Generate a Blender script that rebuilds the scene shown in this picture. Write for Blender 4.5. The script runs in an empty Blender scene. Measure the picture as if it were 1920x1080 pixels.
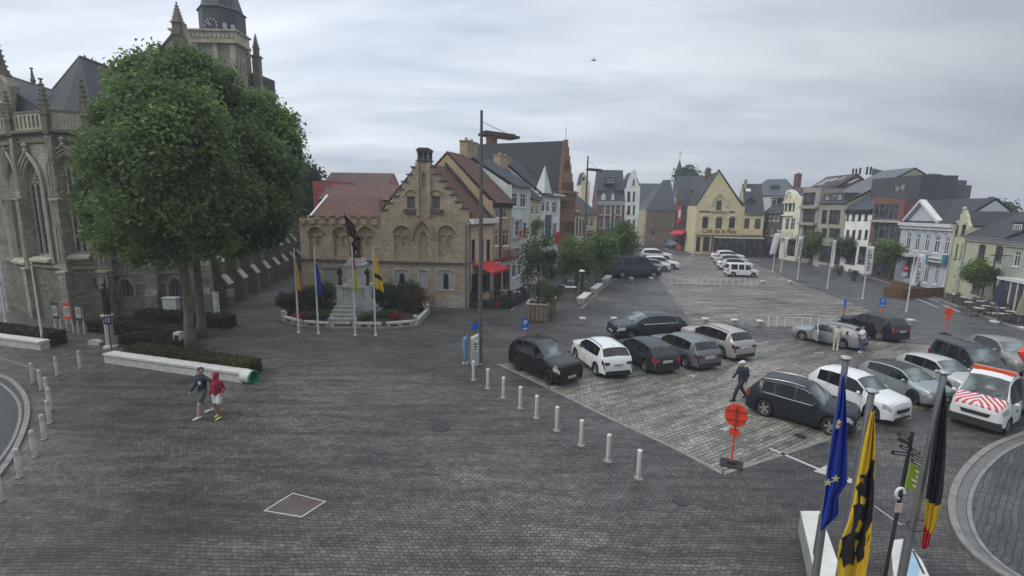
import bpy, bmesh, math, random
from mathutils import Vector, Matrix
from mathutils.geometry import tessellate_polygon
import numpy as np
random.seed(7); rng = np.random.default_rng(11)
R = math.radians
S = bpy.context.scene
COL = S.collection

# ------------------------------------------------------------------ camera
F_PX, TILT, CAM_H, ROLL = 890.0, R(9.5), 8.0, R(-1.0)
cam_d = bpy.data.cameras.new('camera'); cam = bpy.data.objects.new('camera', cam_d); COL.objects.link(cam)
cam_d.sensor_width = 36.0; cam_d.lens = 36.0 * F_PX / 1920.0
cam_d.clip_start = 0.1; cam_d.clip_end = 3000
cam.matrix_world = (Matrix.Translation((0, 0, CAM_H)) @ Matrix.Rotation(math.pi / 2 - TILT, 4, 'X') @ Matrix.Rotation(-ROLL, 4, 'Z'))
S.camera = cam
# ------------------------------------------------------------------ render, world, sun
S.render.engine = 'CYCLES'
S.cycles.use_denoising = True
S.cycles.max_bounces = 5; S.cycles.diffuse_bounces = 3; S.cycles.glossy_bounces = 3; S.cycles.transmission_bounces = 3
S.cycles.transparent_max_bounces = 6
S.cycles.caustics_reflective = False; S.cycles.caustics_refractive = False
S.view_settings.view_transform = 'Standard'; S.view_settings.look = 'None'
S.view_settings.exposure = 0.98; S.view_settings.gamma = 1
SUN_EL, SUN_AZ = R(38), R(-60)     # high cloud-veiled morning sun, front left
W = bpy.data.worlds.new('World'); S.world = W; W.use_nodes = True
nt = W.node_tree; nt.nodes.clear()
def N(nt, t, **k):
 n = nt.nodes.new(t)
 for a, b in k.items():
  if a in ('operation', 'blend_type', 'data_type', 'sky_type', 'sun_disc', 'sun_elevation', 'sun_rotation', 'noise_dimensions', 'feature', 'distance', 'offset', 'offset_frequency', 'squash', 'interpolation', 'vector_type', 'use_clamp', 'wave_type', 'bands_direction'):
   setattr(n, a, b)
  else:
   key = a.replace('_', ' ')
   (n.inputs[int(key[3:])] if key.startswith('in ') else n.inputs[key]).default_value = b
 return n
L = lambda nt, a, b: nt.links.new(a, b)
sky = N(nt, 'ShaderNodeTexSky', sky_type='NISHITA', sun_disc=False, sun_elevation=SUN_EL, sun_rotation=SUN_AZ)
tc = N(nt, 'ShaderNodeTexCoord'); sep = N(nt, 'ShaderNodeSeparateXYZ'); L(nt, tc.outputs['Generated'], sep.inputs[0])
ad = N(nt, 'ShaderNodeMath', operation='ADD'); L(nt, sep.outputs[2], ad.inputs[0]); ad.inputs[1].default_value = 0.16
mxz = N(nt, 'ShaderNodeMath', operation='MAXIMUM'); L(nt, ad.outputs[0], mxz.inputs[0]); mxz.inputs[1].default_value = 0.05
dx = N(nt, 'ShaderNodeMath', operation='DIVIDE'); L(nt, sep.outputs[0], dx.inputs[0]); L(nt, mxz.outputs[0], dx.inputs[1])
dy = N(nt, 'ShaderNodeMath', operation='DIVIDE'); L(nt, sep.outputs[1], dy.inputs[0]); L(nt, mxz.outputs[0], dy.inputs[1])
cmb = N(nt, 'ShaderNodeCombineXYZ'); L(nt, dx.outputs[0], cmb.inputs[0]); L(nt, dy.outputs[0], cmb.inputs[1])
mp = N(nt, 'ShaderNodeMapping'); L(nt, cmb.outputs[0], mp.inputs[0]); mp.inputs['Scale'].default_value = (0.55, 1.5, 1); mp.inputs['Rotation'].default_value = (0, 0, R(12)); mp.inputs['Location'].default_value = (1.7, 0.4, 0)
n1 = N(nt, 'ShaderNodeTexNoise', Scale=0.9, Detail=8.0, Roughness=0.55, Distortion=0.4); L(nt, mp.outputs[0], n1.inputs['Vector'])
n2 = N(nt, 'ShaderNodeTexNoise', Scale=3.0, Detail=6.0, Roughness=0.6, Distortion=0.6); L(nt, mp.outputs[0], n2.inputs['Vector'])
nm = N(nt, 'ShaderNodeMath', operation='MULTIPLY_ADD'); L(nt, n2.outputs[0], nm.inputs[0]); nm.inputs[1].default_value = 0.35; L(nt, n1.outputs[0], nm.inputs[2])
rp = N(nt, 'ShaderNodeValToRGB'); L(nt, nm.outputs[0], rp.inputs[0])
rp.color_ramp.elements[0].position = 0.45; rp.color_ramp.elements[0].color = (2.35, 2.7, 3.2, 1)
rp.color_ramp.elements[1].position = 0.84; rp.color_ramp.elements[1].color = (4.5, 4.75, 5.1, 1)
# the cloud sheet is thinner (brighter) round the veiled sun and thicker away from it
dt = N(nt, 'ShaderNodeVectorMath', operation='DOT_PRODUCT'); L(nt, tc.outputs['Generated'], dt.inputs[0])
dt.inputs[1].default_value = Vector((-0.42, 0.85, 0.22)).normalized()
mr = N(nt, 'ShaderNodeMapRange'); L(nt, dt.outputs['Value'], mr.inputs[0]); mr.inputs[1].default_value = 0.35; mr.inputs[2].default_value = 1.0; mr.inputs[3].default_value = 0.62; mr.inputs[4].default_value = 1.2
ml = N(nt, 'ShaderNodeVectorMath', operation='SCALE'); L(nt, rp.outputs[0], ml.inputs[0]);
# overcast sky: the zenith is much brighter than the horizon
zr_ = N(nt, 'ShaderNodeMapRange'); L(nt, sep.outputs[2], zr_.inputs[0]); zr_.inputs[1].default_value = 0.38; zr_.inputs[2].default_value = 1.0; zr_.inputs[3].default_value = 1.0; zr_.inputs[4].default_value = 3.0
zm_ = N(nt, 'ShaderNodeMath', operation='MULTIPLY'); L(nt, zr_.outputs[0], zm_.inputs[0]); L(nt, mr.outputs[0], zm_.inputs[1]); L(nt, zm_.outputs[0], ml.inputs['Scale'])
mixc = N(nt, 'ShaderNodeMixRGB', Fac=0.93); L(nt, sky.outputs[0], mixc.inputs[1]); L(nt, ml.outputs[0], mixc.inputs[2])
bg = N(nt, 'ShaderNodeBackground', Strength=0.1); L(nt, mixc.outputs[0], bg.inputs[0])
wo = N(nt, 'ShaderNodeOutputWorld'); L(nt, bg.outputs[0], wo.inputs[0])
sd = bpy.data.lights.new('sun', 'SUN'); sd.energy = 0.75; sd.angle = R(25); sd.color = (1, 0.96, 0.9)
so = bpy.data.objects.new('sun', sd); COL.objects.link(so)
so.rotation_euler = (Vector((math.sin(SUN_AZ) * math.cos(SUN_EL), -abs(math.cos(SUN_AZ)) * math.cos(SUN_EL) * 0.6, math.sin(SUN_EL)))).to_track_quat('Z', 'Y').to_euler()

# ------------------------------------------------------------------ picture <-> place
_cr, _sr, _ct, _st = math.cos(ROLL), math.sin(ROLL), math.cos(TILT), math.sin(TILT)
def ray(px, py):
 x, y = px - 960, py - 540
 x, y = _cr * x - _sr * y, _sr * x + _cr * y
 return Vector((x, F_PX * _ct - y * _st, -F_PX * _st - y * _ct))
def G(px, py, z=0.0):
 d = ray(px, py); k = (z - CAM_H) / d.z
 return Vector((d.x * k, d.y * k, z))
def proj(p):
 x, y, z = p[0], p[1], p[2] - CAM_H
 dep = y * _ct - z * _st; up = y * _st + z * _ct
 X, Y = F_PX * x / dep, -F_PX * up / dep
 return 960 + _cr * X + _sr * Y, 540 - _sr * X + _cr * Y
def AT(px, py, Y):                 # point of the ray at distance Y ahead
 d = ray(px, py); k = Y / d.y
 return Vector((d.x * k, Y, CAM_H + d.z * k))
def GV(px, pymid, pybase):         # ground point whose vertical passes (px, pymid)
 Y = G(px, pybase).y; d = ray(px, pymid)
 return Vector((d.x / d.y * Y, Y, 0))
def zrow(x, y, py):                # height at which the vertical over x,y meets row py
 lo, hi = -2.0, 80.0
 for _ in range(40):
  m = (lo + hi) / 2
  if proj((x, y, m))[1] > py: lo = m
  else: hi = m
 return lo

# ------------------------------------------------------------------ materials
MATS = {}
def newmat(name):
 m = bpy.data.materials.new(name); m.use_nodes = True
 nt = m.node_tree; b = nt.nodes['Principled BSDF']
 return m, nt, b
def rgb(c, k=1.0): return (c[0] * k, c[1] * k, c[2] * k, 1)
def plain(name, c, rough=0.6, metal=0.0, var=0.15, scale=1.5, bump=0.0, bscale=30, spec=0.5, coat=0.0):
 if name in MATS: return MATS[name]
 m, nt, b = newmat(name)
 t = N(nt, 'ShaderNodeTexCoord'); n = N(nt, 'ShaderNodeTexNoise', Scale=scale, Detail=6.0, Roughness=0.65); L(nt, t.outputs['Object'], n.inputs['Vector'])
 r = N(nt, 'ShaderNodeValToRGB'); L(nt, n.outputs[0], r.inputs[0])
 r.color_ramp.elements[0].position = 0.3; r.color_ramp.elements[0].color = rgb(c, 1 - var)
 r.color_ramp.elements[1].position = 0.7; r.color_ramp.elements[1].color = rgb(c, 1 + var)
 L(nt, r.outputs[0], b.inputs['Base Color'])
 b.inputs['Roughness'].default_value = rough; b.inputs['Metallic'].default_value = metal; b.inputs['Specular IOR Level'].default_value = spec
 b.inputs['Coat Weight'].default_value = coat; b.inputs['Coat Roughness'].default_value = 0.08
 if bump:
  n3 = N(nt, 'ShaderNodeTexNoise', Scale=float(bscale), Detail=4.0); L(nt, t.outputs['Object'], n3.inputs['Vector'])
  bp = N(nt, 'ShaderNodeBump', Strength=bump, Distance=0.02); L(nt, n3.outputs[0], bp.inputs['Height']); L(nt, bp.outputs[0], b.inputs['Normal'])
 MATS[name] = m
 return m
def brick(name, c1, c2, mortar, bw=0.22, bh=0.07, ms=0.012, rough=0.85, stain=0.35, stainc=None, bump=0.35, coord='UV', sscale=0.25, off=0.5, spec=0.3, freq=2):
 if name in MATS: return MATS[name]
 m, nt, b = newmat(name)
 t = N(nt, 'ShaderNodeTexCoord')
 bt = N(nt, 'ShaderNodeTexBrick', offset=off, offset_frequency=freq); L(nt, t.outputs[coord], bt.inputs['Vector'])
 bt.inputs['Color1'].default_value = rgb(c1); bt.inputs['Color2'].default_value = rgb(c2); bt.inputs['Mortar'].default_value = rgb(mortar)
 bt.inputs['Scale'].default_value = 1; bt.inputs['Mortar Size'].default_value = ms; bt.inputs['Mortar Smooth'].default_value = 0.3
 bt.inputs['Brick Width'].default_value = bw; bt.inputs['Row Height'].default_value = bh; bt.inputs['Bias'].default_value = 0.0
 n = N(nt, 'ShaderNodeTexNoise', Scale=sscale, Detail=9.0, Roughness=0.7); L(nt, t.outputs['Object'], n.inputs['Vector'])
 r = N(nt, 'ShaderNodeMapRange'); L(nt, n.outputs[0], r.inputs[0]); r.inputs[1].default_value = 0.38; r.inputs[2].default_value = 0.68; r.inputs[3].default_value = 0; r.inputs[4].default_value = stain
 mx = N(nt, 'ShaderNodeMixRGB'); L(nt, r.outputs[0], mx.inputs[0]); L(nt, bt.outputs[0], mx.inputs[1]); mx.inputs[2].default_value = rgb(stainc or [v * 0.35 for v in c1])
 n4 = N(nt, 'ShaderNodeTexNoise', Scale=3.0, Detail=5.0, Roughness=0.7); L(nt, t.outputs['Object'], n4.inputs['Vector'])
 r4 = N(nt, 'ShaderNodeMapRange'); L(nt, n4.outputs[0], r4.inputs[0]); r4.inputs[1].default_value = 0.3; r4.inputs[2].default_value = 0.7; r4.inputs[3].default_value = 0.78; r4.inputs[4].default_value = 1.2
 vs = N(nt, 'ShaderNodeVectorMath', operation='SCALE'); L(nt, mx.outputs[0], vs.inputs[0]); L(nt, r4.outputs[0], vs.inputs['Scale'])
 L(nt, vs.outputs[0], b.inputs['Base Color'])
 b.inputs['Roughness'].default_value = rough; b.inputs['Specular IOR Level'].default_value = spec
 bp = N(nt, 'ShaderNodeBump', Strength=bump, Distance=0.02); bp.invert = True; L(nt, bt.outputs['Fac'], bp.inputs['Height']); L(nt, bp.outputs[0], b.inputs['Normal'])
 MATS[name] = m
 return m
def glass(name='window glass', c=(0.03, 0.035, 0.04), rough=0.08):
 if name in MATS: return MATS[name]
 m, nt, b = newmat(name)
 t = N(nt, 'ShaderNodeTexCoord'); n = N(nt, 'ShaderNodeTexNoise', Scale=0.9, Detail=2.0); L(nt, t.outputs['Object'], n.inputs['Vector'])
 r = N(nt, 'ShaderNodeValToRGB'); L(nt, n.outputs[0], r.inputs[0])
 r.color_ramp.elements[0].position = 0.42; r.color_ramp.elements[0].color = rgb(c, 0.6)
 r.color_ramp.elements[1].position = 0.6; r.color_ramp.elements[1].color = rgb(c, 2.2)
 L(nt, r.outputs[0], b.inputs['Base Color'])
 b.inputs['Roughness'].default_value = rough; b.inputs['Specular IOR Level'].default_value = 0.55
 MATS[name] = m
 return m
def leafmat(name, c1, c2, c3=None):
 if name in MATS: return MATS[name]
 m, nt, b = newmat(name)
 g = N(nt, 'ShaderNodeNewGeometry'); t = N(nt, 'ShaderNodeTexCoord')
 n = N(nt, 'ShaderNodeTexNoise', Scale=0.45, Detail=3.0); L(nt, t.outputs['Object'], n.inputs['Vector'])
 a = N(nt, 'ShaderNodeMath', operation='MULTIPLY_ADD'); L(nt, g.outputs['Random Per Island'], a.inputs[0]); a.inputs[1].default_value = 0.45
 s = N(nt, 'ShaderNodeMath', operation='MULTIPLY_ADD'); L(nt, n.outputs[0], s.inputs[0]); s.inputs[1].default_value = 2.0; s.inputs[2].default_value = -0.75; L(nt, s.outputs[0], a.inputs[2])
 r = N(nt, 'ShaderNodeValToRGB'); L(nt, a.outputs[0], r.inputs[0])
 r.color_ramp.elements[0].position = 0.2; r.color_ramp.elements[0].color = rgb(c1)
 r.color_ramp.elements[1].position = 0.72; r.color_ramp.elements[1].color = rgb(c2)
 if c3:
  e = r.color_ramp.elements.new(0.9); e.color = rgb(c3)
 L(nt, r.outputs[0], b.inputs['Base Color']); b.inputs['Roughness'].default_value = 0.5; b.inputs['Specular IOR Level'].default_value = 0.35
 tr = N(nt, 'ShaderNodeBsdfTranslucent'); L(nt, r.outputs[0], tr.inputs[0])
 mx = N(nt, 'ShaderNodeMixShader', Fac=0.42); L(nt, b.outputs[0], mx.inputs[1]); L(nt, tr.outputs[0], mx.inputs[2])
 L(nt, mx.outputs[0], nt.nodes['Material Output'].inputs[0])
 MATS[name] = m
 return m
def paint(name, c, metal=0.0, rough=0.28):
 return plain(name, c, 0.4, metal, 0.04, 2.0, coat=0.3, spec=0.35)

WHITE = plain('white painted metal', (0.62, 0.62, 0.6), 0.45, var=0.1)
WHITEF = plain('white window frame', (0.72, 0.72, 0.71), 0.5, var=0.05)
DARKF = plain('dark window frame', (0.035, 0.036, 0.04), 0.45, var=0.2)
BLACK = plain('black metal', (0.02, 0.02, 0.022), 0.45, var=0.2)
RUBBER = plain('black rubber', (0.018, 0.018, 0.018), 0.8, var=0.2)
STEEL = plain('brushed steel', (0.42, 0.43, 0.44), 0.35, 0.85, var=0.12)
GREYM = plain('grey coated metal', (0.16, 0.16, 0.165), 0.5, 0.2)
CONC = plain('white concrete', (0.56, 0.56, 0.52), 0.7, var=0.14, scale=2.5, bump=0.2)
ORANGE = plain('orange sign enamel', (0.7, 0.06, 0.03), 0.4, var=0.06)
RED = plain('red fabric', (0.5, 0.02, 0.025), 0.7, var=0.15)
BLUE = plain('blue sign enamel', (0.01, 0.12, 0.55), 0.35, var=0.05)
BRONZE = plain('weathered bronze', (0.045, 0.032, 0.026), 0.42, 0.55, var=0.35, scale=6)
SLATE = brick('slate roof', (0.034, 0.041, 0.048), (0.05, 0.058, 0.068), (0.02, 0.024, 0.03), 0.3, 0.22, 0.012, rough=0.7, stain=0.4, stainc=(0.06, 0.068, 0.065), spec=0.25)
SLATEB = brick('blue slate roof', (0.042, 0.052, 0.07), (0.062, 0.073, 0.095), (0.025, 0.03, 0.04), 0.34, 0.25, 0.012, rough=0.65, stain=0.35, stainc=(0.09, 0.1, 0.105), spec=0.25)
LEAD = brick('zinc seam roof', (0.06, 0.07, 0.08), (0.075, 0.085, 0.095), (0.035, 0.04, 0.045), 0.6, 4.0, 0.02, rough=0.6, stain=0.2, spec=0.3)
TILE = brick('red clay tile', (0.2, 0.1, 0.075), (0.14, 0.072, 0.055), (0.06, 0.03, 0.024), 0.24, 0.3, 0.035, rough=0.8, stain=0.6, stainc=(0.09, 0.062, 0.05), sscale=.5, bump=0.8)
BROWNT = brick('brown tile', (0.06, 0.045, 0.04), (0.085, 0.06, 0.05), (0.03, 0.024, 0.02), 0.24, 0.3, 0.03, rough=0.65, stain=0.3, bump=0.6)
YBRICK = brick('yellow brick', (0.53, 0.44, 0.31), (0.38, 0.31, 0.21), (0.3, 0.25, 0.18), 0.3, 0.1, 0.014, stain=0.5, stainc=(0.2, 0.155, 0.11), sscale=.4)
PBRICK = brick('peeling whitewashed brick', (0.45, 0.4, 0.33), (0.33, 0.22, 0.15), (0.3, 0.27, 0.22), 0.3, 0.1, 0.014, stain=0.75, stainc=(0.5, 0.49, 0.45), sscale=1.1)
RBRICK = brick('red brick', (0.2, 0.075, 0.055), (0.145, 0.05, 0.04), (0.16, 0.13, 0.11), 0.22, 0.075, 0.012, stain=0.35, stainc=(0.08, 0.05, 0.045))
OBRICK = brick('orange brown brick', (0.36, 0.19, 0.12), (0.28, 0.14, 0.09), (0.24, 0.19, 0.15), 0.22, 0.075, 0.012, stain=0.3)
GBRICK = brick('grey brick', (0.11, 0.105, 0.1), (0.075, 0.072, 0.072), (0.1, 0.1, 0.1), 0.22, 0.075, 0.012, stain=0.3)
CHURCH = brick('weathered church stone', (0.43, 0.405, 0.32), (0.31, 0.29, 0.225), (0.25, 0.235, 0.19), 0.5, 0.2, 0.018, stain=0.75, stainc=(0.1, 0.095, 0.075), sscale=0.45)
RUBBLE = brick('rubble field stone', (0.27, 0.235, 0.165), (0.13, 0.115, 0.09), (0.18, 0.16, 0.12), 0.42, 0.2, 0.03, stain=0.6, stainc=(0.08, 0.075, 0.06), sscale=0.9, bump=0.9)
TRIM = plain('pale church stone', (0.38, 0.35, 0.27), 0.85, var=0.3, scale=1.2, bump=0.3)
STONE = plain('grey dressed stone', (0.3, 0.3, 0.275), 0.75, var=0.3, scale=2.0, bump=0.25)
PALE = plain('pale stone', (0.42, 0.41, 0.38), 0.75, var=0.2, scale=2.0, bump=0.2)
WOOD = brick('weathered planks', (0.3, 0.24, 0.17), (0.22, 0.175, 0.12), (0.04, 0.035, 0.03), 0.12, 3.0, 0.014, rough=0.8, stain=0.4)
BWOOD = brick('brown planks', (0.2, 0.1, 0.05), (0.145, 0.07, 0.037), (0.03, 0.02, 0.015), 0.14, 3.0, 0.012, rough=0.7, stain=0.3)
BARK = plain('grey brown bark', (0.13, 0.105, 0.08), 0.95, var=0.45, scale=3.0, bump=0.9, bscale=14)
SOIL = plain('dark soil', (0.035, 0.027, 0.02), 0.95, var=0.3)
GLS = glass()
GLSL = glass('pale curtained glass', (0.13, 0.135, 0.13), 0.15)
CARGL = glass('car glass', (0.012, 0.014, 0.016), 0.04)
WSGL = glass('windscreen glass', (0.09, 0.11, 0.11), 0.05)
def plaster(name, c, var=0.16): return plain(name, [min(v * 1.3, .78) for v in c], 0.85, var=var, scale=0.7, bump=0.15, bscale=60)

# ------------------------------------------------------------------ mesh builder
BASE = {}
class MB:
 def __init__(s, frame=None):
  s.v = []; s.f = []; s.m = []; s.fr = frame      # frame: (origin, u, d, w)
 def P(s, p):
  if s.fr is None: return Vector(p)
  o, a, b, c = s.fr
  return o + a * p[0] + b * p[1] + c * p[2]
 def poly(s, pts, m=0):
  i = len(s.v); s.v += [s.P(p) for p in pts]; s.f.append(list(range(i, i + len(pts)))); s.m.append(m)
 def mesh(s, vs, fs, m=0):
  i = len(s.v); s.v += [s.P(p) for p in vs]; s.f += [[a + i for a in f] for f in fs]; s.m += [m] * len(fs)
 def box(s, x0, x1, y0, y1, z0, z1, m=0):
  x0, x1 = min(x0, x1), max(x0, x1); y0, y1 = min(y0, y1), max(y0, y1); z0, z1 = min(z0, z1), max(z0, z1)
  v = [(x, y, z) for z in (z0, z1) for y in (y0, y1) for x in (x0, x1)]
  s.mesh(v, [(0, 2, 3, 1), (4, 5, 7, 6), (0, 1, 5, 4), (2, 6, 7, 3), (0, 4, 6, 2), (1, 3, 7, 5)], m)
 def prism(s, pts, d0, d1, m=0, axis=1, holes=()):
  """outline (a,b) extruded along an axis: 1 -> (a,d,b); 0 -> (d,a,b); 2 -> (a,b,d)"""
  def q(a, b, d): return (a, d, b) if axis == 1 else ((d, a, b) if axis == 0 else (a, b, d))
  loops = [list(pts)] + [list(h) for h in holes]
  flat = [p for l in loops for p in l]
  if holes or len(pts) > 4:
   tris = tessellate_polygon([[Vector((a, b, 0)) for a, b in l] for l in loops])
  else:
   tris = [tuple(range(len(pts)))]
  n = len(flat)
  vs = [q(a, b, d0) for a, b in flat] + [q(a, b, d1) for a, b in flat]
  fs = [tuple(t) for t in tris] + [tuple(i + n for i in reversed(t)) for t in tris]
  k = 0
  for l in loops:
   for i in range(len(l)):
    j = (i + 1) % len(l)
    fs.append((k + i, k + j, k + j + n, k + i + n))
   k += len(l)
  s.mesh(vs, fs, m)
 def tube(s, pts, rad, seg=8, m=0, cap=True):
  pts = [Vector(p) for p in pts]
  if not isinstance(rad, (list, tuple)): rad = [rad] * len(pts)
  rings = []; up = None
  for i, p in enumerate(pts):
   a = pts[max(i - 1, 0)]; b = pts[min(i + 1, len(pts) - 1)]
   t = (b - a)
   t = t.normalized() if t.length > 1e-9 else Vector((0, 0, 1))
   if up is None:
    up = t.orthogonal().normalized()
   up = (up - t * up.dot(t)).normalized(); w = t.cross(up)
   rings.append([p + (up * math.cos(2 * math.pi * k / seg) + w * math.sin(2 * math.pi * k / seg)) * rad[i] for k in range(seg)])
  vs = [v for r in rings for v in r]; fs = []
  for i in range(len(rings) - 1):
   for k in range(seg):
    j = (k + 1) % seg
    fs.append((i * seg + k, i * seg + j, (i + 1) * seg + j, (i + 1) * seg + k))
  if cap:
   fs.append(tuple(reversed(range(seg)))); fs.append(tuple(range((len(rings) - 1) * seg, len(rings) * seg)))
  s.mesh(vs, fs, m)
 def lathe(s, prof, c=(0, 0, 0), seg=16, m=0, axis='z', rot=0.0):
  vs = []; fs = []; n = len(prof)
  for k in range(seg):
   a = 2 * math.pi * k / seg + rot
   for r, h in prof:
    x, y = r * math.cos(a), r * math.sin(a)
    p = (x, y, h) if axis == 'z' else ((x, h, y) if axis == 'y' else (h, x, y))
    vs.append((p[0] + c[0], p[1] + c[1], p[2] + c[2]))
  for k in range(seg):
   j = (k + 1) % seg
   for i in range(n - 1):
    fs.append((k * n + i, j * n + i, j * n + i + 1, k * n + i + 1))
  s.mesh(vs, fs, m)
 def build(s, name, mats, parent=None, smooth=False, sharp=None, base=None):
  mats = mats if isinstance(mats, (list, tuple)) else [mats]
  if parent is not None: b = BASE[parent.name]
  elif base is not None: b = Vector(base)
  else:
   xs = [p.x for p in s.v]; ys = [p.y for p in s.v]
   b = Vector(((min(xs) + max(xs)) / 2, (min(ys) + max(ys)) / 2, min(p.z for p in s.v)))
  me = bpy.data.meshes.new(name)
  me.from_pydata([tuple(p - b) for p in s.v], [], s.f)
  for mt in mats: me.materials.append(mt)
  me.polygons.foreach_set('material_index', s.m)
  uv = me.uv_layers.new(name='UVMap'); nl = len(me.loops)
  arr = np.zeros((nl, 2), dtype=np.float32)
  for f in me.polygons:
   n = f.normal
   t = Vector((-n.y, n.x, 0))
   t = t.normalized() if t.length > 0.05 else Vector((1, 0, 0))
   bb = n.cross(t)
   for li in f.loop_indices:
    co = me.vertices[me.loops[li].vertex_index].co + b
    arr[li] = (co.dot(t), co.dot(bb))
  uv.data.foreach_set('uv', arr.ravel())
  if smooth:
   me.polygons.foreach_set('use_smooth', [True] * len(me.polygons))
   if sharp: me.set_sharp_from_angle(angle=R(sharp))
  me.update()
  o = bpy.data.objects.new(name, me); COL.objects.link(o)
  if parent is not None: o.parent = parent
  else: o.location = b
  BASE[o.name] = b
  return o
def tag(o, label=None, cat=None, group=None, kind=None):
 if label: o['label'] = label
 if cat: o['category'] = cat
 if group: o['group'] = group
 if kind: o['kind'] = kind
 return o
def thing(name, label, cat, loc=(0, 0, 0), group=None, rotz=None, scale=None):
 o = bpy.data.objects.new(name, None); COL.objects.link(o); o.location = loc; o.empty_display_size = 0.2
 if rotz is not None:
  o.rotation_euler = (0, 0, rotz); BASE[o.name] = Vector((0, 0, 0))
  if scale: o.scale = (scale,) * 3 if not isinstance(scale, tuple) else scale
 else: BASE[o.name] = Vector(loc)
 return tag(o, label, cat, group)
def children(o): return [c for c in bpy.data.objects if c.parent == o]
def copy_tree(o, parent=None):
 c = o.copy(); COL.objects.link(c)
 if parent is not None: c.parent = parent
 BASE[c.name] = BASE[o.name]
 for ch in children(o): copy_tree(ch, c)
 return c
def dup(o, loc, label, rotz=None, group=None):
 c = copy_tree(o); c.location = loc; c['label'] = label
 if group: c['group'] = group
 if rotz is not None: c.rotation_euler = (0, 0, rotz)
 return c
def text_mesh(name, txt, size, mat, parent, mw, depth=0.02, align='CENTER'):
 """lettering as a real raised mesh; mw maps the text plane into the place"""
 cu = bpy.data.curves.new(name, 'FONT'); cu.body = txt; cu.size = size; cu.extrude = depth; cu.align_x = align; cu.align_y = 'CENTER'
 ob = bpy.data.objects.new(name, cu); COL.objects.link(ob)
 me = bpy.data.meshes.new_from_object(ob.evaluated_get(bpy.context.evaluated_depsgraph_get()))
 COL.objects.unlink(ob); bpy.data.objects.remove(ob); bpy.data.curves.remove(cu)
 me.transform(mw)
 b = BASE[parent.name]; me.transform(Matrix.Translation(-b))
 me.name = name; me.materials.clear(); me.materials.append(mat)
 o = bpy.data.objects.new(name, me); COL.objects.link(o); o.parent = parent; BASE[o.name] = b
 return o
def blob(name, chains, mat, parent, voxel=0.03, smooth=3, extra=None):
 """tapered chains fused by a voxel remesh into one continuous surface"""
 mb = MB()
 for pts, rad in chains:
  pts = [Vector(p) for p in pts]
  if len(pts) == 1: pts = [pts[0] - Vector((0, 0, 0.01)), pts[0] + Vector((0, 0, 0.01))]; rad = [rad[0]] * 2
  P2 = []; R2 = []
  d = (pts[0] - pts[1]).normalized()
  for k in (1.0, 0.8, 0.4): P2.append(pts[0] + d * rad[0] * k); R2.append(rad[0] * math.sqrt(max(1 - k * k, 0.01)))
  P2 += pts; R2 += list(rad)
  d = (pts[-1] - pts[-2]).normalized()
  for k in (0.4, 0.8, 1.0): P2.append(pts[-1] + d * rad[-1] * k); R2.append(rad[-1] * math.sqrt(max(1 - k * k, 0.01)))
  mb.tube(P2, R2, 12)
 if extra: extra(mb)
 o = mb.build(name, mat, parent)
 md = o.modifiers.new('r', 'REMESH'); md.mode = 'VOXEL'; md.voxel_size = voxel; md.use_smooth_shade = True
 ms = o.modifiers.new('s', 'SMOOTH'); ms.iterations = smooth; ms.factor = 0.6
 dg = bpy.context.evaluated_depsgraph_get(); dg.update()
 me = bpy.data.meshes.new_from_object(o.evaluated_get(dg))
 o.modifiers.clear(); old = o.data; o.data = me; me.name = name; bpy.data.meshes.remove(old)
 return o
# ------------------------------------------------------------------ facades and houses
Z = Vector((0, 0, 1))
class Facade:
 def __init__(s, A, B, back=0.0, flip=False):
  A = Vector((A[0], A[1], 0)); B = Vector((B[0], B[1], 0))
  s.u = (B - A).normalized(); s.U = (B - A).length
  n = Vector((s.u.y, -s.u.x, 0))
  if n.dot(-A) < 0: n = -n
  if flip: n = -n
  s.n = n; s.A = A - n * back; s.B = B - n * back
  s.frame = (s.A, s.u, s.n, Z)
 def off(s, back):
  f = Facade(s.A, s.B); f.n = s.n; f.A = s.A - s.n * back; f.B = s.B - s.n * back; f.frame = (f.A, f.u, f.n, Z); return f
 def pix(s, px, py):
  d = ray(px, py); o = Vector((0, 0, CAM_H))
  k = (s.A - o).dot(s.n) / d.dot(s.n); p = o + d * k
  return (p - s.A).dot(s.u), p.z
 def rect(s, x0, y0, x1, y1):
  xm, ym = (x0 + x1) / 2, (y0 + y1) / 2
  u0 = s.pix(x0, ym)[0]; u1 = s.pix(x1, ym)[0]; z1 = s.pix(xm, y0)[1]; z0 = s.pix(xm, y1)[1]
  return min(u0, u1), max(u0, u1), min(z0, z1), max(z0, z1)
 def pt(s, u, d, z): return s.A + s.u * u + s.n * d + Z * z

def arch_out(u0, u1, z0, z1, kind='rect', n=8):
 """window outline, counter-clockwise from bottom left"""
 w = u1 - u0; c = (u0 + u1) / 2
 if kind == 'rect': return [(u0, z0), (u1, z0), (u1, z1), (u0, z1)]
 if kind == 'seg':
  r = min(w * 0.16, (z1 - z0) * 0.3)
  return [(u0, z0), (u1, z0)] + [(c + w / 2 * math.cos(a), z1 - r + r * math.sin(a)) for a in [math.pi * k / n for k in range(n + 1)]]
 if kind == 'round':
  r = min(w / 2, (z1 - z0) * 0.8)
  return [(u0, z0), (u1, z0)] + [(c + w / 2 * math.cos(a), z1 - r + r * math.sin(a)) for a in [math.pi * k / n for k in range(n + 1)]]
 if kind == 'point':
  h = w * 0.95; zs = z1 - h
  if zs < z0: zs = z0 + (z1 - z0) * 0.3; h = z1 - zs
  right = [(c + w / 2 * math.cos(a) if False else u1 - (1 - math.cos(t)) * w, zs + h * math.sin(t) / math.sin(math.pi / 3)) for t in [math.pi / 3 * k / n for k in range(n + 1)]]
  left = [(2 * c - a, b) for a, b in reversed(right[:-1])]
  return [(u0, z0), (u1, z0)] + right + left
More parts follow.
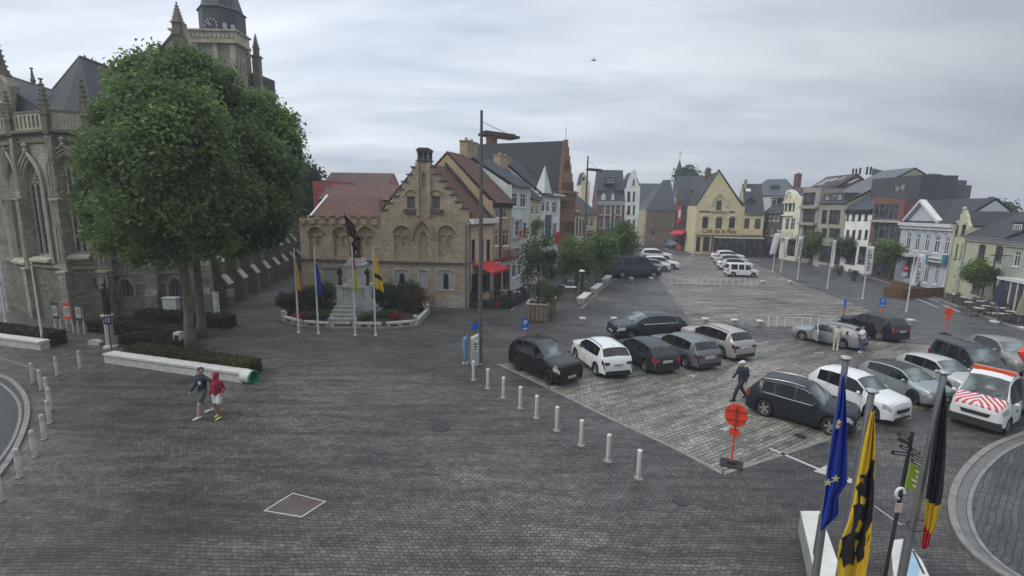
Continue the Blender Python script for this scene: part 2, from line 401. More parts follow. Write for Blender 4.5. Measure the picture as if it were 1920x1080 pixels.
def shrink(pts, k):
 """outline moved inwards by k (works for the convex window outlines)"""
 n = len(pts); out = []
 for i in range(n):
  a, b, c = Vector(pts[i - 1]), Vector(pts[i]), Vector(pts[(i + 1) % n])
  e1 = (b - a); e2 = (c - b)
  if e1.length < 1e-6: e1 = e2
  if e2.length < 1e-6: e2 = e1
  n1 = Vector((-e1.y, e1.x)).normalized(); n2 = Vector((-e2.y, e2.x)).normalized()
  m = n1 + n2
  m = m / max(m.length_squared / 2, 0.5) if m.length > 1e-6 else n1
  out.append((b.x + m.x * k, b.y + m.y * k))
 return out
def dedupe(pts):
 o = []
 for p in pts:
  if not o or math.hypot(p[0] - o[-1][0], p[1] - o[-1][1]) > 1e-3: o.append(p)
 if math.hypot(o[0][0] - o[-1][0], o[0][1] - o[-1][1]) < 1e-3: o.pop()
 return o
def win_at(fr, u0, u1, z0, z1, parent, kind='rect', fm=None, gm=None, cols=2, rows=1, depth=0.12, fw=0.07, sill=True, name='window', transom=None):
 fm = fm or WHITEF; gm = gm or GLS
 o = dedupe(arch_out(u0, u1, z0, z1, kind)); i = shrink(o, fw)
 f = MB(fr); f.prism(o, -depth, -depth + 0.06, holes=[i])
 zi0 = z0 + fw; zi1 = z1 - fw - (0 if kind == 'rect' else (u1 - u0) * 0.12)
 b = fw * 0.7
 for k in range(1, cols):
  u = u0 + (u1 - u0) * k / cols; f.box(u - b / 2, u + b / 2, -depth + 0.002, -depth + 0.05, zi0, zi1)
 if transom:
  z = z0 + (z1 - z0) * transom; f.box(u0 + fw, u1 - fw, -depth + 0.004, -depth + 0.055, z - b / 2, z + b / 2)
 for k in range(1, rows):
  z = z0 + (z1 - z0) * k / rows; f.box(u0 + fw, u1 - fw, -depth + 0.004, -depth + 0.045, z - b / 3, z + b / 3)
 if sill: f.box(u0 - 0.08, u1 + 0.08, -0.03, 0.07, z0 - 0.09, z0 - 0.005)
 fo = f.build(name, fm, parent)
 p = MB(fr); p.poly([(a, -depth + 0.02, c) for a, c in shrink(o, fw * 0.5)]); p.build('pane', gm, fo)
 return fo
def house(label, A, B, top, D, wallm, name='town_house', cat='house', group='houses round the market square', wins=(), roof='ridge', roofm=None, rpy=None, rz=None,
          eave_over=0.25, base=0.0, z0=0.0, gutter=None, cornice=None, hip=(0, 0), extra=None, sidem=None, backd=0.0, plinth=None, gz=None):
 F = Facade(A, B, backd); U = F.U; g = 0.02
 root = thing(name, label, cat, tuple((F.A + F.B) / 2 - F.n * 0.5), group)
 tops = [F.pix(*p) for p in top]
 tops = [(min(max(u, g), U - g), z) for u, z in tops]
 tops[0] = (g, tops[0][1]); tops[-1] = (U - g, tops[-1][1])
 if tops[0][0] > tops[-1][0]: tops = tops[::-1]
 outl = [(g, z0), (U - g, z0)] + [t for t in reversed(tops)]
 outl = dedupe(outl)
 holes = []; W_ = []
 for w in wins:
  x0, y0, x1, y1 = w[:4]; st = w[4] if len(w) > 4 else {}
  u0, u1, a0, a1 = F.rect(x0, y0, x1, y1)
  u0 = max(u0, 0.12); u1 = min(u1, U - 0.12); a0 = max(a0, z0 + 0.02)
  if u1 - u0 < 0.2 or a1 - a0 < 0.2: continue
  W_.append((u0, u1, a0, a1, st)); holes.append(dedupe(arch_out(u0, u1, a0, a1, st.get('kind', 'rect'))))
 m = MB(F.frame)
 m.prism(outl, -0.3, 0.0, holes=holes)
 ze = min(t[1] for t in tops)
 m.prism([(g, z0), (U - g, z0), (U - g, ze - 0.02), (g, ze - 0.02)], -D, -0.32, 0)
 mid = F.pt(U / 2, -D / 2, 0)
 if rz is None and rpy is not None and roof != 'gable': rz = zrow(mid.x, mid.y, rpy)
 if roof == 'ridge' and rz:
  m.prism([(-0.32, ze - 0.03), (-D / 2, rz - 0.12), (-D, ze - 0.03)], g + 0.02 + hip[0] * 1.02, U - g - 0.02 - hip[1] * 1.02, 0, axis=0)
 wall = m.build('wall', [wallm], root)
 for (u0, u1, a0, a1, st) in W_:
  st = dict(st); is_door = st.pop('door', False)
  win_at(F.frame, u0, u1, a0, a1, root, name='door' if is_door else 'window', **st)
 if plinth:
  m = MB(F.frame); m.box(0.03, U - 0.03, 0.003, 0.06, z0, plinth[0]); m.build('plinth', plinth[1], root)
 rm = roofm or SLATE
 if roof == 'ridge' and rz:
  m = MB(F.frame); e = eave_over; h0, h1 = hip
  k = (rz - ze) / (D / 2)
  za = ze - e * k * 0.6
  t = 0.14
  P = [(-0.01, e, za), (U + 0.01, e, za), (U - h1, -D / 2, rz), (h0, -D / 2, rz), (-0.01, -D - e, za), (U + 0.01, -D - e, za)]
  vs = P + [(a, b, c + t) for a, b, c in P]
  fs = ([(6, 10, 9), (0, 3, 4)] if h0 else []) + ([(7, 8, 11), (1, 5, 2)] if h1 else []) + [(0, 1, 2, 3), (3, 2, 5, 4), (6, 9, 8, 7), (9, 10, 11, 8), (0, 6, 7, 1), (4, 5, 11, 10), (0, 3, 9, 6), (3, 4, 10, 9), (1, 7, 8, 2), (2, 8, 11, 5)]
  m.mesh(vs, fs); ro = m.build('roof', rm, root)
  if gutter is not False:
   m = MB(F.frame); m.tube([(0.0, e + 0.07, za + 0.02), (U, e + 0.07, za + 0.02)], 0.07, 8); m.build('gutter', gutter or GREYM, root)
 elif roof == 'gable':
  za = gz if gz is not None else ze; zt = rz if rz else max(t[1] for t in tops) - 0.25
  m = MB(F.frame); t = 0.14; uc = U / 2
  mxx = max(tops, key=lambda q: q[1]); uc = mxx[0] if abs(mxx[0] - U / 2) < U * 0.3 else U / 2
  vs = []
  for d in (-0.33, -D):
   vs += [(-0.05, d, za), (uc, d, zt), (U + 0.05, d, za), (U + 0.05, d, za + t), (uc, d, zt + t), (-0.05, d, za + t)]
  fs = [(0, 1, 7, 6), (1, 2, 8, 7), (3, 4, 10, 9), (4, 5, 11, 10), (2, 3, 9, 8), (5, 0, 6, 11), (0, 5, 4, 1), (1, 4, 3, 2), (6, 7, 10, 11), (7, 8, 9, 10)]
  m.mesh(vs, fs); m.build('roof', rm, root)
  m = MB(F.frame); m.prism([(g, za - 0.1), (U - g, za - 0.1), (uc, zt - 0.08)], -D + 0.02, -0.34, 0); m.build('gable_core', wallm, root)
 elif roof == 'flat':
  m = MB(F.frame); m.box(g, U - g, -D, -0.31, ze - 0.01, ze + 0.06); m.build('roof', rm, root)
 if cornice:
  m = MB(F.frame); zc = ze
  m.box(-0.02, U + 0.02, 0.003, cornice[0], zc - cornice[1], zc - 0.02); m.box(0.0, U, 0.003, cornice[0] * 0.55, zc - cornice[1] * 1.9, zc - cornice[1] - 0.003)
  m.build('cornice', cornice[2], root)
 if extra: extra(F, root, ze, rz)
 return root, F, ze, rz
def chimney(F, root, x0, y0, x1, y1, back, mat, d=0.8, pots=2, parent=None, drop=1.2):
 f = F.off(back); u0, u1, a0, a1 = f.rect(x0, y0, x1, y1)
 m = MB(f.frame); m.box(u0, u1, -d, 0, a0 - drop, a1 - 0.12); m.box(u0 - 0.06, u1 + 0.06, -d - 0.06, 0.06, a1 - 0.118, a1)
 for k in range(pots):
  u = u0 + (u1 - u0) * (k + 0.5) / pots
  m.lathe([(0.0, a1), (0.12, a1), (0.1, a1 + 0.35), (0.0, a1 + 0.35)], (0, 0, 0), 8) if False else m.box(u - 0.1, u + 0.1, -d / 2 - 0.1, -d / 2 + 0.1, a1, a1 + 0.3)
 return m.build('chimney', mat, root)
def dormer(F, root, x0, y0, x1, y1, back, wallm, depth=1.4, style=None, pitched=False, roofm=None, proud=0.08):
 f = F.off(back); u0, u1, a0, a1 = f.rect(x0, y0, x1, y1)
 m = MB(f.frame); m.box(u0, u1, -depth, 0, a0, a1)
 if pitched: m.prism([(u0 - 0.1, a1), (u1 + 0.1, a1), ((u0 + u1) / 2, a1 + (u1 - u0) * 0.55)], -depth, 0.08)
 else: m.box(u0 - 0.1, u1 + 0.1, -depth, 0.12, a1 + 0.002, a1 + 0.1)
 d = m.build('dormer', wallm, root)
 q = (u1 - u0) * 0.13
 w = MB(f.frame); st = style or {}
 o = [(u0 + q, a0 + q), (u1 - q, a0 + q), (u1 - q, a1 - q * .6), (u0 + q, a1 - q * .6)]
 w.prism(o, 0.003, 0.06, holes=[shrink(o, 0.06)])
 c = st.get('cols', 2)
 for k in range(1, c):
  u = u0 + q + (u1 - u0 - 2 * q) * k / c; w.box(u - 0.03, u + 0.03, 0.004, 0.055, a0 + q + .06, a1 - q * .6 - .06)
 w.mesh([(u, 0.015, z) for u, z in shrink(o, 0.05)], [(0, 1, 2, 3)], 1)
 w.build('dormer_window', [st.get('fm', WHITEF), GLS], d)
 return d
def skylight(F, root, ze, rz, D, x, y, w, h, mat=None):
 """roof window lying in the front slope: (x,y) pixel centre; w,h metres"""
 # plane of the slope
 e = Vector((0, 0, 0)); p0 = F.pt(0, 0, ze + 0.14); sl = (F.pt(0, -D / 2, rz + 0.14) - p0).normalized(); nn = F.u.cross(sl).normalized()
 if nn.z < 0: nn = -nn
 d = ray(x, y); o = Vector((0, 0, CAM_H)); k = (p0 - o).dot(nn) / d.dot(nn); c = o + d * k
 m = MB((c, F.u, sl, nn)); m.box(-w / 2, w / 2, -h / 2, h / 2, 0.003, 0.1); fr = m.build('skylight', GREYM, root)
 m = MB((c, F.u, sl, nn)); m.box(-w / 2 + .08, w / 2 - .08, -h / 2 + .08, h / 2 - .08, 0.08, 0.106); m.build('pane', mat or GLSL, fr)
def awning(F, root, x0, x1, ytop, yfront_drop, out, mat, name='awning', valance=0.2, z_top=None, slope=0.8, parent=None, label=None):
 u0, z1 = F.pix(x0, ytop); u1, _ = F.pix(x1, ytop)
 if z_top is not None: z1 = z_top
 u0, u1 = min(u0, u1), max(u0, u1)
 m = MB(F.frame); zf = z1 - slope
 n = max(int((u1 - u0) / 0.6), 2)
 vs = []; fs = []
 for t in (0, 0.035):
  vs += [(u0, 0.05, z1 - t), (u1, 0.05, z1 - t), (u1, out, zf - t), (u0, out, zf - t)]
 fs = [(0, 1, 2, 3), (7, 6, 5, 4), (0, 4, 5, 1), (0, 3, 7, 4), (1, 5, 6, 2)]
 m.mesh(vs, fs)
 m.box(u0, u1, out, out + 0.03, zf - valance, zf + 0.01)
 m.mesh([(u0, 0.05, z1), (u0, out, zf), (u0, out, zf - valance * .5), (u1, 0.05, z1), (u1, out, zf), (u1, out, zf - valance * .5)], [(0, 1, 2), (3, 5, 4)])
 return m.build(name, mat, root)
# ------------------------------------------------------------------ ground
def cobble(name, c1, c2, joint, bw, bh, rough=(0.32, 0.62), rot=0.0, var=0.5, bump=0.7, damp=(0.3, 0.3, 0.32), warp=0.06, streak=0.42):
 m, nt, b = newmat(name)
 g = N(nt, 'ShaderNodeTexCoord'); mp = N(nt, 'ShaderNodeMapping'); L(nt, g.outputs['Object'], mp.inputs[0]); mp.inputs['Rotation'].default_value = (0, 0, rot)
 # rows wander a little: warp the coordinates
 nw = N(nt, 'ShaderNodeTexNoise', Scale=0.35, Detail=3.0); L(nt, mp.outputs[0], nw.inputs['Vector'])
 sc = N(nt, 'ShaderNodeVectorMath', operation='SCALE', Scale=warp * 6); L(nt, nw.outputs['Color'], sc.inputs[0])
 nw2 = N(nt, 'ShaderNodeTexNoise', Scale=4.5, Detail=3.0); L(nt, mp.outputs[0], nw2.inputs['Vector'])
 sc2 = N(nt, 'ShaderNodeVectorMath', operation='SCALE', Scale=warp * 1.8); L(nt, nw2.outputs['Color'], sc2.inputs[0])
 av = N(nt, 'ShaderNodeVectorMath', operation='ADD'); L(nt, mp.outputs[0], av.inputs[0]); L(nt, sc.outputs[0], av.inputs[1])
 av2 = N(nt, 'ShaderNodeVectorMath', operation='ADD'); L(nt, av.outputs[0], av2.inputs[0]); L(nt, sc2.outputs[0], av2.inputs[1])
 bt = N(nt, 'ShaderNodeTexBrick', offset=0.5); L(nt, av2.outputs[0], bt.inputs['Vector'])
 bt.inputs['Color1'].default_value = rgb(c1); bt.inputs['Color2'].default_value = rgb(c2); bt.inputs['Mortar'].default_value = rgb(joint)
 bt.inputs['Scale'].default_value = 1; bt.inputs['Mortar Size'].default_value = min(bw, bh) * 0.1; bt.inputs['Mortar Smooth'].default_value = 0.6; bt.inputs['Brick Width'].default_value = bw; bt.inputs['Row Height'].default_value = bh
 # patches: worn, damp, dirty
 a = N(nt, 'ShaderNodeTexNoise', Scale=0.13, Detail=8.0, Roughness=0.62); L(nt, g.outputs['Object'], a.inputs['Vector'])
 r = N(nt, 'ShaderNodeMapRange'); L(nt, a.outputs[0], r.inputs[0]); r.inputs[1].default_value = 0.36; r.inputs[2].default_value = 0.66; r.inputs[3].default_value = 1 - var * 0.5; r.inputs[4].default_value = 1 + var * 0.55
 f = N(nt, 'ShaderNodeTexNoise', Scale=2.6, Detail=8.0, Roughness=0.85); L(nt, g.outputs['Object'], f.inputs['Vector'])
 rf = N(nt, 'ShaderNodeMapRange'); L(nt, f.outputs[0], rf.inputs[0]); rf.inputs[1].default_value = 0.3; rf.inputs[2].default_value = 0.7; rf.inputs[3].default_value = 0.5; rf.inputs[4].default_value = 1.55
 mu = N(nt, 'ShaderNodeMath', operation='MULTIPLY'); L(nt, r.outputs[0], mu.inputs[0]); L(nt, rf.outputs[0], mu.inputs[1])
 # irregular darker courses: moss and damp along the rows
 ms_ = N(nt, 'ShaderNodeMapping'); L(nt, av.outputs[0], ms_.inputs[0]); ms_.inputs['Scale'].default_value = (0.35, 2.4, 1)
 sk = N(nt, 'ShaderNodeTexNoise', Scale=1.0, Detail=7.0, Roughness=0.7); L(nt, ms_.outputs[0], sk.inputs['Vector'])
 sr = N(nt, 'ShaderNodeMapRange'); L(nt, sk.outputs[0], sr.inputs[0]); sr.inputs[1].default_value = 0.4; sr.inputs[2].default_value = 0.58; sr.inputs[3].default_value = 1 - streak; sr.inputs[4].default_value = 1 + streak * .25
 mu2 = N(nt, 'ShaderNodeMath', operation='MULTIPLY'); L(nt, mu.outputs[0], mu2.inputs[0]); L(nt, sr.outputs[0], mu2.inputs[1])
 vs = N(nt, 'ShaderNodeVectorMath', operation='SCALE'); L(nt, bt.outputs[0], vs.inputs[0]); L(nt, mu2.outputs[0], vs.inputs['Scale'])
 L(nt, vs.outputs[0], b.inputs['Base Color'])
 w = N(nt, 'ShaderNodeTexNoise', Scale=0.2, Detail=7.0, Roughness=0.6); L(nt, av.outputs[0], w.inputs['Vector'])
 rw = N(nt, 'ShaderNodeMapRange'); L(nt, w.outputs[0], rw.inputs[0]); rw.inputs[1].default_value = 0.38; rw.inputs[2].default_value = 0.62; rw.inputs[3].default_value = rough[0]; rw.inputs[4].default_value = rough[1]
 L(nt, rw.outputs[0], b.inputs['Roughness'])
 hh = N(nt, 'ShaderNodeMath', operation='MULTIPLY_ADD'); L(nt, bt.outputs['Fac'], hh.inputs[0]); hh.inputs[1].default_value = -1.0
 fs = N(nt, 'ShaderNodeMath', operation='MULTIPLY'); L(nt, f.outputs[0], fs.inputs[0]); fs.inputs[1].default_value = 0.9; L(nt, fs.outputs[0], hh.inputs[2])
 bp = N(nt, 'ShaderNodeBump', Strength=bump, Distance=0.02); L(nt, hh.outputs[0], bp.inputs['Height']); L(nt, bp.outputs[0], b.inputs['Normal'])
 b.inputs['Specular IOR Level'].default_value = 0.45
 MATS[name] = m
 return m
COBBLE = cobble('dark wet cobbles', (0.118, 0.112, 0.102), (0.062, 0.06, 0.056), (0.02, 0.019, 0.017), 0.15, 0.11, rough=(0.3, 0.62), var=.95)
PAVER = cobble('worn granite setts', (0.27, 0.255, 0.215), (0.175, 0.165, 0.138), (0.05, 0.045, 0.036), 0.24, 0.16, rough=(0.36, 0.7), rot=R(-32), var=0.7, warp=0.02, streak=.5)
PAVER2 = cobble('far granite setts', (0.25, 0.235, 0.2), (0.155, 0.145, 0.12), (0.05, 0.045, 0.038), 0.3, 0.2, rough=(0.36, 0.7), rot=R(3), var=0.7, warp=0.02, streak=.75)
ROAD = cobble('road setts', (0.115, 0.117, 0.118), (0.08, 0.082, 0.084), (0.035, 0.035, 0.035), 0.2, 0.14, rough=(0.32, 0.55), rot=R(20), var=0.25)
KERB = plain('granite kerb', (0.2, 0.195, 0.18), 0.6, var=0.3, scale=3)
MARK = plain('worn white road paint', (0.4, 0.4, 0.38), 0.6, var=0.25, scale=9)
def sheet(name, pts, z, mat, sub=0):
 m = MB(); P = [(p[0], p[1]) for p in pts]
 t = tessellate_polygon([[Vector((a, b, 0)) for a, b in P]])
 m.mesh([(a, b, z) for a, b in P], [tuple(q) for q in t])
 o = m.build(name, mat, base=(0, 0, 0)); me = o.data
 bm = bmesh.new(); bm.from_mesh(me)
 for f in bm.faces:
  if f.normal.z < 0: f.normal_flip()
 bm.to_mesh(me); bm.free()
 return tag(o, kind='structure')
m = MB(); m.mesh([(-900, -60, 0), (900, -60, 0), (900, 1400, 0), (-900, 1400, 0)], [(0, 1, 2, 3)])
tag(m.build('ground', COBBLE, base=(0, 0, 0)), kind='structure')
# near parking field, far field, ring road pieces
pk = [G(*p) for p in [(938, 684), (1030, 725), (1150, 784), (1260, 835), (1355, 885), (1455, 853), (1560, 818), (1660, 790), (1790, 748), (1878, 700), (1850, 655), (1640, 640), (1500, 632), (1405, 643), (1200, 655), (1060, 668)]]
sheet('parking_field', pk, 0.004, PAVER)
fk = [G(*p) for p in [(1236, 520), (1255, 550), (1300, 608), (1450, 612), (1560, 607), (1655, 603), (1660, 592), (1560, 555), (1470, 520), (1425, 498), (1330, 476), (1255, 480)]]
sheet('market_field', fk, 0.004, PAVER2)
rd = [G(*p) for p in [(1230, 462), (1300, 468), (1425, 492), (1520, 533), (1660, 596), (1800, 660), (1900, 760), (2100, 900), (2300, 800), (2100, 640), (1925, 622), (1800, 575), (1660, 535), (1480, 490), (1400, 474), (1290, 455), (1236, 445)]]
sheet('road', rd, 0.008, ROAD)
asph = plain('dark asphalt', (0.035, 0.038, 0.042), 0.5, var=0.2, scale=4, bump=0.4, bscale=80)
def band(name, px, w, z0, z1, mat, kind='structure', closed=False, world=False):
 """a ribbon of constant width laid along a ground line"""
 P = [Vector(p) if world else G(*p) for p in px]
 Q = []
 for i in range(len(P) - 1):                                     # smooth the corner points
  for t in (0, 0.25, 0.5, 0.75):
   a, b, c, d = P[max(i - 1, 0)], P[i], P[i + 1], P[min(i + 2, len(P) - 1)]
   Q.append(0.5 * ((2 * b) + (c - a) * t + (2 * a - 5 * b + 4 * c - d) * t * t + (-a + 3 * b - 3 * c + d) * t ** 3))
 Q.append(P[-1]); m = MB(); vs = []
 for i, p in enumerate(Q):
  a = Q[max(i - 1, 0)]; b = Q[min(i + 1, len(Q) - 1)]; t = (b - a); t.z = 0; t.normalize(); n = Vector((-t.y, t.x, 0)) * w / 2
  for s_, z in ((-1, z0), (-1, z1), (1, z1), (1, z0)): vs.append(tuple((p + n * s_).to_2d()) + (z,))
 fs = []
 for i in range(len(Q) - 1):
  for k in range(3): fs.append((i * 4 + k, (i + 1) * 4 + k, (i + 1) * 4 + k + 1, i * 4 + k + 1))
 fs += [(0, 1, 2, 3), tuple(len(vs) - 4 + k for k in (3, 2, 1, 0))]
 m.mesh(vs, fs)
 o = m.build(name, mat); o.data.validate()
 bm = bmesh.new(); bm.from_mesh(o.data); bmesh.ops.recalc_face_normals(bm, faces=bm.faces); bm.to_mesh(o.data); bm.free()
 return tag(o, kind=kind)
# lower right: curved granite channel of the ring road, lower left: bus lane kerb
ring = [(1925, 812), (1860, 838), (1812, 878), (1786, 930), (1790, 985), (1822, 1035), (1880, 1078), (1960, 1120)]
sheet('road_bend', [G(*p) for p in ring] + [G(2150, 1050), G(2200, 850), G(2000, 800)], 0.006, cobble('bend setts', (0.075, 0.077, 0.08), (0.052, 0.054, 0.057), (0.024, 0.024, 0.024), 0.2, 0.14, rough=(0.3, 0.5), rot=R(-40)))
band('kerb', ring, 0.16, 0.0, 0.06, KERB);
band('gutter_strip', [(a + 17, b + 3) for a, b in ring], 0.22, 0.0, 0.022, plain('granite channel', (0.13, 0.13, 0.125), 0.5, var=0.3, scale=3))
band('kerb', [(a + 33, b + 5) for a, b in ring], 0.1, 0.0, 0.035, KERB)
lk = [(-60, 690), (-10, 703), (22, 716), (45, 742), (52, 775), (42, 815), (20, 860), (-10, 900), (-60, 950)]
sheet('side_road', [G(*p) for p in lk] + [G(-400, 1000), G(-400, 700)], 0.006, asph)
band('kerb', lk, 0.15, 0.0, 0.08, KERB); band('kerb', [(-60, 705), (-10, 716), (12, 728), (33, 752), (38, 780), (28, 818), (6, 855), (-24, 890), (-70, 930)], 0.09, 0.0, 0.03, KERB)
# kerb of the right hand terrace and the pale lines beyond the parking field
KR = [(1925, 623), (1850, 596), (1790, 574), (1700, 541), (1600, 513), (1500, 490), (1425, 478)]
band('kerb', KR, 0.3, 0.0, 0.12, KERB)
band('kerb', [(1240, 462), (1262, 472), (1330, 480), (1400, 486), (1425, 490)], 0.3, 0.0, 0.1, KERB)
band('kerb', [(935, 683), (1030, 728), (1150, 787), (1260, 838), (1355, 888)], 0.16, 0.0, 0.012, KERB)
band('kerb', [(1355, 888), (1455, 856), (1560, 821), (1640, 795)], 0.14, 0.0, 0.012, KERB)
band('kerb', [(1090, 580), (1118, 552), (1140, 532), (1155, 522)], 0.16, 0.0, 0.05, KERB)
band('kerb', [(958, 583), (975, 570), (998, 560), (1020, 548)], 0.16, 0.0, 0.06, KERB)
# painted marks
m = MB()
def strip(a, b, w, z=0.012, px=True):
 A_, B_ = (G(*a), G(*b)) if px else (Vector(a), Vector(b)); t = (B_ - A_).normalized(); n = Vector((-t.y, t.x, 0)) * w / 2
 m.mesh([tuple((A_ + n).to_2d()) + (z,), tuple((B_ + n).to_2d()) + (z,), tuple((B_ - n).to_2d()) + (z,), tuple((A_ - n).to_2d()) + (z,)], [(3, 2, 1, 0)])
strip((1443, 841), (1535, 880), 0.13); strip((1560, 890), (1610, 911), 0.16)
m.mesh([tuple(G(*p).to_2d()) + (0.0125,) for p in [(1525, 884), (1552, 872), (1588, 902), (1555, 893)]], [(0, 1, 2, 3)])
m.mesh([tuple(G(*p).to_2d()) + (0.013,) for p in [(1590, 896), (1640, 918), (1592, 905)]], [(0, 1, 2)])
for a in [(1170, 678), (1230, 700), (1290, 705), (1135, 712), (1088, 725), (1370, 690), (1450, 720), (1526, 662), (1420, 703), (1350, 657), (1180, 640), (1610, 615), (1480, 770), (1390, 780), (1350, 805), (1690, 785), (1745, 768), (1648, 632), (1700, 636), (1560, 690), (1025, 728), (960, 688)]:
 strip(a, (a[0] + 18, a[1] - 1.0), 0.08)
 if int(a[0]) % 3 == 0: strip((a[0] + 9, a[1] - 2), (a[0] + 10, a[1] + 3), 0.08, 0.0122)
strip((1790, 643), (1835, 633), 0.2)
strip((1690, 540), (1760, 566), 0.2); strip((1768, 572), (1800, 585), 0.2); strip((1708, 556), (1760, 577), 0.16)
strip((1470, 530), (1530, 536), 0.2)
for a, b in [((1665, 762), (1730, 741)), ((1640, 950), (1690, 985))]:
 strip(a, b, 0.04)
tag(m.build('road_markings', MARK, base=(0, 0, 0)), kind='structure')
# covers in the paving
F0 = MB(); q = [G(*p) for p in [(549, 925), (612, 941), (566, 971), (494, 959)]]
def flatpoly(mb, pts, z0, z1, m_=0):
 mb.prism([(p[0], p[1]) for p in pts], z0, z1, m_, axis=2)
c = sum(q, Vector()) / 4; qi = [c + (p - c) * 0.93 for p in q]
rt = thing('service_hatch', 'square steel service hatch with a pale stone frame set in the cobbles', 'hatch', tuple(c))
mm = MB(); mm.prism([p.to_2d()[:] for p in q], 0.0, 0.022, axis=2, holes=[[p.to_2d()[:] for p in qi]]); mm.build('frame', plain('pale hatch frame', (0.4, 0.4, 0.37), 0.7, var=0.2), rt)
mm = MB(); mm.prism([p.to_2d()[:] for p in qi], 0.0, 0.014, axis=2); mm.build('lid', plain('rusty hatch plate', (0.085, 0.068, 0.06), 0.7, 0.1, var=0.25), rt)
for px, py, r, lb in [(827, 801, 0.36, 'round iron manhole cover in the open cobbles right of the square hatch'), (350, 714, 0.42, 'dark round manhole cover in front of the long white bench'), (1277, 940, 0.22, 'small iron cover in the paving near the bottom of the square'), (1500, 818, 0.2, 'small iron cover beside the dark blue car')]:
 mm = MB(); p = G(px, py); mm.lathe([(0, 0.016), (r * .86, 0.016), (r * .88, 0.01), (r * .95, 0.018), (r, 0.016), (r, 0)], (p.x, p.y, 0), 24)
 tag(mm.build('manhole_cover', plain('cast iron', (0.045, 0.045, 0.047), 0.45, 0.5, var=0.3, scale=8), base=tuple(p)), lb, 'manhole')
# ------------------------------------------------------------------ the stepped gable hall (nearest house)
def gp(px, Y, py=430):
 p = AT(px, py, Y); p.z = 0; return p
hallA, hallB = GV(562, 450, 566), GV(878, 450, 578)
FH = Facade(hallA, hallB)
hall = thing('stepped_gable_hall', 'yellow brick hall with a crow stepped gable, bell cote and blind arches behind the monument', 'hall', tuple((FH.A + FH.B) / 2))
U = FH.U
def hp(*p): return FH.pix(*p)
steps = [(714, 394), (725, 394), (725, 381), (735, 381), (735, 368), (745, 368), (745, 355), (754, 355), (754, 341), (764, 341), (764, 328), (772, 328), (772, 314), (782, 314), (782, 303), (807, 303), (807, 314), (814, 314), (814, 327), (824, 327), (824, 340), (834, 340), (834, 353), (845, 353), (845, 366), (855, 366), (855, 379), (865, 379), (865, 392), (877, 392)]
tp = [hp(*p) for p in steps]; uL = tp[0][0]; tp[-1] = (U - 0.01, tp[-1][1])
out = [(uL, 0), (U - 0.01, 0)] + tp[::-1]
holes = []
def rr(x0, y0, x1, y1): return FH.rect(x0, y0, x1, y1)
arches = [(739, 424, 769, 487), (822, 424, 852, 487)]
annexar = [(579, 426, 606, 487), (625, 426, 652, 487), (672, 426, 700, 487)]
niches = [(786, 433, 801, 487), (791, 323, 798, 352)]
upw = [(763, 368, 778, 392), (810, 368, 825, 392)]
pan = [(737, 503, 770, 536), (783, 504, 802, 539), (818, 504, 854, 545)]
allh = [(a, 'round') for a in arches] + [(niches[0], 'point'), (niches[1], 'point')] + [(a, 'rect') for a in upw] + [(a, 'seg') for a in pan]
m = MB(FH.frame)
m.prism(dedupe(out), -0.5, 0, holes=[dedupe(arch_out(*rr(*a), k)) for a, k in allh])
m.prism([(uL, 0), (U - 0.01, 0), (U - 0.01, hp(870, 392)[1] - 0.3), ((uL + U) / 2, hp(795, 318)[1]), (uL, hp(720, 394)[1] - 0.3)], -11, -0.52)
# blind arch backs
m.box(uL + 0.5, U - 0.5, -0.5, -0.16, 0.5, hp(795, 420)[1]); m.box(hp(788, 330)[0], hp(801, 330)[0], -0.5, -0.16, hp(795, 354)[1], hp(795, 321)[1])
m.build('gable_wall', YBRICK, hall)
zb = hp(720, 491)[1]
m = MB(FH.frame); m.prism([(0, 0), (uL - 0.01, 0), (uL - 0.01, hp(715, 412)[1]), (0, hp(562, 412)[1])], -0.4, -0.03, holes=[dedupe(arch_out(*rr(*a), 'round')) for a in annexar] + [arch_out(*rr(609, 500, 633, 540))])
m.box(0.3, uL - 0.3, -0.4, -0.17, 0.3, hp(715, 418)[1]); m.box(0, uL - 0.01, -7, -0.41, 0, hp(640, 412)[1])
# corbelled crenels under the annex eave
zc = hp(640, 412)[1]; n = 8
for k in range(n): m.box(uL * (k + 0.1) / n, uL * (k + 0.62) / n, -0.03, 0.12, zc - 0.35, zc + 0.22)
m.build('annex_wall', YBRICK, hall)
COPE = plain('dark weathered coping', (0.09, 0.08, 0.07), 0.8, var=0.3)
m = MB(FH.frame); m.box(-0.05, U + 0.03, 0.0, 0.11, zb - 0.06, zb + 0.09); m.build('string_course', COPE, hall)
for i in range(0, len(tp) - 1):                                      # copings on every step
 if abs(tp[i][1] - tp[i + 1][1]) < 0.06: m = MB(FH.frame); m.box(tp[i][0] - 0.1, tp[i + 1][0] + 0.1, -0.56, 0.08, tp[i][1] + 0.003, tp[i][1] + 0.09); m.build('coping', COPE, hall)
for k in range(n): m = MB(FH.frame); m.box(uL * (k + 0.06) / n, uL * (k + 0.66) / n, -0.05, 0.18, zc + 0.223, zc + 0.29); m.build('coping', COPE, hall)
for a in upw:
 u0, u1, z0, z1 = rr(*a); m = MB(FH.frame); m.box(u0 - 0.25, u1 + 0.25, 0.003, 0.16, z0 - 0.3, z0 - 0.02); m.build('sill', COPE, hall)
m = MB(FH.frame); BMO = plain('brown brick moulding', (0.3, 0.22, 0.13), 0.85, var=0.3)
def arcring(mb, u0, u1, z0, z1, kind, w, d0, d1):
 o = dedupe(arch_out(u0, u1, z0, z1, kind)); i = shrink(o, w); zt = z0 + w
 mb.prism(o, d0, d1, holes=[i])
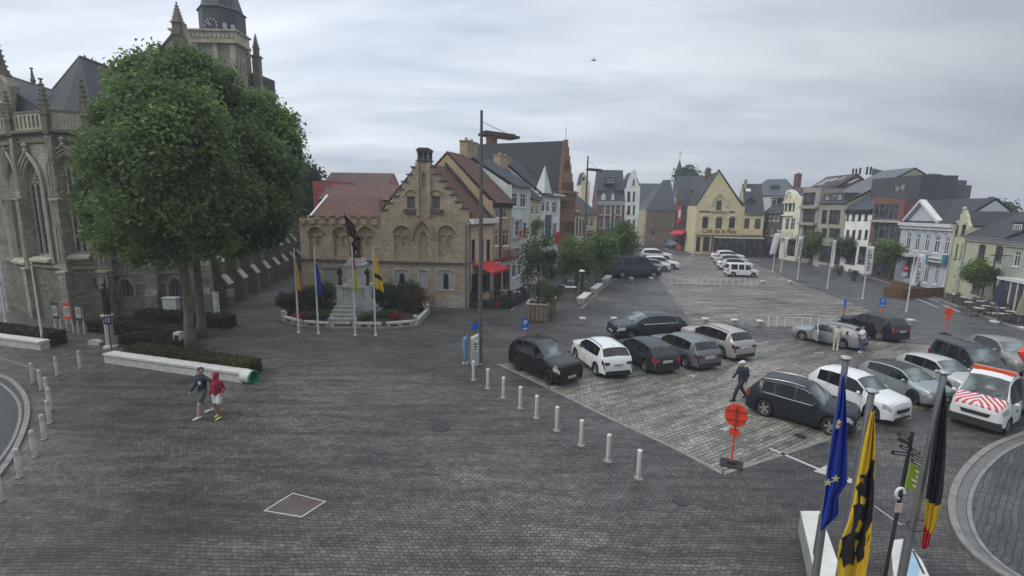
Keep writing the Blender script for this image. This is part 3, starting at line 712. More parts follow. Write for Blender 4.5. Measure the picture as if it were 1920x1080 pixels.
for a in arches + annexar:                                          # moulded twin lights inside each blind arch
 u0, u1, z0, z1 = rr(*a); w = u1 - u0; rz_ = z1 - w * 0.5
 for s_ in (0.27, 0.73):
  c = u0 + w * s_; r = w * 0.23
  pts = [(c + r * math.cos(t), -0.1, rz_ - 0.35 + r * 1.1 * math.sin(t)) for t in [math.pi * k / 8 for k in range(9)]]
  m.tube(pts, 0.05, 6)
 m.tube([(u0 + w / 2, -0.1, rz_ - 0.35), (u0 + w / 2, -0.1, rz_ - 0.8)], 0.07, 6)
 n_ = 10; c = (u0 + u1) / 2
 m.tube([(c + (w / 2 + 0.08) * math.cos(t), 0.01, rz_ + (z1 - rz_ + 0.08) * math.sin(t)) for t in [math.pi * k / n_ for k in range(n_ + 1)]], 0.06, 6)
 m.build('arch_moulding', BMO, hall); m = MB(FH.frame)
for a in upw:
 u0, u1, z0, z1 = rr(*a); c = (u0 + u1) / 2; r = (u1 - u0) / 2 + 0.15
 m.tube([(c + r * math.cos(t), 0.02, z1 + 0.05 + r * math.sin(t)) for t in [math.pi * k / 8 for k in range(9)]], 0.07, 6); m.build('window_hood', BMO, hall); m = MB(FH.frame)
u0, u1, z0, z1 = rr(*niches[0])
zcap = hp(795, 420)[1]
m.prism([(u0 - 0.7, z1 - 0.7), (u0 - 0.5, z1 - 0.7), (u0 - 0.25, z1 + 0.2), ((u0 + u1) / 2, zcap + 0.25), (u1 + 0.25, z1 + 0.2), (u1 + 0.5, z1 - 0.7), (u1 + 0.7, z1 - 0.7), (u1 + 0.4, z1 + 0.45), ((u0 + u1) / 2, zcap + 0.55), (u0 - 0.4, z1 + 0.45)], 0.003, 0.2)
m.build('arch_moulding', plain('brown brick moulding', (0.3, 0.22, 0.13), 0.85, var=0.3), hall)
m = MB(FH.frame); zt = hp(795, 304)[1]; ub0, ub1 = hp(787, 400)[0], hp(802, 400)[0]
for u in (ub0 - 0.25, ub1): m.box(u, u + 0.25, 0.0, 0.16, zcap + 0.6, zt - 0.05)
m.build('pilaster', YBRICK, hall)
m = MB(FH.frame); u0, u1, z0, z1 = rr(782, 280, 807, 302); w = u1 - u0
m.box(u0, u1, -0.75, 0.1, z0, z0 + 0.12)
for a in (u0 + 0.05, u0 + w / 2 - 0.08, u1 - 0.21):
 for d in (-0.72, -0.06): m.box(a, a + 0.16, d, d + 0.14, z0 + 0.12, z1 - 0.25)
m.box(u0, u1, -0.75, 0.1, z1 - 0.25, z1 - 0.08); m.prism([(u0 - 0.1, z1 - 0.08), (u1 + 0.1, z1 - 0.08), (u1 - 0.15, z1 + 0.12), (u0 + 0.15, z1 + 0.12)], -0.8, 0.15)
m.build('bell_cote', plain('dark bell cote metal', (0.07, 0.065, 0.07), 0.6, var=0.3), hall)
for a, k in [(x, 'rect') for x in upw]:
 win_at(FH.frame, *rr(*a), hall, fm=plain('grey wooden frame', (0.2, 0.2, 0.2), 0.6), gm=plain('grey shutter', (0.1, 0.12, 0.13), 0.5), cols=3, rows=1, sill=False, name='shutter', depth=0.2)
for i, a in enumerate(pan):
 u0, u1, z0, z1 = rr(*a); m = MB(FH.frame); o = dedupe(arch_out(u0, u1, z0, z1, 'seg')); m.prism(shrink(o, 0.04), -0.12, -0.05)
 p = m.build('stone_panel', plain('pale memorial panel', (0.36, 0.36, 0.345), 0.6, var=0.15), hall)
 m = MB(FH.frame); m.prism(o, -0.05, 0.05, holes=[shrink(o, 0.09)]); m.build('panel_frame', PALE, p)
 if i != 1:
  c = (u0 + u1) / 2; m = MB(FH.frame); m.prism(dedupe(arch_out(c - 0.19, c + 0.19, z0 + 0.15, z1 - 0.4, 'round')), -0.045, 0.02); q = m.build('niche_figure', plain('dark bronze relief', (0.02, 0.022, 0.035), 0.5, 0.3, var=0.4, scale=9), p)
u0, u1, z0, z1 = rr(609, 500, 633, 538); m = MB(FH.frame); m.box(u0 - 0.1, u1 + 0.1, -0.1, -0.0, 0.05, z1 - 0.05); m.box(u0 - 0.2, u1 + 0.2, -0.02, 0.1, z1 - 0.1, z1 + 0.12); m.build('door', plain('grey panelled door', (0.24, 0.25, 0.235), 0.6), hall)
# peeling plinth patch of whitewash
m = MB(FH.frame); u0 = hp(815, 555)[0]
m.prism([(u0, 0), (U + 0.012, 0), (U + 0.012, 1.5), (U - 1.2, 1.15), (u0 + 0.8, 1.0), (u0, 0.7)], 0.003, 0.03); m.build('whitewashed_plinth', PBRICK, hall)
# roofs
m = MB(FH.frame); ap = hp(795, 318)[1] - 0.15; e0, e1 = hp(720, 394)[1] - 0.45, hp(872, 392)[1] - 0.45; um = (uL + U) / 2
for a, b, za, zb_ in ((uL - 0.25, um, e0, ap), (um, U + 0.1, ap, e1)):
 m.mesh([(a, -0.52, za), (b, -0.52, zb_), (b, -11, zb_), (a, -11, za), (a, -0.52, za + .15), (b, -0.52, zb_ + .15), (b, -11, zb_ + .15), (a, -11, za + .15)], [(0, 1, 2, 3), (7, 6, 5, 4), (0, 4, 5, 1), (2, 6, 7, 3), (0, 3, 7, 4), (1, 5, 6, 2)])
m.build('gable_roof', TILE, hall)
m = MB(FH.frame); zr = zrow(*FH.pt(uL / 2, -3.6, 0).to_2d(), 369); zz = zc + 0.1; a0 = hp(578, 400)[0]; a1 = uL - 0.05
# hipped on its right end like the photo
m.mesh([(a0, -0.2, zz), (a1, -0.2, zz), (a1 - 1.6, -3.6, zr), (a0, -3.6, zr), (a0, -7, zz), (a1, -7, zz)], [(0, 1, 2, 3), (3, 2, 5, 4), (1, 5, 2), (0, 3, 4), (0, 4, 5, 1)])
m.build('annex_roof', TILE, hall)
m = MB(FH.frame); m.box(a0 - 0.2, a0 - 0.02, -7, -0.15, zz, zz + 0.2); m.prism([(-0.15, zz), (-3.6, zr + 0.15), (-3.6, zr - 0.1), (-0.3, zz - 0.1)], a0 - 0.2, a0 - 0.02, axis=0); m.build('verge_board', WHITE, hall)
m = MB(FH.frame); m.tube([(U - 0.15, 0.12, 0.1), (U - 0.15, 0.12, 6.8)], 0.06, 8); m.build('downpipe', GREYM, hall)

# low roofs behind the hall
W1 = {'kind': 'rect'}
house('long red tiled roof rising right behind the hall annex', gp(600, 52), gp(742, 52), [(600, 372), (742, 372)], 9, RBRICK, rpy=349, roofm=TILE, wins=[], group=None)
house('faded tiled roof furthest back behind the hall, left of the stepped gable', gp(606, 66), gp(728, 66), [(606, 350), (728, 350)], 8, plaster('salmon plaster', (0.3, 0.12, 0.1)), rpy=326, roofm=brick('faded tile', (0.22, 0.14, 0.11), (0.18, 0.11, 0.09), (0.08, 0.06, 0.05), 0.24, 0.3, 0.03), group=None)
house('small red walled house between the church trees and the hall', gp(590, 58), gp(640, 58), [(590, 340), (641, 338)], 6, plaster('red plaster', (0.3, 0.07, 0.06)), roof='flat', roofm=TILE, wins=[(610, 343, 617, 358)], group=None)

# ------------------------------------------------------------------ the row on the left side of the square
def rowy(x): return 578 + (x - 878) * (457 - 578) / (1190 - 878)
def RP(x, py=440): return GV(x, py, rowy(x))
PINKP = plaster('cream pink plaster', (0.42, 0.33, 0.24)); ORNP = plaster('ochre plaster', (0.3, 0.225, 0.15)); WHP = plaster('white plaster', (0.55, 0.57, 0.55)); GRP = plaster('pale grey plaster', (0.42, 0.45, 0.44)); CRP = plaster('cream plaster', (0.47, 0.42, 0.31)); YP = plaster('soft yellow plaster', (0.42, 0.34, 0.18))
T1 = {'cols': 2, 'transom': 0.7}; TD = {'cols': 1, 'transom': 0.7, 'fm': DARKF}; DK = {'cols': 2, 'fm': DARKF}; DOOR = {'door': True, 'cols': 1, 'fm': DARKF, 'sill': False}
def ex1(F, root, ze, rz):
 m = MB(F.frame); z = F.pix(900, 415)[1]; m.box(0.0, F.U + 0.3, 0.004, 0.5, z - 0.18, z + 0.22); m.build('gutter_box', WHITE, root)
 awning(F, root, 886, 921, 496, 0, 1.7, RED, slope=0.55)
 m = MB(F.off(1.9).frame); a, b, c_, d = F.off(1.9).rect(884, 393, 896, 411); m.box(a, b, -1.2, 0, c_, d); m.build('dormer', GREYM, root)
 m = MB(F.frame); m.tube([(0.12, 0.1, 0), (0.12, 0.1, ze)], 0.055, 6); m.build('downpipe', GREYM, root)
 # zinc clad party wall up the verge to the next house
 m = MB(F.frame); m.prism([(0.4, ze + 0.1), (-4.6, rz + 0.55), (-4.6, rz + 0.1), (-4.3, rz + 0.1), (0.4, ze - 0.1)], F.U - 0.2, F.U + 0.06, axis=0); m.build('zinc_verge', LEAD, root)
house('low cream house with narrow windows and a red awning beside the stepped gable hall', RP(878), RP(923), [(878, 416), (923, 416)], 9, PINKP, rpy=312, roofm=TILE, extra=ex1,
      wins=[(884, 449, 891, 491, TD), (900, 449, 907, 491, TD), (912, 449, 919, 491, TD), (884, 513, 897, 576, DOOR), (902, 513, 919, 545, DK)])
def ex2(F, root, ze, rz):
 m = MB(F.frame); u0, u1, z0, z1 = F.rect(926, 468, 956, 483); m.box(u0, u1, 0.0, 1.0, z0 - 0.15, z0)
 n = 14
 for k in range(n + 1): m.box(u0 + (u1 - u0) * k / n - 0.025, u0 + (u1 - u0) * k / n + 0.025, 0.93, 0.98, z0 + 0.001, z1)
 m.box(u0, u1, 0.9, 1.0, z1, z1 + 0.07); m.build('balcony', plain('dull red railing', (0.2, 0.04, 0.035), 0.6), root)
 m = MB(F.frame); z = F.pix(940, 492)[1]; m.box(0.05, F.U, 0.004, 0.6, z - 0.2, z + 0.25); m.build('sign_band', WHITE, root)
 m = MB(F.frame); u, _ = F.pix(938, 430); m.box(u - 0.16, u + 0.16, 0.003, 0.12, 3.2, ze - 0.2); m.build('pilaster', plain('brown pilaster', (0.12, 0.08, 0.05), 0.7), root)
 chimney(F, root, 876, 265, 896, 289, 4.2, YBRICK)
 skylight(F, root, ze, rz, 9, 923, 332, 0.9, 0.9)
house('ochre house with a red balcony over a white sign band', RP(923), RP(957.5), [(923, 376), (957.5, 378)], 9, ORNP, rpy=291, roofm=TILE, extra=ex2, cornice=(0.3, 0.3, BROWNT),
      wins=[(928, 430, 935, 461, T1), (943, 430, 954, 461, T1), (930, 390, 937, 408, T1), (942, 390, 951, 408, T1), (926, 505, 940, 560, DOOR), (943, 508, 955, 540, DK)])
def ex3(F, root, ze, rz):
 chimney(F, root, 938, 292, 958, 309, 4.0, ORNP)
 m = MB(F.frame); u0, u1, z0, z1 = F.rect(961, 412, 975, 447); m.prism([(u0 - .2, z0), (u1 + .2, z0), (u1 + .2, z1 + .3), (u0 - .2, z1 + .3)], 0.003, 0.25, holes=[[(u0, z0 + .2), (u1, z0 + .2), (u1, z1), (u0, z1)]]); m.build('bay_frame', WHITE, root)
 m = MB(F.frame); u0, u1, z0, z1 = F.rect(963, 432, 971, 444); m.box(u0, u1, 0.6, 0.72, z0, z1); s_ = m.build('hanging_sign', RED, root)
 m = MB(F.frame); c = (u0 + u1) / 2; m.box(c - .25, c + .25, 0.722, 0.74, (z0 + z1) / 2 - .12, (z0 + z1) / 2 + .12); m.box(c - .05, c + .05, 0.1, 0.6, z1 - .1, z1); m.build('sign_mark', WHITE, s_)
house('pale grey plastered house with twin casements and slate roof, behind the planter trees', RP(958), RP(993), [(958, 346), (993, 348)], 9, GRP, rpy=299, extra=ex3,
      wins=[(960, 362, 970, 388, T1), (976, 363, 986, 389, T1), (962, 415, 974, 443, T1), (978, 417, 988, 444, T1), (960, 486, 968, 520, T1), (971, 488, 978, 516, T1)])
house('low cream house squeezed between the grey and the white spired house', RP(993), RP(1012), [(993, 371), (1012, 373)], 8, CRP, rpy=318, wins=[(996, 385, 1001, 402, T1), (1004, 386, 1009, 402, T1), (996, 418, 1008, 440, TD)])
def ex5(F, root, ze, rz):
 f = F.off(-0.35); u0, z0 = f.pix(1021, 362); u1, _ = f.pix(1035, 362); ut, zt = f.pix(1028, 309)
 m = MB(f.frame); m.mesh([(u0, 0, z0), (u1, 0, z0), (u1, -1.2, z0), (u0, -1.2, z0), ((u0 + u1) / 2, -0.5, zt)], [(0, 1, 2, 3), (0, 4, 1), (1, 4, 2), (2, 4, 3), (3, 4, 0)]); m.build('spirelet', plaster('pale green render', (0.42, 0.46, 0.42)), root)
 m = MB(F.frame); u0, _ = F.pix(1035, 370); m.box(u0, F.U + 0.25, 0.005, 0.5, ze - 0.05, ze + 0.2); m.build('eaves_box', WHITE, root)
 m = MB(F.frame); u0, u1, a, b = F.rect(1022, 403, 1033, 450); m.box(u0, u1, 0.003, 0.05, a, b); m.build('shop_blind', plain('slate blue panel', (0.06, 0.08, 0.12), 0.5), root)
 m = MB(F.frame); u0, u1, a, b = F.rect(1033, 434, 1041, 459); m.prism([((u0 + u1) / 2 + (u1 - u0) / 2 * math.cos(t), (a + b) / 2 + (b - a) / 2 * math.sin(t)) for t in [math.pi * k / 8 for k in range(16)]], 0.5, 0.65); m.build('hanging_sign', RED, root)
house('white house with a slim pointed spirelet over its eaves', RP(1012.5), RP(1048.5), [(1012.5, 364), (1048.5, 366)], 10, WHP, rpy=303, extra=ex5,
      wins=[(1015, 378, 1022, 397, T1), (1024, 378, 1030, 397, T1), (1035, 379, 1044, 400, T1), (1015, 418, 1021, 446, T1), (1036, 418, 1044, 448, T1), (1016, 470, 1042, 500, DK)])
st6 = [(1049, 356), (1050.3, 356), (1050.3, 340), (1052, 340), (1052, 325), (1054, 325), (1054, 308), (1056, 308), (1056, 292), (1058, 292), (1058, 276), (1060.5, 276), (1060.5, 262), (1065.5, 262), (1065.5, 276), (1067.5, 276), (1067.5, 292), (1069.5, 292), (1069.5, 308), (1071.5, 308), (1071.5, 325), (1073.5, 325), (1073.5, 340), (1075.5, 340), (1075.5, 358), (1077, 358)]
def ex6(F, root, ze, rz):
 u, z = F.pix(1063, 262); m = MB(F.frame); m.tube([(u, -0.15, z), (u, -0.15, z + 1.6)], 0.03, 6); m.tube([(u - .3, -0.15, z + 1.1), (u + .3, -0.15, z + 1.1)], 0.02, 6); m.build('finial', BLACK, root)
 m = MB(F.frame)
 for k in range(6):
  u = F.U * (k + 0.5) / 6; m.box(u - 0.07, u + 0.07, 0.003, 0.1, 3.5, ze - 0.5)
 m.box(0, F.U, 0.004, 0.35, ze - 0.3, ze); m.box(0, F.U, 0.004, 0.25, 3.2, 3.5); m.build('pilaster', OBRICK, root)
 chimney(F, root, 921, 258, 932, 287, 11, RBRICK)
house('tall brown brick house with a finialed step gable and a huge slate roof', RP(1049), RP(1077), st6, 13, OBRICK, roof='gable', gz=None, extra=ex6, name='step_gabled_house',
      wins=[(1051 + k * 4.3, a, 1053.6 + k * 4.3, b, TD) for a, b in ((342, 357), (376, 391), (416, 434)) for k in range(6)] + [(1060, 302, 1063, 318, TD), (1064.5, 303, 1067, 318, TD), (1052, 465, 1074, 490, DK)])
house('narrow beige house with a dark tiled roof right of the tall brown step gable', RP(1077.5), RP(1097), [(1077.5, 393), (1097, 400)], 11, CRP, rpy=331, roofm=TILE, wins=[(1080, 408, 1084, 440, TD), (1086, 410, 1090, 440, TD), (1092, 412, 1095, 440, TD)])
house('narrow soft yellow house half hidden by the green street trees', RP(1097.5), RP(1118), [(1097.5, 396), (1118, 400)], 10, YP, rpy=352, roofm=SLATE, wins=[(1099, 408, 1104, 424, T1), (1107, 409, 1112, 425, T1), (1100, 432, 1114, 446, T1)])
def ex9(F, root, ze, rz):
 dormer(F, root, 1134, 334, 1153, 345, 1.6, SLATEB, style={'cols': 3}); dormer(F, root, 1120, 357, 1133, 372, 0.9, SLATEB, style={'cols': 2, 'fm': DARKF}); dormer(F, root, 1152, 357, 1168, 372, 0.9, SLATEB, style={'cols': 3, 'fm': DARKF})
 m = MB(F.frame)
 for x0, x1 in ((1134, 1146), (1153, 1165)):
  u0, u1, _, _ = F.rect(x0 - 1, 380, x1 + 1, 400); z0 = F.pix(x0, 432)[1]
  m.box(u0, u0 + 0.25, 0.003, 0.1, z0, ze - 0.2); m.box(u1 - 0.25, u1, 0.003, 0.1, z0, ze - 0.2)
 m.build('pilaster', WHITE, root)
 for x0, x1 in ((1127, 1136), (1146, 1152)):
  m = MB(F.frame); u0, u1, a, b = F.rect(x0, 366, x1, 375); c = (u0 + u1) / 2; m.prism([(u0, a), (u1, a), (u1 - .1, b), (c, b + .5), (u0 + .1, b)], -0.2, 0.1); m.build('parapet_ornament', WHITE, root)
house('brick house with white pilasters and dormers closing the left side of the square', gp(1119, 100), gp(1170, 99.7), [(1119, 377), (1170, 376)], 11, RBRICK, rpy=320, roofm=SLATEB, extra=ex9, cornice=(0.35, 0.4, WHITE),
      wins=[(1124, 385, 1131, 403, T1), (1136, 385, 1144, 403, T1), (1155, 385, 1163, 403, T1), (1124, 411, 1131, 427, T1), (1136, 411, 1144, 428, T1), (1155, 411, 1163, 428, T1)])
house('small pale gabled house peeping over the roofs beside the second lamp mast', gp(1086, 92), gp(1103, 92), [(1086, 345), (1094.5, 321), (1103, 345)], 6, CRP, roof='gable', wins=[(1092, 332, 1097, 340)], group=None)
house('white house with a tall curved gable at the street corner', gp(1170.5, 98.6), gp(1196, 98.4), [(1170.5, 352), (1175, 350), (1178, 338), (1184, 324), (1187, 318), (1191, 318), (1194, 326), (1195, 345), (1196, 350)], 11, plaster('bright white plaster', (0.62, 0.62, 0.58)), roof='gable', roofm=SLATEB, cornice=None,
      wins=[(1176, 359, 1182, 377, DK), (1186.5, 359, 1190.5, 377, DK), (1176, 385, 1182, 402, DK), (1186.5, 385, 1190.5, 402, DK), (1176, 412, 1182, 428, DK), (1186.5, 412, 1190.5, 428, DK), (1186.5, 336, 1190, 347, {'kind': 'round', 'fm': DARKF, 'cols': 1}), (1176, 434, 1191, 450, DK)])
# ------------------------------------------------------------------ far end of the square, the street and the cafe
house('grey slated terrace of roofs at the far end of the side street', gp(1197, 131), gp(1238, 130), [(1197, 392), (1238, 392)], 16, plaster('dull pinkish plaster', (0.3, 0.2, 0.18)), rpy=345, roofm=SLATEB, wins=[(1200, 398, 1205, 412, T1), (1208, 398, 1213, 412, T1), (1200, 420, 1206, 436, DK)])
def ex12(F, root, ze, rz):
 m = MB(F.frame); n = 11
 for k in range(n): m.box(F.U * (k + .25) / n, F.U * (k + .55) / n, 0.003, 0.35, F.pix(1235, 432)[1], ze - 0.1)
 m.build('pilaster', plaster('beige rib plaster', (0.33, 0.28, 0.2)), root)
 m = MB(F.off(0.1).frame); f = F.off(0.1)
 for i, (x0, y0, x1) in enumerate([(1266, 398, 1272.5), (1266.5, 385, 1272), (1267, 368, 1271), (1268, 349, 1270.5)]):
  a, b, c_, d = f.rect(x0, y0, x1, y0 + 50 if i == 0 else y0 + 20); m.box(a, b, -0.6 + .01 * i, 0.3 - .02 * i, c_, d)
 m.build('chimney', OBRICK, root)
house('beige hall with tall rib windows and a great hipped slate roof across the street', gp(1209, 112), gp(1264, 111.5), [(1209, 392), (1264, 392)], 13, plaster('beige plaster', (0.3, 0.24, 0.17)), rpy=338, hip=(5, 0), roofm=SLATEB, extra=ex12, eave_over=0.4,
      wins=[(1212 + k * 5, 398, 1214.4 + k * 5, 431, {'cols': 1, 'fm': DARKF, 'sill': False}) for k in range(10)] + [(1222, 426, 1228, 440, {'kind': 'round', 'fm': DARKF, 'cols': 1, 'sill': False})])
def exsp(F, root, ze, rz): pass
sp = thing('church_turret', 'small open bell turret with a pointed slate spire rising over the far roofs', 'turret', tuple(gp(1265, 150)))
c = gp(1265, 150); zt, zm, zb0 = zrow(c.x, c.y, 299), zrow(c.x, c.y, 322), zrow(c.x, c.y, 334)
m = MB(); m.lathe([(1.5, zb0 - 6), (1.5, zb0 - 1)], (c.x, c.y, 0), 8); m.lathe([(1.5, zb0 - 1), (0, zb0 - 0.9)], (c.x, c.y, 0), 8)
for k in range(8):
 a = math.pi / 4 * k; m.tube([(c.x + 1.05 * math.cos(a), c.y + 1.05 * math.sin(a), zb0 - 1), (c.x + 1.05 * math.cos(a), c.y + 1.05 * math.sin(a), zm)], 0.13, 6)
m.build('belfry', plain('dark lead', (0.1, 0.11, 0.13), 0.5), sp)
m = MB(); m.lathe([(0, zm), (1.45, zm), (0.9, zm + 0.8), (0.45, zm + 2.4), (0.05, zt), (0, zt)], (c.x, c.y, 0), 8); m.build('spire', SLATEB, sp)
m = MB(); m.tube([(c.x, c.y, zt - 0.2), (c.x, c.y, zt + 2.6)], 0.06, 6); m.tube([(c.x - .6, c.y, zt + 1.8), (c.x + .6, c.y, zt + 1.8)], 0.05, 6); m.build('cross', BLACK, sp)
house('dark slate roofed house stepping back behind the beige hall', gp(1262, 122), gp(1312, 120), [(1262, 376), (1312, 376)], 14, GBRICK, rpy=331, roofm=SLATE, wins=[])
def ex13(F, root, ze, rz):
 m = MB(F.frame); u0, u1, a, b = F.rect(1273, 386, 1278.5, 418); m.box(u0, u1, 0.1, 0.3, a, b); s_ = m.build('sign_board', RED, root)
 m = MB(F.frame); m.box(u0 + .1, u1 - .1, 0.302, 0.33, a + (b - a) * .3, b - (b - a) * .25); m.build('sign_panel', WHITE, s_)
 awning(F, root, 1266, 1290, 431, 0, 2.2, RED, slope=0.7)
 m = MB(F.off(3).frame); f = F.off(3)
 a = f.rect(1272, 356, 1296, 378); m.box(a[0], a[1], -5, 0, a[2], a[3]); m.build('upper_storey', plain('blue grey cladding', (0.07, 0.085, 0.11), 0.5), root)
house('dark slate hung corner house with red and white signs and a red awning', gp(1271, 100), gp(1303, 97), [(1271, 377), (1303, 377)], 9, plain('slate hanging', (0.05, 0.056, 0.07), 0.6, var=0.2), roof='flat', extra=ex13, wins=[(1282, 384, 1286, 402, DK), (1290, 384, 1294, 402, DK), (1282, 408, 1287, 425, DK), (1292, 408, 1297, 425, DK), (1275, 440, 1298, 460, DK)])
# cafe
cA, cB, cC = gp(1303, 91.5), gp(1393, 90.5), gp(1430, 89.5)
YEL = brick('bright yellow brick', (0.72, 0.65, 0.42), (0.62, 0.55, 0.35), (0.55, 0.48, 0.31), 0.22, 0.075, 0.01, stain=0.3, stainc=(0.42, 0.33, 0.17), bump=0.2)
WC = {'cols': 2, 'transom': 0.62, 'kind': 'seg', 'fm': DARKF}
def exC(F, root, ze, rz):
 u0, u1, a, b = F.rect(1304, 429, 1431, 441); m = MB(F.frame); m.box(0.05, F.U, 0.004, 0.3, a, b); sb = m.build('sign_band', plain('mustard sign band', (0.6, 0.5, 0.27), 0.7), root)
 c, z = F.pix(1347.5, 433.5)
 mw = Matrix.Translation(F.pt(c, 0.31, z)) @ Matrix((F.u, Z, F.n)).transposed().to_4x4()
 text_mesh('lettering', 'Café de la Paix', 1.05, BLACK, sb, mw, 0.03)
 m = MB(F.frame)
 for (x0, y0, x1, y1) in [(1317, 407, 1328, 427), (1342, 408, 1354, 427), (1367, 408, 1378, 427)]:
  u0, u1, a, b = F.rect(x0, y0, x1, y1); cc = (u0 + u1) / 2; r = (u1 - u0) / 2 + .25
  m.tube([(cc + r * math.cos(t), 0.03, b - .25 + r * .8 * math.sin(t)) for t in [math.pi * k / 8 for k in range(9)]], 0.13, 6)
 u0, u1, a, b = F.rect(1342, 375, 1354, 393); cc = (u0 + u1) / 2
 m.prism([(u0 - .9, a + .6), (u0 - .55, a + .6), (u0 - .5, b), (cc, b + 1.1), (u1 + .5, b), (u1 + .55, a + .6), (u1 + .9, a + .6), (u1 + .85, b + .2), (cc, b + 1.75), (u0 - .85, b + .2)], 0.003, 0.22)
 m.box(u0 - .8, u1 + .8, 0.003, 0.3, a - .35, a - .15)
 m.build('brick_moulding', YEL, root)
 m = MB(F.frame); z = F.pix(1345, 397)[1]
 for x0, x1 in ((1311, 1331), (1367, 1378)): u0, _ = F.pix(x0, 397); u1, _ = F.pix(x1, 397); m.box(u0, u1, 0.003, 0.06, z - .12, z + .12)
 m.build('slot_window', BLACK, root)
 tp_ = [F.pix(1303, 386), F.pix(1347.8, 320), F.pix(1393, 387)]
 m = MB(F.frame)
 for (a, b) in ((tp_[0], tp_[1]), (tp_[1], tp_[2])):
  m.prism([a, b, (b[0], b[1] + .28), (a[0], a[1] + .28)], -0.34, 0.12)
 m.build('verge', plain('dark verge', (0.05, 0.05, 0.055), 0.6), root)
 chimney(F, root, 1324, 316, 1333, 334, 5, RBRICK)
house('yellow brick cafe with a steep gable and black lettering over its terrace', cA, cB, [(1303, 385), (1306, 385), (1347.8, 321), (1390, 386), (1393, 386)], 13, YEL, name='cafe_building', cat='cafe', roof='gable', roofm=SLATE, extra=exC,
      wins=[(1317, 407, 1328, 427, WC), (1342, 408, 1354, 427, WC), (1367, 408, 1378, 427, WC), (1343, 376, 1353, 393, {'fm': DARKF, 'transom': .6}), (1305, 444, 1313, 472, DOOR), (1318, 444, 1330, 470, DK), (1334, 445, 1336.5, 472, DOOR)])
def exC2(F, root, ze, rz):
 dormer(F, root, 1401, 375, 1414, 392, 1.6, SLATE, style={'fm': DARKF}, pitched=True); skylight(F, root, ze, rz, 12, 1403, 357, 1.0, 0.9, WHITE)
 chimney(F, root, 1396, 338, 1401, 350, 5.0, STONE, pots=1)
 m = MB(F.frame); u0, u1, a, b = F.rect(1393, 429, 1430, 441); m.box(0.02, F.U, 0.004, 0.3, a, b); m.build('sign_band', plain('mustard sign band', (0.6, 0.5, 0.27), 0.7), root)
house('lower yellow wing of the cafe under a slate roof with one dormer', cB + Vector((0.02, 0, 0)), cC, [(1393.5, 399), (1430, 400)], 12, YEL, name='cafe_wing', cat='cafe', rpy=346, roofm=SLATE, extra=exC2,
      wins=[(1394.5, 409, 1405, 429, WC), (1415, 410, 1426, 430, WC), (1396, 446, 1426, 471, DK)])
# cafe terrace: glass screens under a flat awning
FC = Facade(cA, cC, back=-3.2); tr = thing('glazed_terrace', 'dark glazed cafe terrace under a flat black awning with a pale edge', 'terrace', tuple((FC.A + FC.B) / 2))
u0, z1 = FC.pix(1339, 446); u1, _ = FC.pix(1433, 446); z1 = max(z1, 2.4)
m = MB(FC.frame); m.box(u0, u1, -3, 0, z1, z1 + .12); m.build('awning_roof', plain('black canvas', (0.015, 0.015, 0.018), 0.7), tr); m = MB(FC.frame); m.box(u0, u1, 0.003, 0.1, z1 + .02, z1 + .22); m.build('awning_edge', WHITE, tr)
n = 9
for k in range(n):
 a, b = u0 + (u1 - u0) * k / n, u0 + (u1 - u0) * (k + 1) / n
 m = MB(FC.frame); o = [(a + .03, 0.05), (b - .03, 0.05), (b - .03, z1), (a + .03, z1)]; m.prism(o, -0.05, 0.03, holes=[shrink(o, 0.08)]); m.box(a + .1, b - .1, -0.04, 0.02, 0.15, 0.95); f_ = m.build('screen', BLACK, tr)
 m = MB(FC.frame); m.box(a + .1, b - .1, -0.02, -0.01, 0.95, z1 - .06); m.build('pane', GLS, f_)
# ------------------------------------------------------------------ the row on the right side of the square
def rby(x): return 478 + (x - 1430) * 55 / 304 if x < 1734 else 533 + (x - 1734) * 0.26
def RQ(x, py=430): return GV(x, py, rby(x))
def exR1(F, root, ze, rz): dormer(F, root, 1446, 372, 1458, 392, 1.5, SLATE, style={'cols': 1})
house('dark grey brick house beside the cafe with one white framed dormer', RQ(1430.5), RQ(1465), [(1430.5, 398), (1465, 397)], 11, GBRICK, rpy=352, extra=exR1, wins=[(1434, 401, 1439, 414, T1), (1442, 401, 1447, 414, T1), (1450, 401, 1455, 414, T1), (1457, 401, 1462, 414, T1), (1434, 428, 1440, 442, T1), (1445, 428, 1451, 442, T1), (1456, 428, 1462, 442, T1), (1437, 455, 1460, 480, DK)])
def exB1(F, root, ze, rz): dormer(F, root, 1444, 348, 1460, 356, 3.0, LEAD, style={'cols': 2, 'fm': DARKF})
house('wide pale slated roof standing behind the cafe wing', gp(1392, 118), gp(1482, 112), [(1392, 366), (1482, 366)], 18, GRP, rpy=337, roofm=LEAD, extra=exB1, group=None, hip=(3, 3))
CREAM = plaster('ornate cream stone', (0.52, 0.49, 0.4))
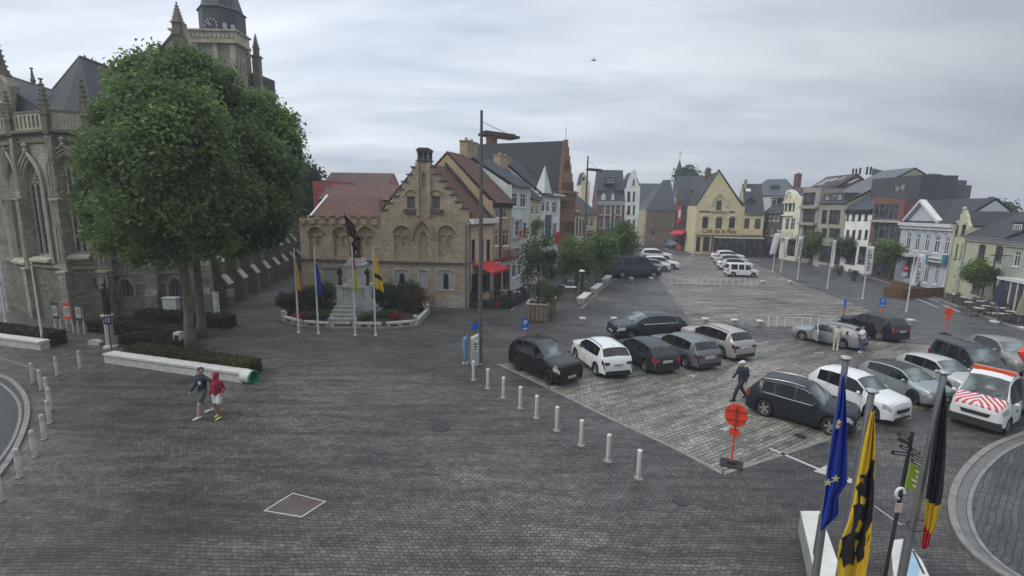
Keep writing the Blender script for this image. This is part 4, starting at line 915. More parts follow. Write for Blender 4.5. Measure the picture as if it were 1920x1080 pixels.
def exR2(F, root, ze, rz):
 u0, u1, a, b = F.rect(1468, 433, 1494, 447); m = MB(F.frame); m.box(u0, u1, 0, 0.9, a, a + .2)
 for k in range(9): m.box(u0 + (u1 - u0) * k / 8 - .05, u0 + (u1 - u0) * k / 8 + .05, .78, .88, a + .2, b - .15)
 m.box(u0, u1, .72, .92, b - .15, b); m.build('balcony', CREAM, root)
 u0, u1, a, b = F.rect(1472, 363, 1490, 380); c = (u0 + u1) / 2
 m = MB(F.frame); r = (u1 - u0) / 2
 for rr_, t_ in ((r, .14), (r * .72, .1)): m.tube([(c + rr_ * math.cos(t), 0.04, a + .2 + rr_ * 1.15 * math.sin(t)) for t in [math.pi * k / 12 for k in range(13)]], t_, 6)
 m.box(c - .25, c + .25, 0.003, .2, a + .3, a + .3 + r * .8); m.box(u0 - .3, u1 + .3, 0.003, .25, a - .1, a + .15)
 z_ = F.pix(1481, 403)[1]; m.box(u0 - .2, u1 + .2, 0.003, .3, z_ - .2, z_); m.build('gable_relief', CREAM, root)
arch = [(1465.5, 372), (1466.5, 366), (1470, 360), (1475, 356.5), (1481, 355), (1487, 356.5), (1492, 360), (1495.5, 366), (1497, 372)]
house('narrow ornate cream townhouse with a round headed gable', RQ(1465.5), RQ(1497), arch, 11, CREAM, roof='flat', extra=exR2, wins=[(1472, 382, 1476, 395, TD), (1478.5, 382, 1484, 395, TD), (1486.5, 382, 1490, 395, TD), (1472, 409, 1479, 431, T1), (1482, 409, 1490, 431, T1), (1471, 450, 1491, 480, DOOR)])
def exB2(F, root, ze, rz): chimney(F, root, 1489, 326, 1496, 336, 4, RBRICK, pots=1, drop=3.2)
house('house with a steep dark brown roof behind the ornate cream townhouse', gp(1480, 92), gp(1530, 84), [(1480, 372), (1530, 372)], 12, RBRICK, rpy=330, roofm=BROWNT, extra=exB2, group=None)
CONCR = plaster('grey brown concrete', (0.24, 0.22, 0.19)); ZINC = plain('dark zinc cladding', (0.065, 0.075, 0.085), 0.45, 0.2, var=0.12); CONC2 = plaster('olive grey concrete', (0.24, 0.235, 0.19))
BIG = {'cols': 2, 'fm': DARKF, 'sill': False, 'depth': 0.25}
def slabs(F, root, ys, mat):
 m = MB(F.frame)
 for y in ys: z = F.pix(1520, y)[1]; m.box(0.05, F.U - .05, 0.003, 0.5, z - .18, z + .18)
 m.build('floor_slab', mat, root)
house('concrete framed modern flats with recessed dark bays, narrow block', RQ(1498), RQ(1530.5), [(1498, 352), (1530.5, 353)], 12, CONCR, roof='flat', roofm=ZINC, extra=lambda F, r, a, b: slabs(F, r, (389, 420, 446), CONCR), group='modern blocks of flats',
      wins=[(1505, 361, 1528, 385, BIG), (1505, 393, 1528, 417, BIG), (1505, 424, 1527, 443, BIG), (1503, 452, 1527, 484, DK)])
def exR5(F, root, ze, rz):
 m = MB(F.off(-0.0).frame); u0, u1, a, b = F.rect(1545, 362, 1585, 378)
 m = MB(F.frame); m.box(u0, u1, -2.5, 0.05, a - .3, b); d = m.build('roof_storey', ZINC, root)
 m = MB(F.frame); n = 3
 for k in range(n):
  p, q = u0 + .3 + (u1 - u0 - .6) * k / n, u0 + .3 + (u1 - u0 - .6) * (k + 1) / n; m.box(p + .12, q - .12, 0.053, 0.09, a + .2, b - .25)
 m.build('window', GLSL, d)
 for x, y in ((1564, 338), (1578, 336), (1601, 340)): skylight(F, root, ze, rz, 18, x, y, 0.9, 1.5, GLSL)
 skylight(F, root, ze, rz, 18, 1546, 342, 2.2, 2.6, GLS)
 f = F.off(9)
 for x, h in ((1600, 3), (1606, 3), (1613, 6), (1626, 9), (1633, 9)):
  u, z = f.pix(x, 318); m = MB(f.frame); m.box(u - .1, u + .1, -.1, .1, z - .8, z + h * .05); m.build('roof_vent', BLACK, root)
house('olive concrete flats under a vast zinc roof with roof windows, wide block', RQ(1531), RQ(1582.5), [(1531, 378), (1582.5, 379)], 18, CONC2, rpy=319, roofm=ZINC, extra=exR5, group='modern blocks of flats',
      wins=[(1540, 394, 1550, 420, BIG), (1554, 394, 1575, 421, BIG), (1540, 428, 1550, 446, BIG), (1554, 428, 1575, 447, BIG), (1536, 462, 1578, 492, DK)])
house('white house with eight small dark windows beneath a plain slate roof', RQ(1583), RQ(1631.5), [(1583, 392), (1631.5, 393)], 9, plaster('chalk white plaster', (0.6, 0.62, 0.57)), rpy=352, roofm=SLATEB, cornice=(0.4, 0.3, BLACK),
      wins=[(x, 399, x + 6, 413, TD) for x in (1586, 1597.5, 1609, 1621)] + [(x, 431, x + 6, 448, TD) for x in (1586, 1597.5, 1609, 1621)] + [(1587, 462, 1605, 495, DK), (1609, 462, 1626, 495, DK)])
REDB = brick('smooth red brick', (0.24, 0.1, 0.085), (0.2, 0.08, 0.07), (0.17, 0.09, 0.08), 0.22, 0.075, 0.01, stain=0.15)
def exR7(F, root, ze, rz):
 f = F.off(2.0); u0, u1, a, b = f.rect(1634, 333, 1700, 369); m = MB(f.frame); m.box(u0, u1 + 2, -4.5, 0, a - 1, b); p = m.build('penthouse', ZINC, root)
 m = MB(f.frame); w0, w1, a2, b2 = f.rect(1669, 347, 1698, 359); n = 3
 for k in range(n): m.box(w0 + (w1 - w0) * k / n + .1, w0 + (w1 - w0) * (k + 1) / n - .1, 0.003, .06, a2, b2)
 m.build('window', GLSL, p)
 m = MB(F.frame); z = ze
 for k in range(12): u = F.U * (k + .5) / 12; m.box(u - .02, u + .02, -.4, -.36, z + .05, z + .95)
 m.box(0, F.U, -.42, -.34, z + .95, z + 1.0); m.build('roof_railing', GREYM, root)
 m = MB(F.frame); z = F.pix(1660, 415)[1]; m.box(0.05, F.U - .05, 0.003, .35, z - .12, z + .12); m.build('floor_slab', PALE, root)
mull = {'cols': 5, 'fm': plain('grey fins', (0.25, 0.25, 0.24), 0.5), 'sill': False, 'depth': 0.15}
house('red brick modern block with tall finned windows and a set back dark penthouse', RQ(1632), RQ(1689.5), [(1632, 369), (1689.5, 376)], 11, REDB, roof='flat', roofm=ZINC, extra=exR7, group='modern blocks of flats',
      wins=[(1637, 383, 1684, 412, mull), (1635, 419, 1686, 466, mull), (1637, 478, 1682, 520, DK)])
house('dark zinc clad stair tower and flats rising behind the blue grey house', gp(1690, 72), gp(1795, 66), [(1690, 334), (1740, 338), (1740, 325), (1766, 327), (1766, 342), (1788, 345), (1795, 348)], 2, ZINC, roof='flat', roofm=ZINC, group='modern blocks of flats',
      wins=[(1700, 350, 1712, 360, {'fm': DARKF, 'cols': 3, 'sill': False})])
house('dark roofed flats rising behind the zinc roof of the wide block', gp(1620, 84), gp(1695, 78), [(1620, 320), (1632, 316), (1664, 322), (1672, 329), (1684, 329), (1695, 334)], 14, ZINC, roof='flat', roofm=ZINC, group='modern blocks of flats')
BGP = plaster('blue grey plaster', (0.34, 0.37, 0.4), 0.1)
def exR8(F, root, ze, rz):
 u0, _ = F.pix(1703, 408); u1, _ = F.pix(1760, 411); um, zm = F.pix(1730.5, 381); z0 = ze + .02
 m = MB(F.frame); m.prism([(u0, z0 + .02), (u1, z0 + .02), (um, zm)], -2.5, -0.02); m.build('pediment', BGP, root)
 m = MB(F.frame)
 for a, b in (((u0 - .3, z0), (um, zm + .1)), ((um, zm + .1), (u1 + .3, z0))): m.prism([a, b, (b[0], b[1] + .32), (a[0], a[1] + .32)], -.25, 0.4)
 m.build('pediment_cornice', WHITE, root)
 m = MB(F.frame)
 for a, b in (((u0 - .3, z0), (um, zm + .1)), ((um, zm + .1), (u1 + .3, z0))): m.prism([a, b, (b[0], b[1] + .25), (a[0], a[1] + .25)], -3.6, -.26)
 m.build('pediment_roof', SLATE, root)
 m = MB(F.frame); z = F.pix(1740, 428)[1]; m.box(.05, F.U - .05, 0.003, .2, z - .1, z + .1)
 for (x0, y0, x1, y1) in W8[:5]:
  a, b, c_, d = F.rect(x0, y0, x1, y1); m.tube([((a + b) / 2 + (b - a) * .62 * math.cos(t), .03, d + .12 + .3 * math.sin(t)) for t in [math.pi * k / 6 for k in range(7)]], .08, 6)
 m.build('string_course', plaster('light blue grey trim', (0.42, 0.45, 0.5), 0.1), root)
 u0, u1, a, b = F.rect(1751, 482, 1776, 492); m = MB(F.frame); m.box(u0, u1, .3, .6, a, b); s_ = m.build('shop_sign', WHITE, root)
 c = (u0 + u1) / 2; m = MB(F.frame); m.box(c - 1.0, c + 1.0, .602, .615, (a + b) / 2 - .12, (a + b) / 2 + .1); m.build('sign_lettering', GREYM, s_)
 for x in (1748, 1779):
  u, z = F.pix(x, 487); m = MB(F.frame); m.box(u - .25, u + .25, .25, .5, z - .5, z + .5); m.build('side_panel', plain('teal panel', (0.05, 0.2, 0.26), 0.5), root)
 m = MB(F.frame); u0, u1, a, b = F.rect(1694, 474, 1722, 480); m.box(u0, u1, .003, 1.1, a, b); m.build('shop_canopy', WHITE, root)
 skylight(F, root, ze, rz, 10, 1793, 376, .8, .8, BLACK) if False else None
W8 = [(1698, 435, 1707, 468), (1715, 437, 1724, 470), (1733, 438.5, 1742, 472), (1751, 441, 1761, 475), (1769.5, 443, 1779, 478)]
TW = {'cols': 2, 'transom': .72, 'fw': 0.11}
house('blue grey neoclassical house with a white pediment and five tall white windows', RQ(1690), RQ(1790), [(1690, 409), (1790, 420)], 6.5, BGP, rpy=375, roofm=SLATE, extra=exR8, cornice=(.45, .4, WHITE),
      wins=[w + (TW,) for w in W8] + [(1699, 483, 1708, 520, DK), (1713, 483, 1722, 520, DK), (1732, 488, 1741, 531, TW), (1751, 494, 1759, 534, TW), (1769, 495, 1778, 538, TW)])
YG = plaster('pale olive yellow plaster', (0.36, 0.36, 0.25))
def exR9(F, root, ze, rz):
 m = MB(F.frame); t = F.pix(1806.5, 393)
 for du, dz, r in ((0, .1, .22), (-.75, -1.3, .2), (.75, -1.3, .2)): m.lathe([(0, -r), (r * .8, -r * .5), (r, 0), (r * .8, r * .5), (0, r)], (t[0] + du, -.1, t[1] + dz), 8)
 m.box(0.02, .22, .003, .15, 0, ze - .3); m.box(F.U - .22, F.U - .02, .003, .15, 0, ze - .3); m.build('gable_trim', PALE, root)
tg = [(1790.5, 424), (1795, 422), (1797, 416), (1799.5, 412), (1801, 402), (1804, 400), (1805, 393.5), (1809, 394), (1810, 401), (1812.5, 404), (1813.5, 414), (1815.5, 420), (1816.5, 424)]
house('narrow olive yellow house with a small scrolled gable', RQ(1790.5), RQ(1816.5), tg, 5, YG, rpy=None, roof='gable', roofm=SLATE, extra=exR9, gz=None,
      wins=[(1802.5, 421, 1811, 441, {'kind': 'seg', 'fm': DARKF}), (1792, 422, 1796.5, 441, {'kind': 'seg', 'fm': DARKF, 'cols': 1}), (1801, 457, 1812, 486, {'kind': 'seg', 'fm': DARKF, 'transom': .65}), (1791.5, 457, 1795, 486, {'kind': 'seg', 'fm': DARKF, 'cols': 1}), (1793, 502, 1812, 546, DK)])
GC = plaster('greenish cream plaster', (0.32, 0.33, 0.235))
WG = {'kind': 'seg', 'fm': plain('grey blue frame', (0.12, 0.13, 0.17), 0.5), 'rows': 3, 'cols': 2}
house('wide greenish cream house with two barred upper windows and an arched doorway', RQ(1817), RQ(1892), [(1817, 439), (1892, 448)], 7.5, GC, rpy=401, roofm=SLATE, cornice=(.3, .25, PALE),
      wins=[(1833, 458, 1847, 489, WG), (1867, 461, 1880, 491, WG), (1824, 505, 1842, 550, DK), (1864, 502, 1880, 556, {'kind': 'round', 'door': True, 'fm': plain('olive door', (0.18, 0.19, 0.13), 0.5), 'gm': plain('olive door leaf', (0.15, 0.16, 0.11), 0.5), 'cols': 2, 'sill': False})])
def exR11(F, root, ze, rz):
 dormer(F, root, 1897, 418, 1919, 445, 1.0, SLATE, style={'cols': 4}, depth=2)
 m = MB(F.frame); u0, _ = F.pix(1903, 540); u1, _ = F.pix(1975, 540)
 m.box(u0, u1, .02, 1.3, 2.75, 2.9); m.box(u0, u1, 1.3, 1.38, 2.7, 2.95); p = m.build('porch_roof', WHITE, root)
 m = MB(F.frame)
 for k in range(6): u = u0 + (u1 - u0) * k / 5; m.box(u - .05, u + .05, 1.2, 1.28, 0.1, 2.75)
 m.box(u0, u0 + .12, .02, 1.1, .1, 2.75); m.build('porch_posts', WHITE, root)
 m = MB(F.frame); m.box(u0 + .2, u1, 1.15, 1.18, .5, 2.7); m.build('pane', GLS, root)
 m = MB(F.frame); u, z = F.pix(1899, 480); m.tube([(u, .1, z), (u, 1.6, z)], .04, 6); m.tube([(u, 1.2, z - 1.6), (u, 1.2, z + .9)], .05, 6); m.build('wall_lamp_bracket', BLACK, root)
house('pale grey green house at the right edge with a white porch and a wide dormer', RQ(1892.5), RQ(1990), [(1892.5, 449), (1990, 460)], 10, plaster('grey green plaster', (0.27, 0.29, 0.24), 0.2), rpy=404, roofm=SLATE, extra=exR11, cornice=(.3, .25, PALE),
      wins=[(1900, 470, 1912, 500, T1), (1925, 474, 1940, 505, T1)])
# ------------------------------------------------------------------ the church
church = thing('gothic_church', 'large weathered gothic church with slate roofs and a clock tower behind the big trees', 'church', (-30, 40, 0))
cx = [(-12, 35.0), (35, 32.4), (101, 31.0), (172, 31.6)]
CP = [gp(a, b, 290) for a, b in cx]
CROCK = plain('dark church stone', (0.16, 0.14, 0.1), 0.85, var=0.35, scale=2, bump=0.3)
def pinnacle(mb, x, y, z0, z1, w=0.28, seg=4, crockets=True):
 h = z1 - z0; zs = z0 + h * 0.38
 mb.lathe([(w * 1.2, z0), (w * 1.2, zs - .12), (w * 1.55, zs - .1), (w * 1.55, zs), (w * 1.1, zs + .02), (0.05, z1 - .1), (0.12, z1 - .08), (0.12, z1), (0, z1 + .02)], (x, y, 0), seg, rot=math.pi / 4)
 if crockets:
  for k in range(6):
   t = (k + .7) / 7; z = zs + (z1 - zs) * t; r = w * 1.1 * (1 - t) + .06
   for a in range(4): mb.lathe([(0, -.07), (.075, 0), (0, .09)], (x + r * math.cos(a * math.pi / 2 + math.pi / 4), y + r * math.sin(a * math.pi / 2 + math.pi / 4), z), 5)
def gothic_window(F, root, x0, y0, x1, y1, lights=3):
 u0, u1, z0, z1 = F.rect(x0, y0, x1, y1); fr = F.frame
 o = dedupe(arch_out(u0, u1, z0, z1, 'point', 10)); w = u1 - u0; c = (u0 + u1) / 2
 m = MB(fr); m.prism(o, -.34, -.2, holes=[shrink(o, .09)])
 zs = z1 - w * .95
 for k in range(1, lights): u = u0 + w * k / lights; m.box(u - .06, u + .06, -.32, -.2, z0 + .05, zs + .25)
 lw = w / lights
 for k in range(lights):                                          # pointed heads of the lights
  a = u0 + lw * k; q = arch_out(a, a + lw, zs - .6, zs + lw * .75 + .0, 'point', 5)[1:]
  m.tube([(p[0], -.26, p[1]) for p in q[1:]], .055, 5)
 for (du, dz, r) in ((-.19, .36, .15), (.19, .36, .15), (0, .63, .17)):   # foiled circles
  C_ = (c + du * w, zs + dz * w)
  for b in range(4):
   a = math.pi / 4 + b * math.pi / 2; m.tube([(C_[0] + r * w * .55 * math.cos(a) + r * w * .5 * math.cos(t), -.26, C_[1] + r * w * .55 * math.sin(a) + r * w * .5 * math.sin(t)) for t in [math.pi * 2 * k / 8 for k in range(9)]], .035, 5)
 f = m.build('window', TRIM, root)
 m = MB(fr); m.poly([(a, -.29, b) for a, b in shrink(o, .05)]); p = m.build('pane', brick('leaded glass', (0.02, 0.022, 0.035), (0.035, 0.037, 0.055), (0.16, 0.16, 0.17), .35, .45, .03, rough=.15, stain=.2, off=0, bump=.1), f)
 m = MB(fr)
 for k, d in ((.14, .02), (.3, .1), (.5, .16)):
  oo = shrink(o, -k); m.tube([(p[0], d - .0, p[1]) for p in oo[1:] + oo[:1]], .07, 6, cap=True)
 m.lathe([(0, -.3), (.16, -.1), (.08, .05), (.2, .25), (0, .45)], (c, .15, z1 + .75), 6)
 m.build('hood_moulding', TRIM, root)
wn = [(8, 300, 30, 478), (54, 302, 84, 478), (117, 292, 151, 474)]
zc_, zp_ = [], []
for i in range(3):
 F = Facade(CP[i], CP[i + 1]); U = F.U
 xm = (cx[i][0] + cx[i + 1][0]) / 2
 zb = 3.65; zc = 12.1; zp = 13.6
 hl = []
 u0, u1, z0, z1 = F.rect(*wn[i])
 if i == 0: u0, u1 = U * .42, U * .82
 o = dedupe(arch_out(u0, u1, z0, z1, 'point', 10))
 m = MB(F.frame); m.prism([(0, zb), (U, zb), (U, zc), (0, zc)], -.7, 0, holes=[o]); m.build('apse_wall', CHURCH, church)
 m = MB(F.frame); m.prism([(-.05, 0), (U + .05, 0), (U + .05, zb - .1), (-.05, zb - .1)], -.7, .22); m.build('rubble_base', RUBBLE, church)
 m = MB(F.frame); m.prism([(0.22, zb - .1), (.34, zb - .08), (.34, zb), (0.002, zb + .22), (-.1, zb - .1)], -.1, U + .1, axis=0)
 m.prism([(0, zc), (.34, zc + .14), (.34, zc + .3), (0, zc + .34)], -.14, U + .14, axis=0); m.prism([(.0, zc - .5), (.12, zc - .45), (.12, zc - .32), (0, zc - .28)], 0, U, axis=0)
 m.box(-.05, U + .05, -.1, .14, zp - .14, zp); m.build('cornice', CROCK, church)
 n = 7; m = MB(F.frame); hh = [dedupe(arch_out(.35 + (U - .7) * k / n + .1, .35 + (U - .7) * (k + 1) / n - .1, zc + .45, zp - .25, 'round', 5)) for k in range(n)]
 m.prism([(0, zc + .34), (U, zc + .34), (U, zp - .14), (0, zp - .14)], -.05, .1, holes=hh); m.box(0.02, U - .02, -.25, -.052, zc + .34, zp - .16); m.build('parapet', TRIM, church)
 if i == 0:
  def rect_(*a): return (u0, u1, z0, z1)
  FF = Facade(CP[0], CP[1]); FF.rect = rect_; gothic_window(FF, church, *wn[i])
 else: gothic_window(F, church, *wn[i])
 m = MB(F.frame); c_ = (u0 + u1) / 2; m.prism([(.1, z0 - .06), (.42, z0 - .26), (.42, z0 - .4), (0, z0 - .5)], u0 - .25, u1 + .25, axis=0); m.build('sill', TRIM, church)
for i in range(1, 4):                                                # buttresses with their pinnacles
 a = (CP[i] - CP[i - 1]).normalized(); b = (CP[i + 1] - CP[i]).normalized() if i < 3 else a
 t = (a + b).normalized(); n_ = Vector((t.y, -t.x, 0)); n_ = n_ if n_.dot(-CP[i]) > 0 else -n_
 fr = (CP[i], t, n_, Z); m = MB(fr); wv = .25
 for (z0, z1, d) in ((0, 3.6, .62), (3.6, 8.3, .44), (8.3, 12.2, .3)):
  m.prism([(-.3, z0 + .0), (d, z0), (d, z1 - .3), (d - .28, z1), (-.3, z1)], -wv, wv, axis=0)
  wv -= .015
 m.build('buttress', CHURCH, church)
 m = MB(fr); m.box(-.32, .32, -.2, .68, 3.35, 3.5); m.build('buttress_moulding', TRIM, church); m = MB(fr); m.box(-.3, .3, 0.1, .5, 8.0, 8.14); m.build('buttress_moulding', TRIM, church); m = MB(fr)
 for s_ in (-.2, .2): m.tube([(s_ * .6, .46, 4.0), (s_ * .6, .46, 6.0), (0, .46, 6.6)], .045, 5)
 m.build('blind_tracery', TRIM, church); m = MB(fr)
 for s_ in (-.18, .18): m.tube([(s_ * .6, .32, 8.6), (s_ * .6, .32, 10.6), (0, .32, 11.2)], .04, 5)
 m.build('buttress_moulding', TRIM, church)
 m = MB(); p = CP[i] + n_ * .2; pinnacle(m, p.x, p.y, 12.1, [0, 14.9, 15.4, 15.5][i], .2); m.build('pinnacle', CROCK, church)
# roofs of the choir and the side chapel
m = MB(); zg = 12.9
def up(p, z, n=0.5):
 q = Vector(p); q.z = z; return q
inn = [CP[i] + Vector((-.2, .9, 0)) for i in range(4)]
P1 = AT(150, 106, 38.5); P2 = AT(420, 205, 66.0); far = gp(470, 60, 400)
c_, d_ = up(inn[2], zg), up(inn[3], zg); b_ = up(inn[1], zg); a_ = up(inn[0], zg)
back = up(P1 + Vector((-9, 9, 0)), zg)
lowL = AT(96, 171, 37.0)
m.mesh([P1, c_, d_, P2, up(far, zg), b_, back, P2 + Vector((-9, 9, -9))], [(0, 1, 2), (0, 2, 4, 3), (0, 5, 1), (0, 6, 5), (0, 3, 7, 6)])
m.build('choir_roof', SLATE, church)
Q1, Q2 = AT(-60, 118, 36.5), AT(106, 172, 42.0)
m = MB(); m.mesh([Q1, Q2, c_ + Vector((0, .6, 0)), b_ + Vector((0, .3, 0)), a_, Q1 + Vector((-2, 14, -7)), Q2 + Vector((0, 14, -7))], [(0, 1, 2, 3), (0, 3, 4), (0, 5, 6, 1)]); m.build('chapel_roof', SLATE, church)
m = MB(); m.tube([Q1, Q2], .09, 6); m.tube([P1, P2], .1, 6); m.tube([P1, AT(99, 168, 37.6)], .08, 6)
for t in (.42, .44): pass
pq = Q1.lerp(Q2, .71); pinnacle(m, pq.x, pq.y, pq.z - .2, pq.z + 1.25, .12, 6, False)
for k in range(5): pq = P1.lerp(P2, .02 + k * .085); m.lathe([(0, -.1), (.14, .05), (0, .3)], tuple(pq), 6)
m.build('ridge_crest', CROCK, church)
FL = Facade(gp(-90, 33.9, 300), gp(27, 33.9, 300)); tl = [FL.pix(*p) for p in [(-90, 40), (-20, 110), (4, 142), (14, 158), (31, 270), (33, 292)]]
m = MB(FL.frame); m.prism([(tl[0][0], 8), (tl[-1][0], 8)] + [t for t in reversed(tl)], -.8, 0); m.build('chapel_gable', CHURCH, church)
m = MB(FL.frame)
for a, b in zip(tl[2:], tl[3:]): m.tube([(a[0], 0.05, a[1]), (b[0], 0.05, b[1])], .12, 6)
u_, z_ = FL.pix(11, 225); m.prism(dedupe(arch_out(u_ - .35, u_ + .35, z_ - 1.2, z_ + 1.3, 'point')), .01, .06, holes=[shrink(dedupe(arch_out(u_ - .35, u_ + .35, z_ - 1.2, z_ + 1.3, 'point')), .12)]); m.build('gable_moulding', TRIM, church)
m = MB(); pA = AT(4, 150, 34.2); pinnacle(m, pA.x, pA.y, pA.z - 1, zrow(pA.x, pA.y, 72), .34); m.build('pinnacle', CROCK, church)
# sacristy with a low parapet
SA, SB_ = gp(172, 31.9, 540), gp(392, 34.3, 540); FS = Facade(SA, SB_); U = FS.U
sw = [(224, 524, 249, 558), (318, 522, 341, 558)]
zt = FS.pix(260, 482)[1]; zs1 = FS.pix(260, 512)[1]
m = MB(FS.frame); m.prism([(0, 0), (U, 0), (U, zt), (0, zt)], -.6, 0, holes=[dedupe(arch_out(*FS.rect(*a), 'point')) for a in sw]); m.box(0, U, -5, -.61, 0, zt - .3); m.build('sacristy_wall', CHURCH, church)
m = MB(FS.frame); m.box(-.05, U, 0.0, .16, zt - .12, zt + .08); m.box(0, U, 0.0, .12, zs1 - .07, zs1 + .07); z2 = FS.pix(260, 532)[1]; m.box(0, FS.pix(222, 530)[0], 0, .1, z2 - .05, z2 + .06); m.box(FS.pix(252, 530)[0], FS.pix(316, 530)[0], 0, .1, z2 - .05, z2 + .06)
for a in sw: u0, u1, z0, z1 = FS.rect(*a); o = shrink(dedupe(arch_out(u0, u1, z0, z1, 'point')), -.14); m.tube([(p[0], .04, p[1]) for p in o[1:] + o[:1]], .09, 6)
for k in range(10):
 u = U * (k + .5) / 10; o = arch_out(u - .35, u + .35, zs1 + .15, zt - .2, 'point', 4); m.tube([(p[0], .02, p[1]) for p in o[1:] + o[:1]], .045, 5)
m.build('string_course', TRIM, church)
for a in sw: win_at(FS.frame, *FS.rect(*a), church, kind='point', fm=TRIM, gm=plain('grey boarded shutter', (0.07, 0.07, 0.085), .6), cols=3, depth=.3, sill=True)
for x in (188, 290, 388):
 u, _ = FS.pix(x, 540); m = MB(FS.frame); m.prism([(0, 0), (.9, 0), (.9, 1.6), (.6, 2.0), (.6, zt - .6), (0.05, zt - .1)], u - .35, u + .35, axis=0); m.build('buttress', CHURCH, church)
m = MB(FS.frame); m.tube([(FS.pix(172, 540)[0] + .3, .1, 0), (FS.pix(172, 540)[0] + .3, .1, zt)], .07, 6); m.build('downpipe', BLACK, church)
# high choir wall and nave behind the crowns
HA, HB = gp(176, 34.8, 400), gp(556, 63, 400); FHg = Facade(HA, HB); U = FHg.U
m = MB(FHg.frame); m.box(0, U, -8, 0, 0, 12.4); m.build('choir_wall', CHURCH, church)
m = MB(FHg.frame); m.box(0, U, 0, .3, 12.1, 12.4); m.box(0, U, 0, .12, 12.4, 13.5); m.build('parapet', TRIM, church)
for k in range(6):
 u = U * (k + .5) / 6; fr = FHg.frame; o = dedupe(arch_out(u - .9, u + .9, 5.5, 10.8, 'point'))
 m = MB(fr); m.prism(o, .01, .12, holes=[shrink(o, .14)]); m.box(u - .04, u + .04, .01, .08, 5.6, 9.6); m.mesh([(a, .02, b) for a, b in shrink(o, .1)], [tuple(range(len(o)))], 1); m.build('window', [TRIM, GLS], church)
# aisle along the side street: a row of stepped rubble buttresses and lean to roof
NA, NB = gp(383, 35.6, 540), gp(552, 61, 540); FN = Facade(NA, NB); U = FN.U
m = MB(FN.frame); m.box(0, U, -5, 0, 0, 4.5); m.box(0, U, 0, .1, 4.38, 4.52); m.build('aisle_wall', RUBBLE, church)
m = MB(FN.frame); m.prism([(.35, 4.45), (.35, 4.6), (-5, 7.5), (-5, 7.2)], 0, U, axis=0); m.build('aisle_roof', SLATE, church)
for k in range(8):
 u = U * (k + .12) / 8; w = .45
 m = MB(FN.frame); m.prism([(0, 0), (1.7, 0), (1.7, 1.9), (1.25, 2.5), (1.25, 3.6), (.6, 4.4), (.6, 5.1), (0, 5.6)], u - w, u + w, axis=0); b = m.build('buttress', RUBBLE, church)
 m = MB(FN.frame); m.prism([(1.72, 1.85), (1.8, 1.88), (1.28, 2.6), (1.2, 2.55)], u - w - .05, u + w + .05, axis=0); m.prism([(1.27, 3.55), (1.34, 3.6), (.62, 4.5), (.55, 4.45)], u - w - .05, u + w + .05, axis=0); m.build('weathering', TRIM, b)
 if k < 7:
  uc = u + U / 16; o = dedupe(arch_out(uc - .6, uc + .6, 1.4, 3.9, 'point')); m = MB(FN.frame); m.prism(o, .01, .1, holes=[shrink(o, .12)]); m.mesh([(a, .02, b) for a, b in shrink(o, .1)], [tuple(range(len(o)))], 1); m.build('window', [TRIM, GLS], church)
# tall west block with pilasters and turret
FW_ = Facade(gp(525, 63.0, 400), gp(561, 64.5, 400)); zt = FW_.pix(545, 318)[1]
m = MB(FW_.frame); m.box(0, FW_.U, -6, 0, 0, zt); m.build('west_wall', CHURCH, church)
m = MB(FW_.frame)
for k in range(5): u = FW_.U * k / 4; m.box(max(u - .14, 0), min(u + .14, FW_.U), .003, .3, 0, zt - .3)
for z in (4.5, 8.6, 12.5):
 if z < zt: m.box(0, FW_.U, .3, .42, z, z + .2)
m.build('pilaster', TRIM, church)
m = MB(FW_.frame)
for u in (.8, 1.9): m.box(u - .2, u + .2, .01, .05, 5.5, 8.2)
m.build('louvre', plain('black louvre', (0.02, 0.02, 0.02), .6), church)
p = gp(484, 66, 150); zt0 = zrow(p.x, p.y, 105); m = MB(); m.box(p.x - .42, p.x + .42, p.y - .42, p.y + .42, 6, zt0); m.box(p.x - .55, p.x + .55, p.y - .55, p.y + .55, zt0 - .25, zt0); pinnacle(m, p.x, p.y, zt0, zrow(p.x, p.y, 64), .33); m.build('turret', CROCK, church)
FW2 = Facade(gp(440, 67, 150), gp(479, 66.5, 150)); zt = FW2.pix(460, 137)[1]; m = MB(FW2.frame); m.box(0, FW2.U, -4, 0, 6, zt); m.build('west_roof', SLATE, church)
# gable with a crocketed spire left of the tower
FG = Facade(gp(292, 54, 100), gp(368, 54, 100)); tg = [FG.pix(*p) for p in [(288, 112), (303, 90), (326, 62), (331, 40), (340, 40), (345, 62), (354, 86), (368, 112)]]
m = MB(FG.frame); m.prism([(tg[0][0], 8), (tg[-1][0], 8)] + tg[::-1], -.8, 0); m.build('transept_gable', CHURCH, church)
m = MB(FG.frame)
for a, b in zip(tg[:-1], tg[1:]): m.tube([(a[0], .05, a[1]), (b[0], .05, b[1])], .13, 6)
u_, z_ = FG.pix(335, 75)
for s_ in (-.5, 0, .5): m.prism(dedupe(arch_out(u_ + s_ - .18, u_ + s_ + .18, z_ - 1.2, z_ + .5, 'round', 5)), .01, .05)
m.build('gable_moulding', CROCK, church)
p = gp(335.5, 54.2, 60); m = MB(); pinnacle(m, p.x, p.y, zrow(p.x, p.y, 66), zrow(p.x, p.y, 4), .5); m.build('pinnacle', CROCK, church)
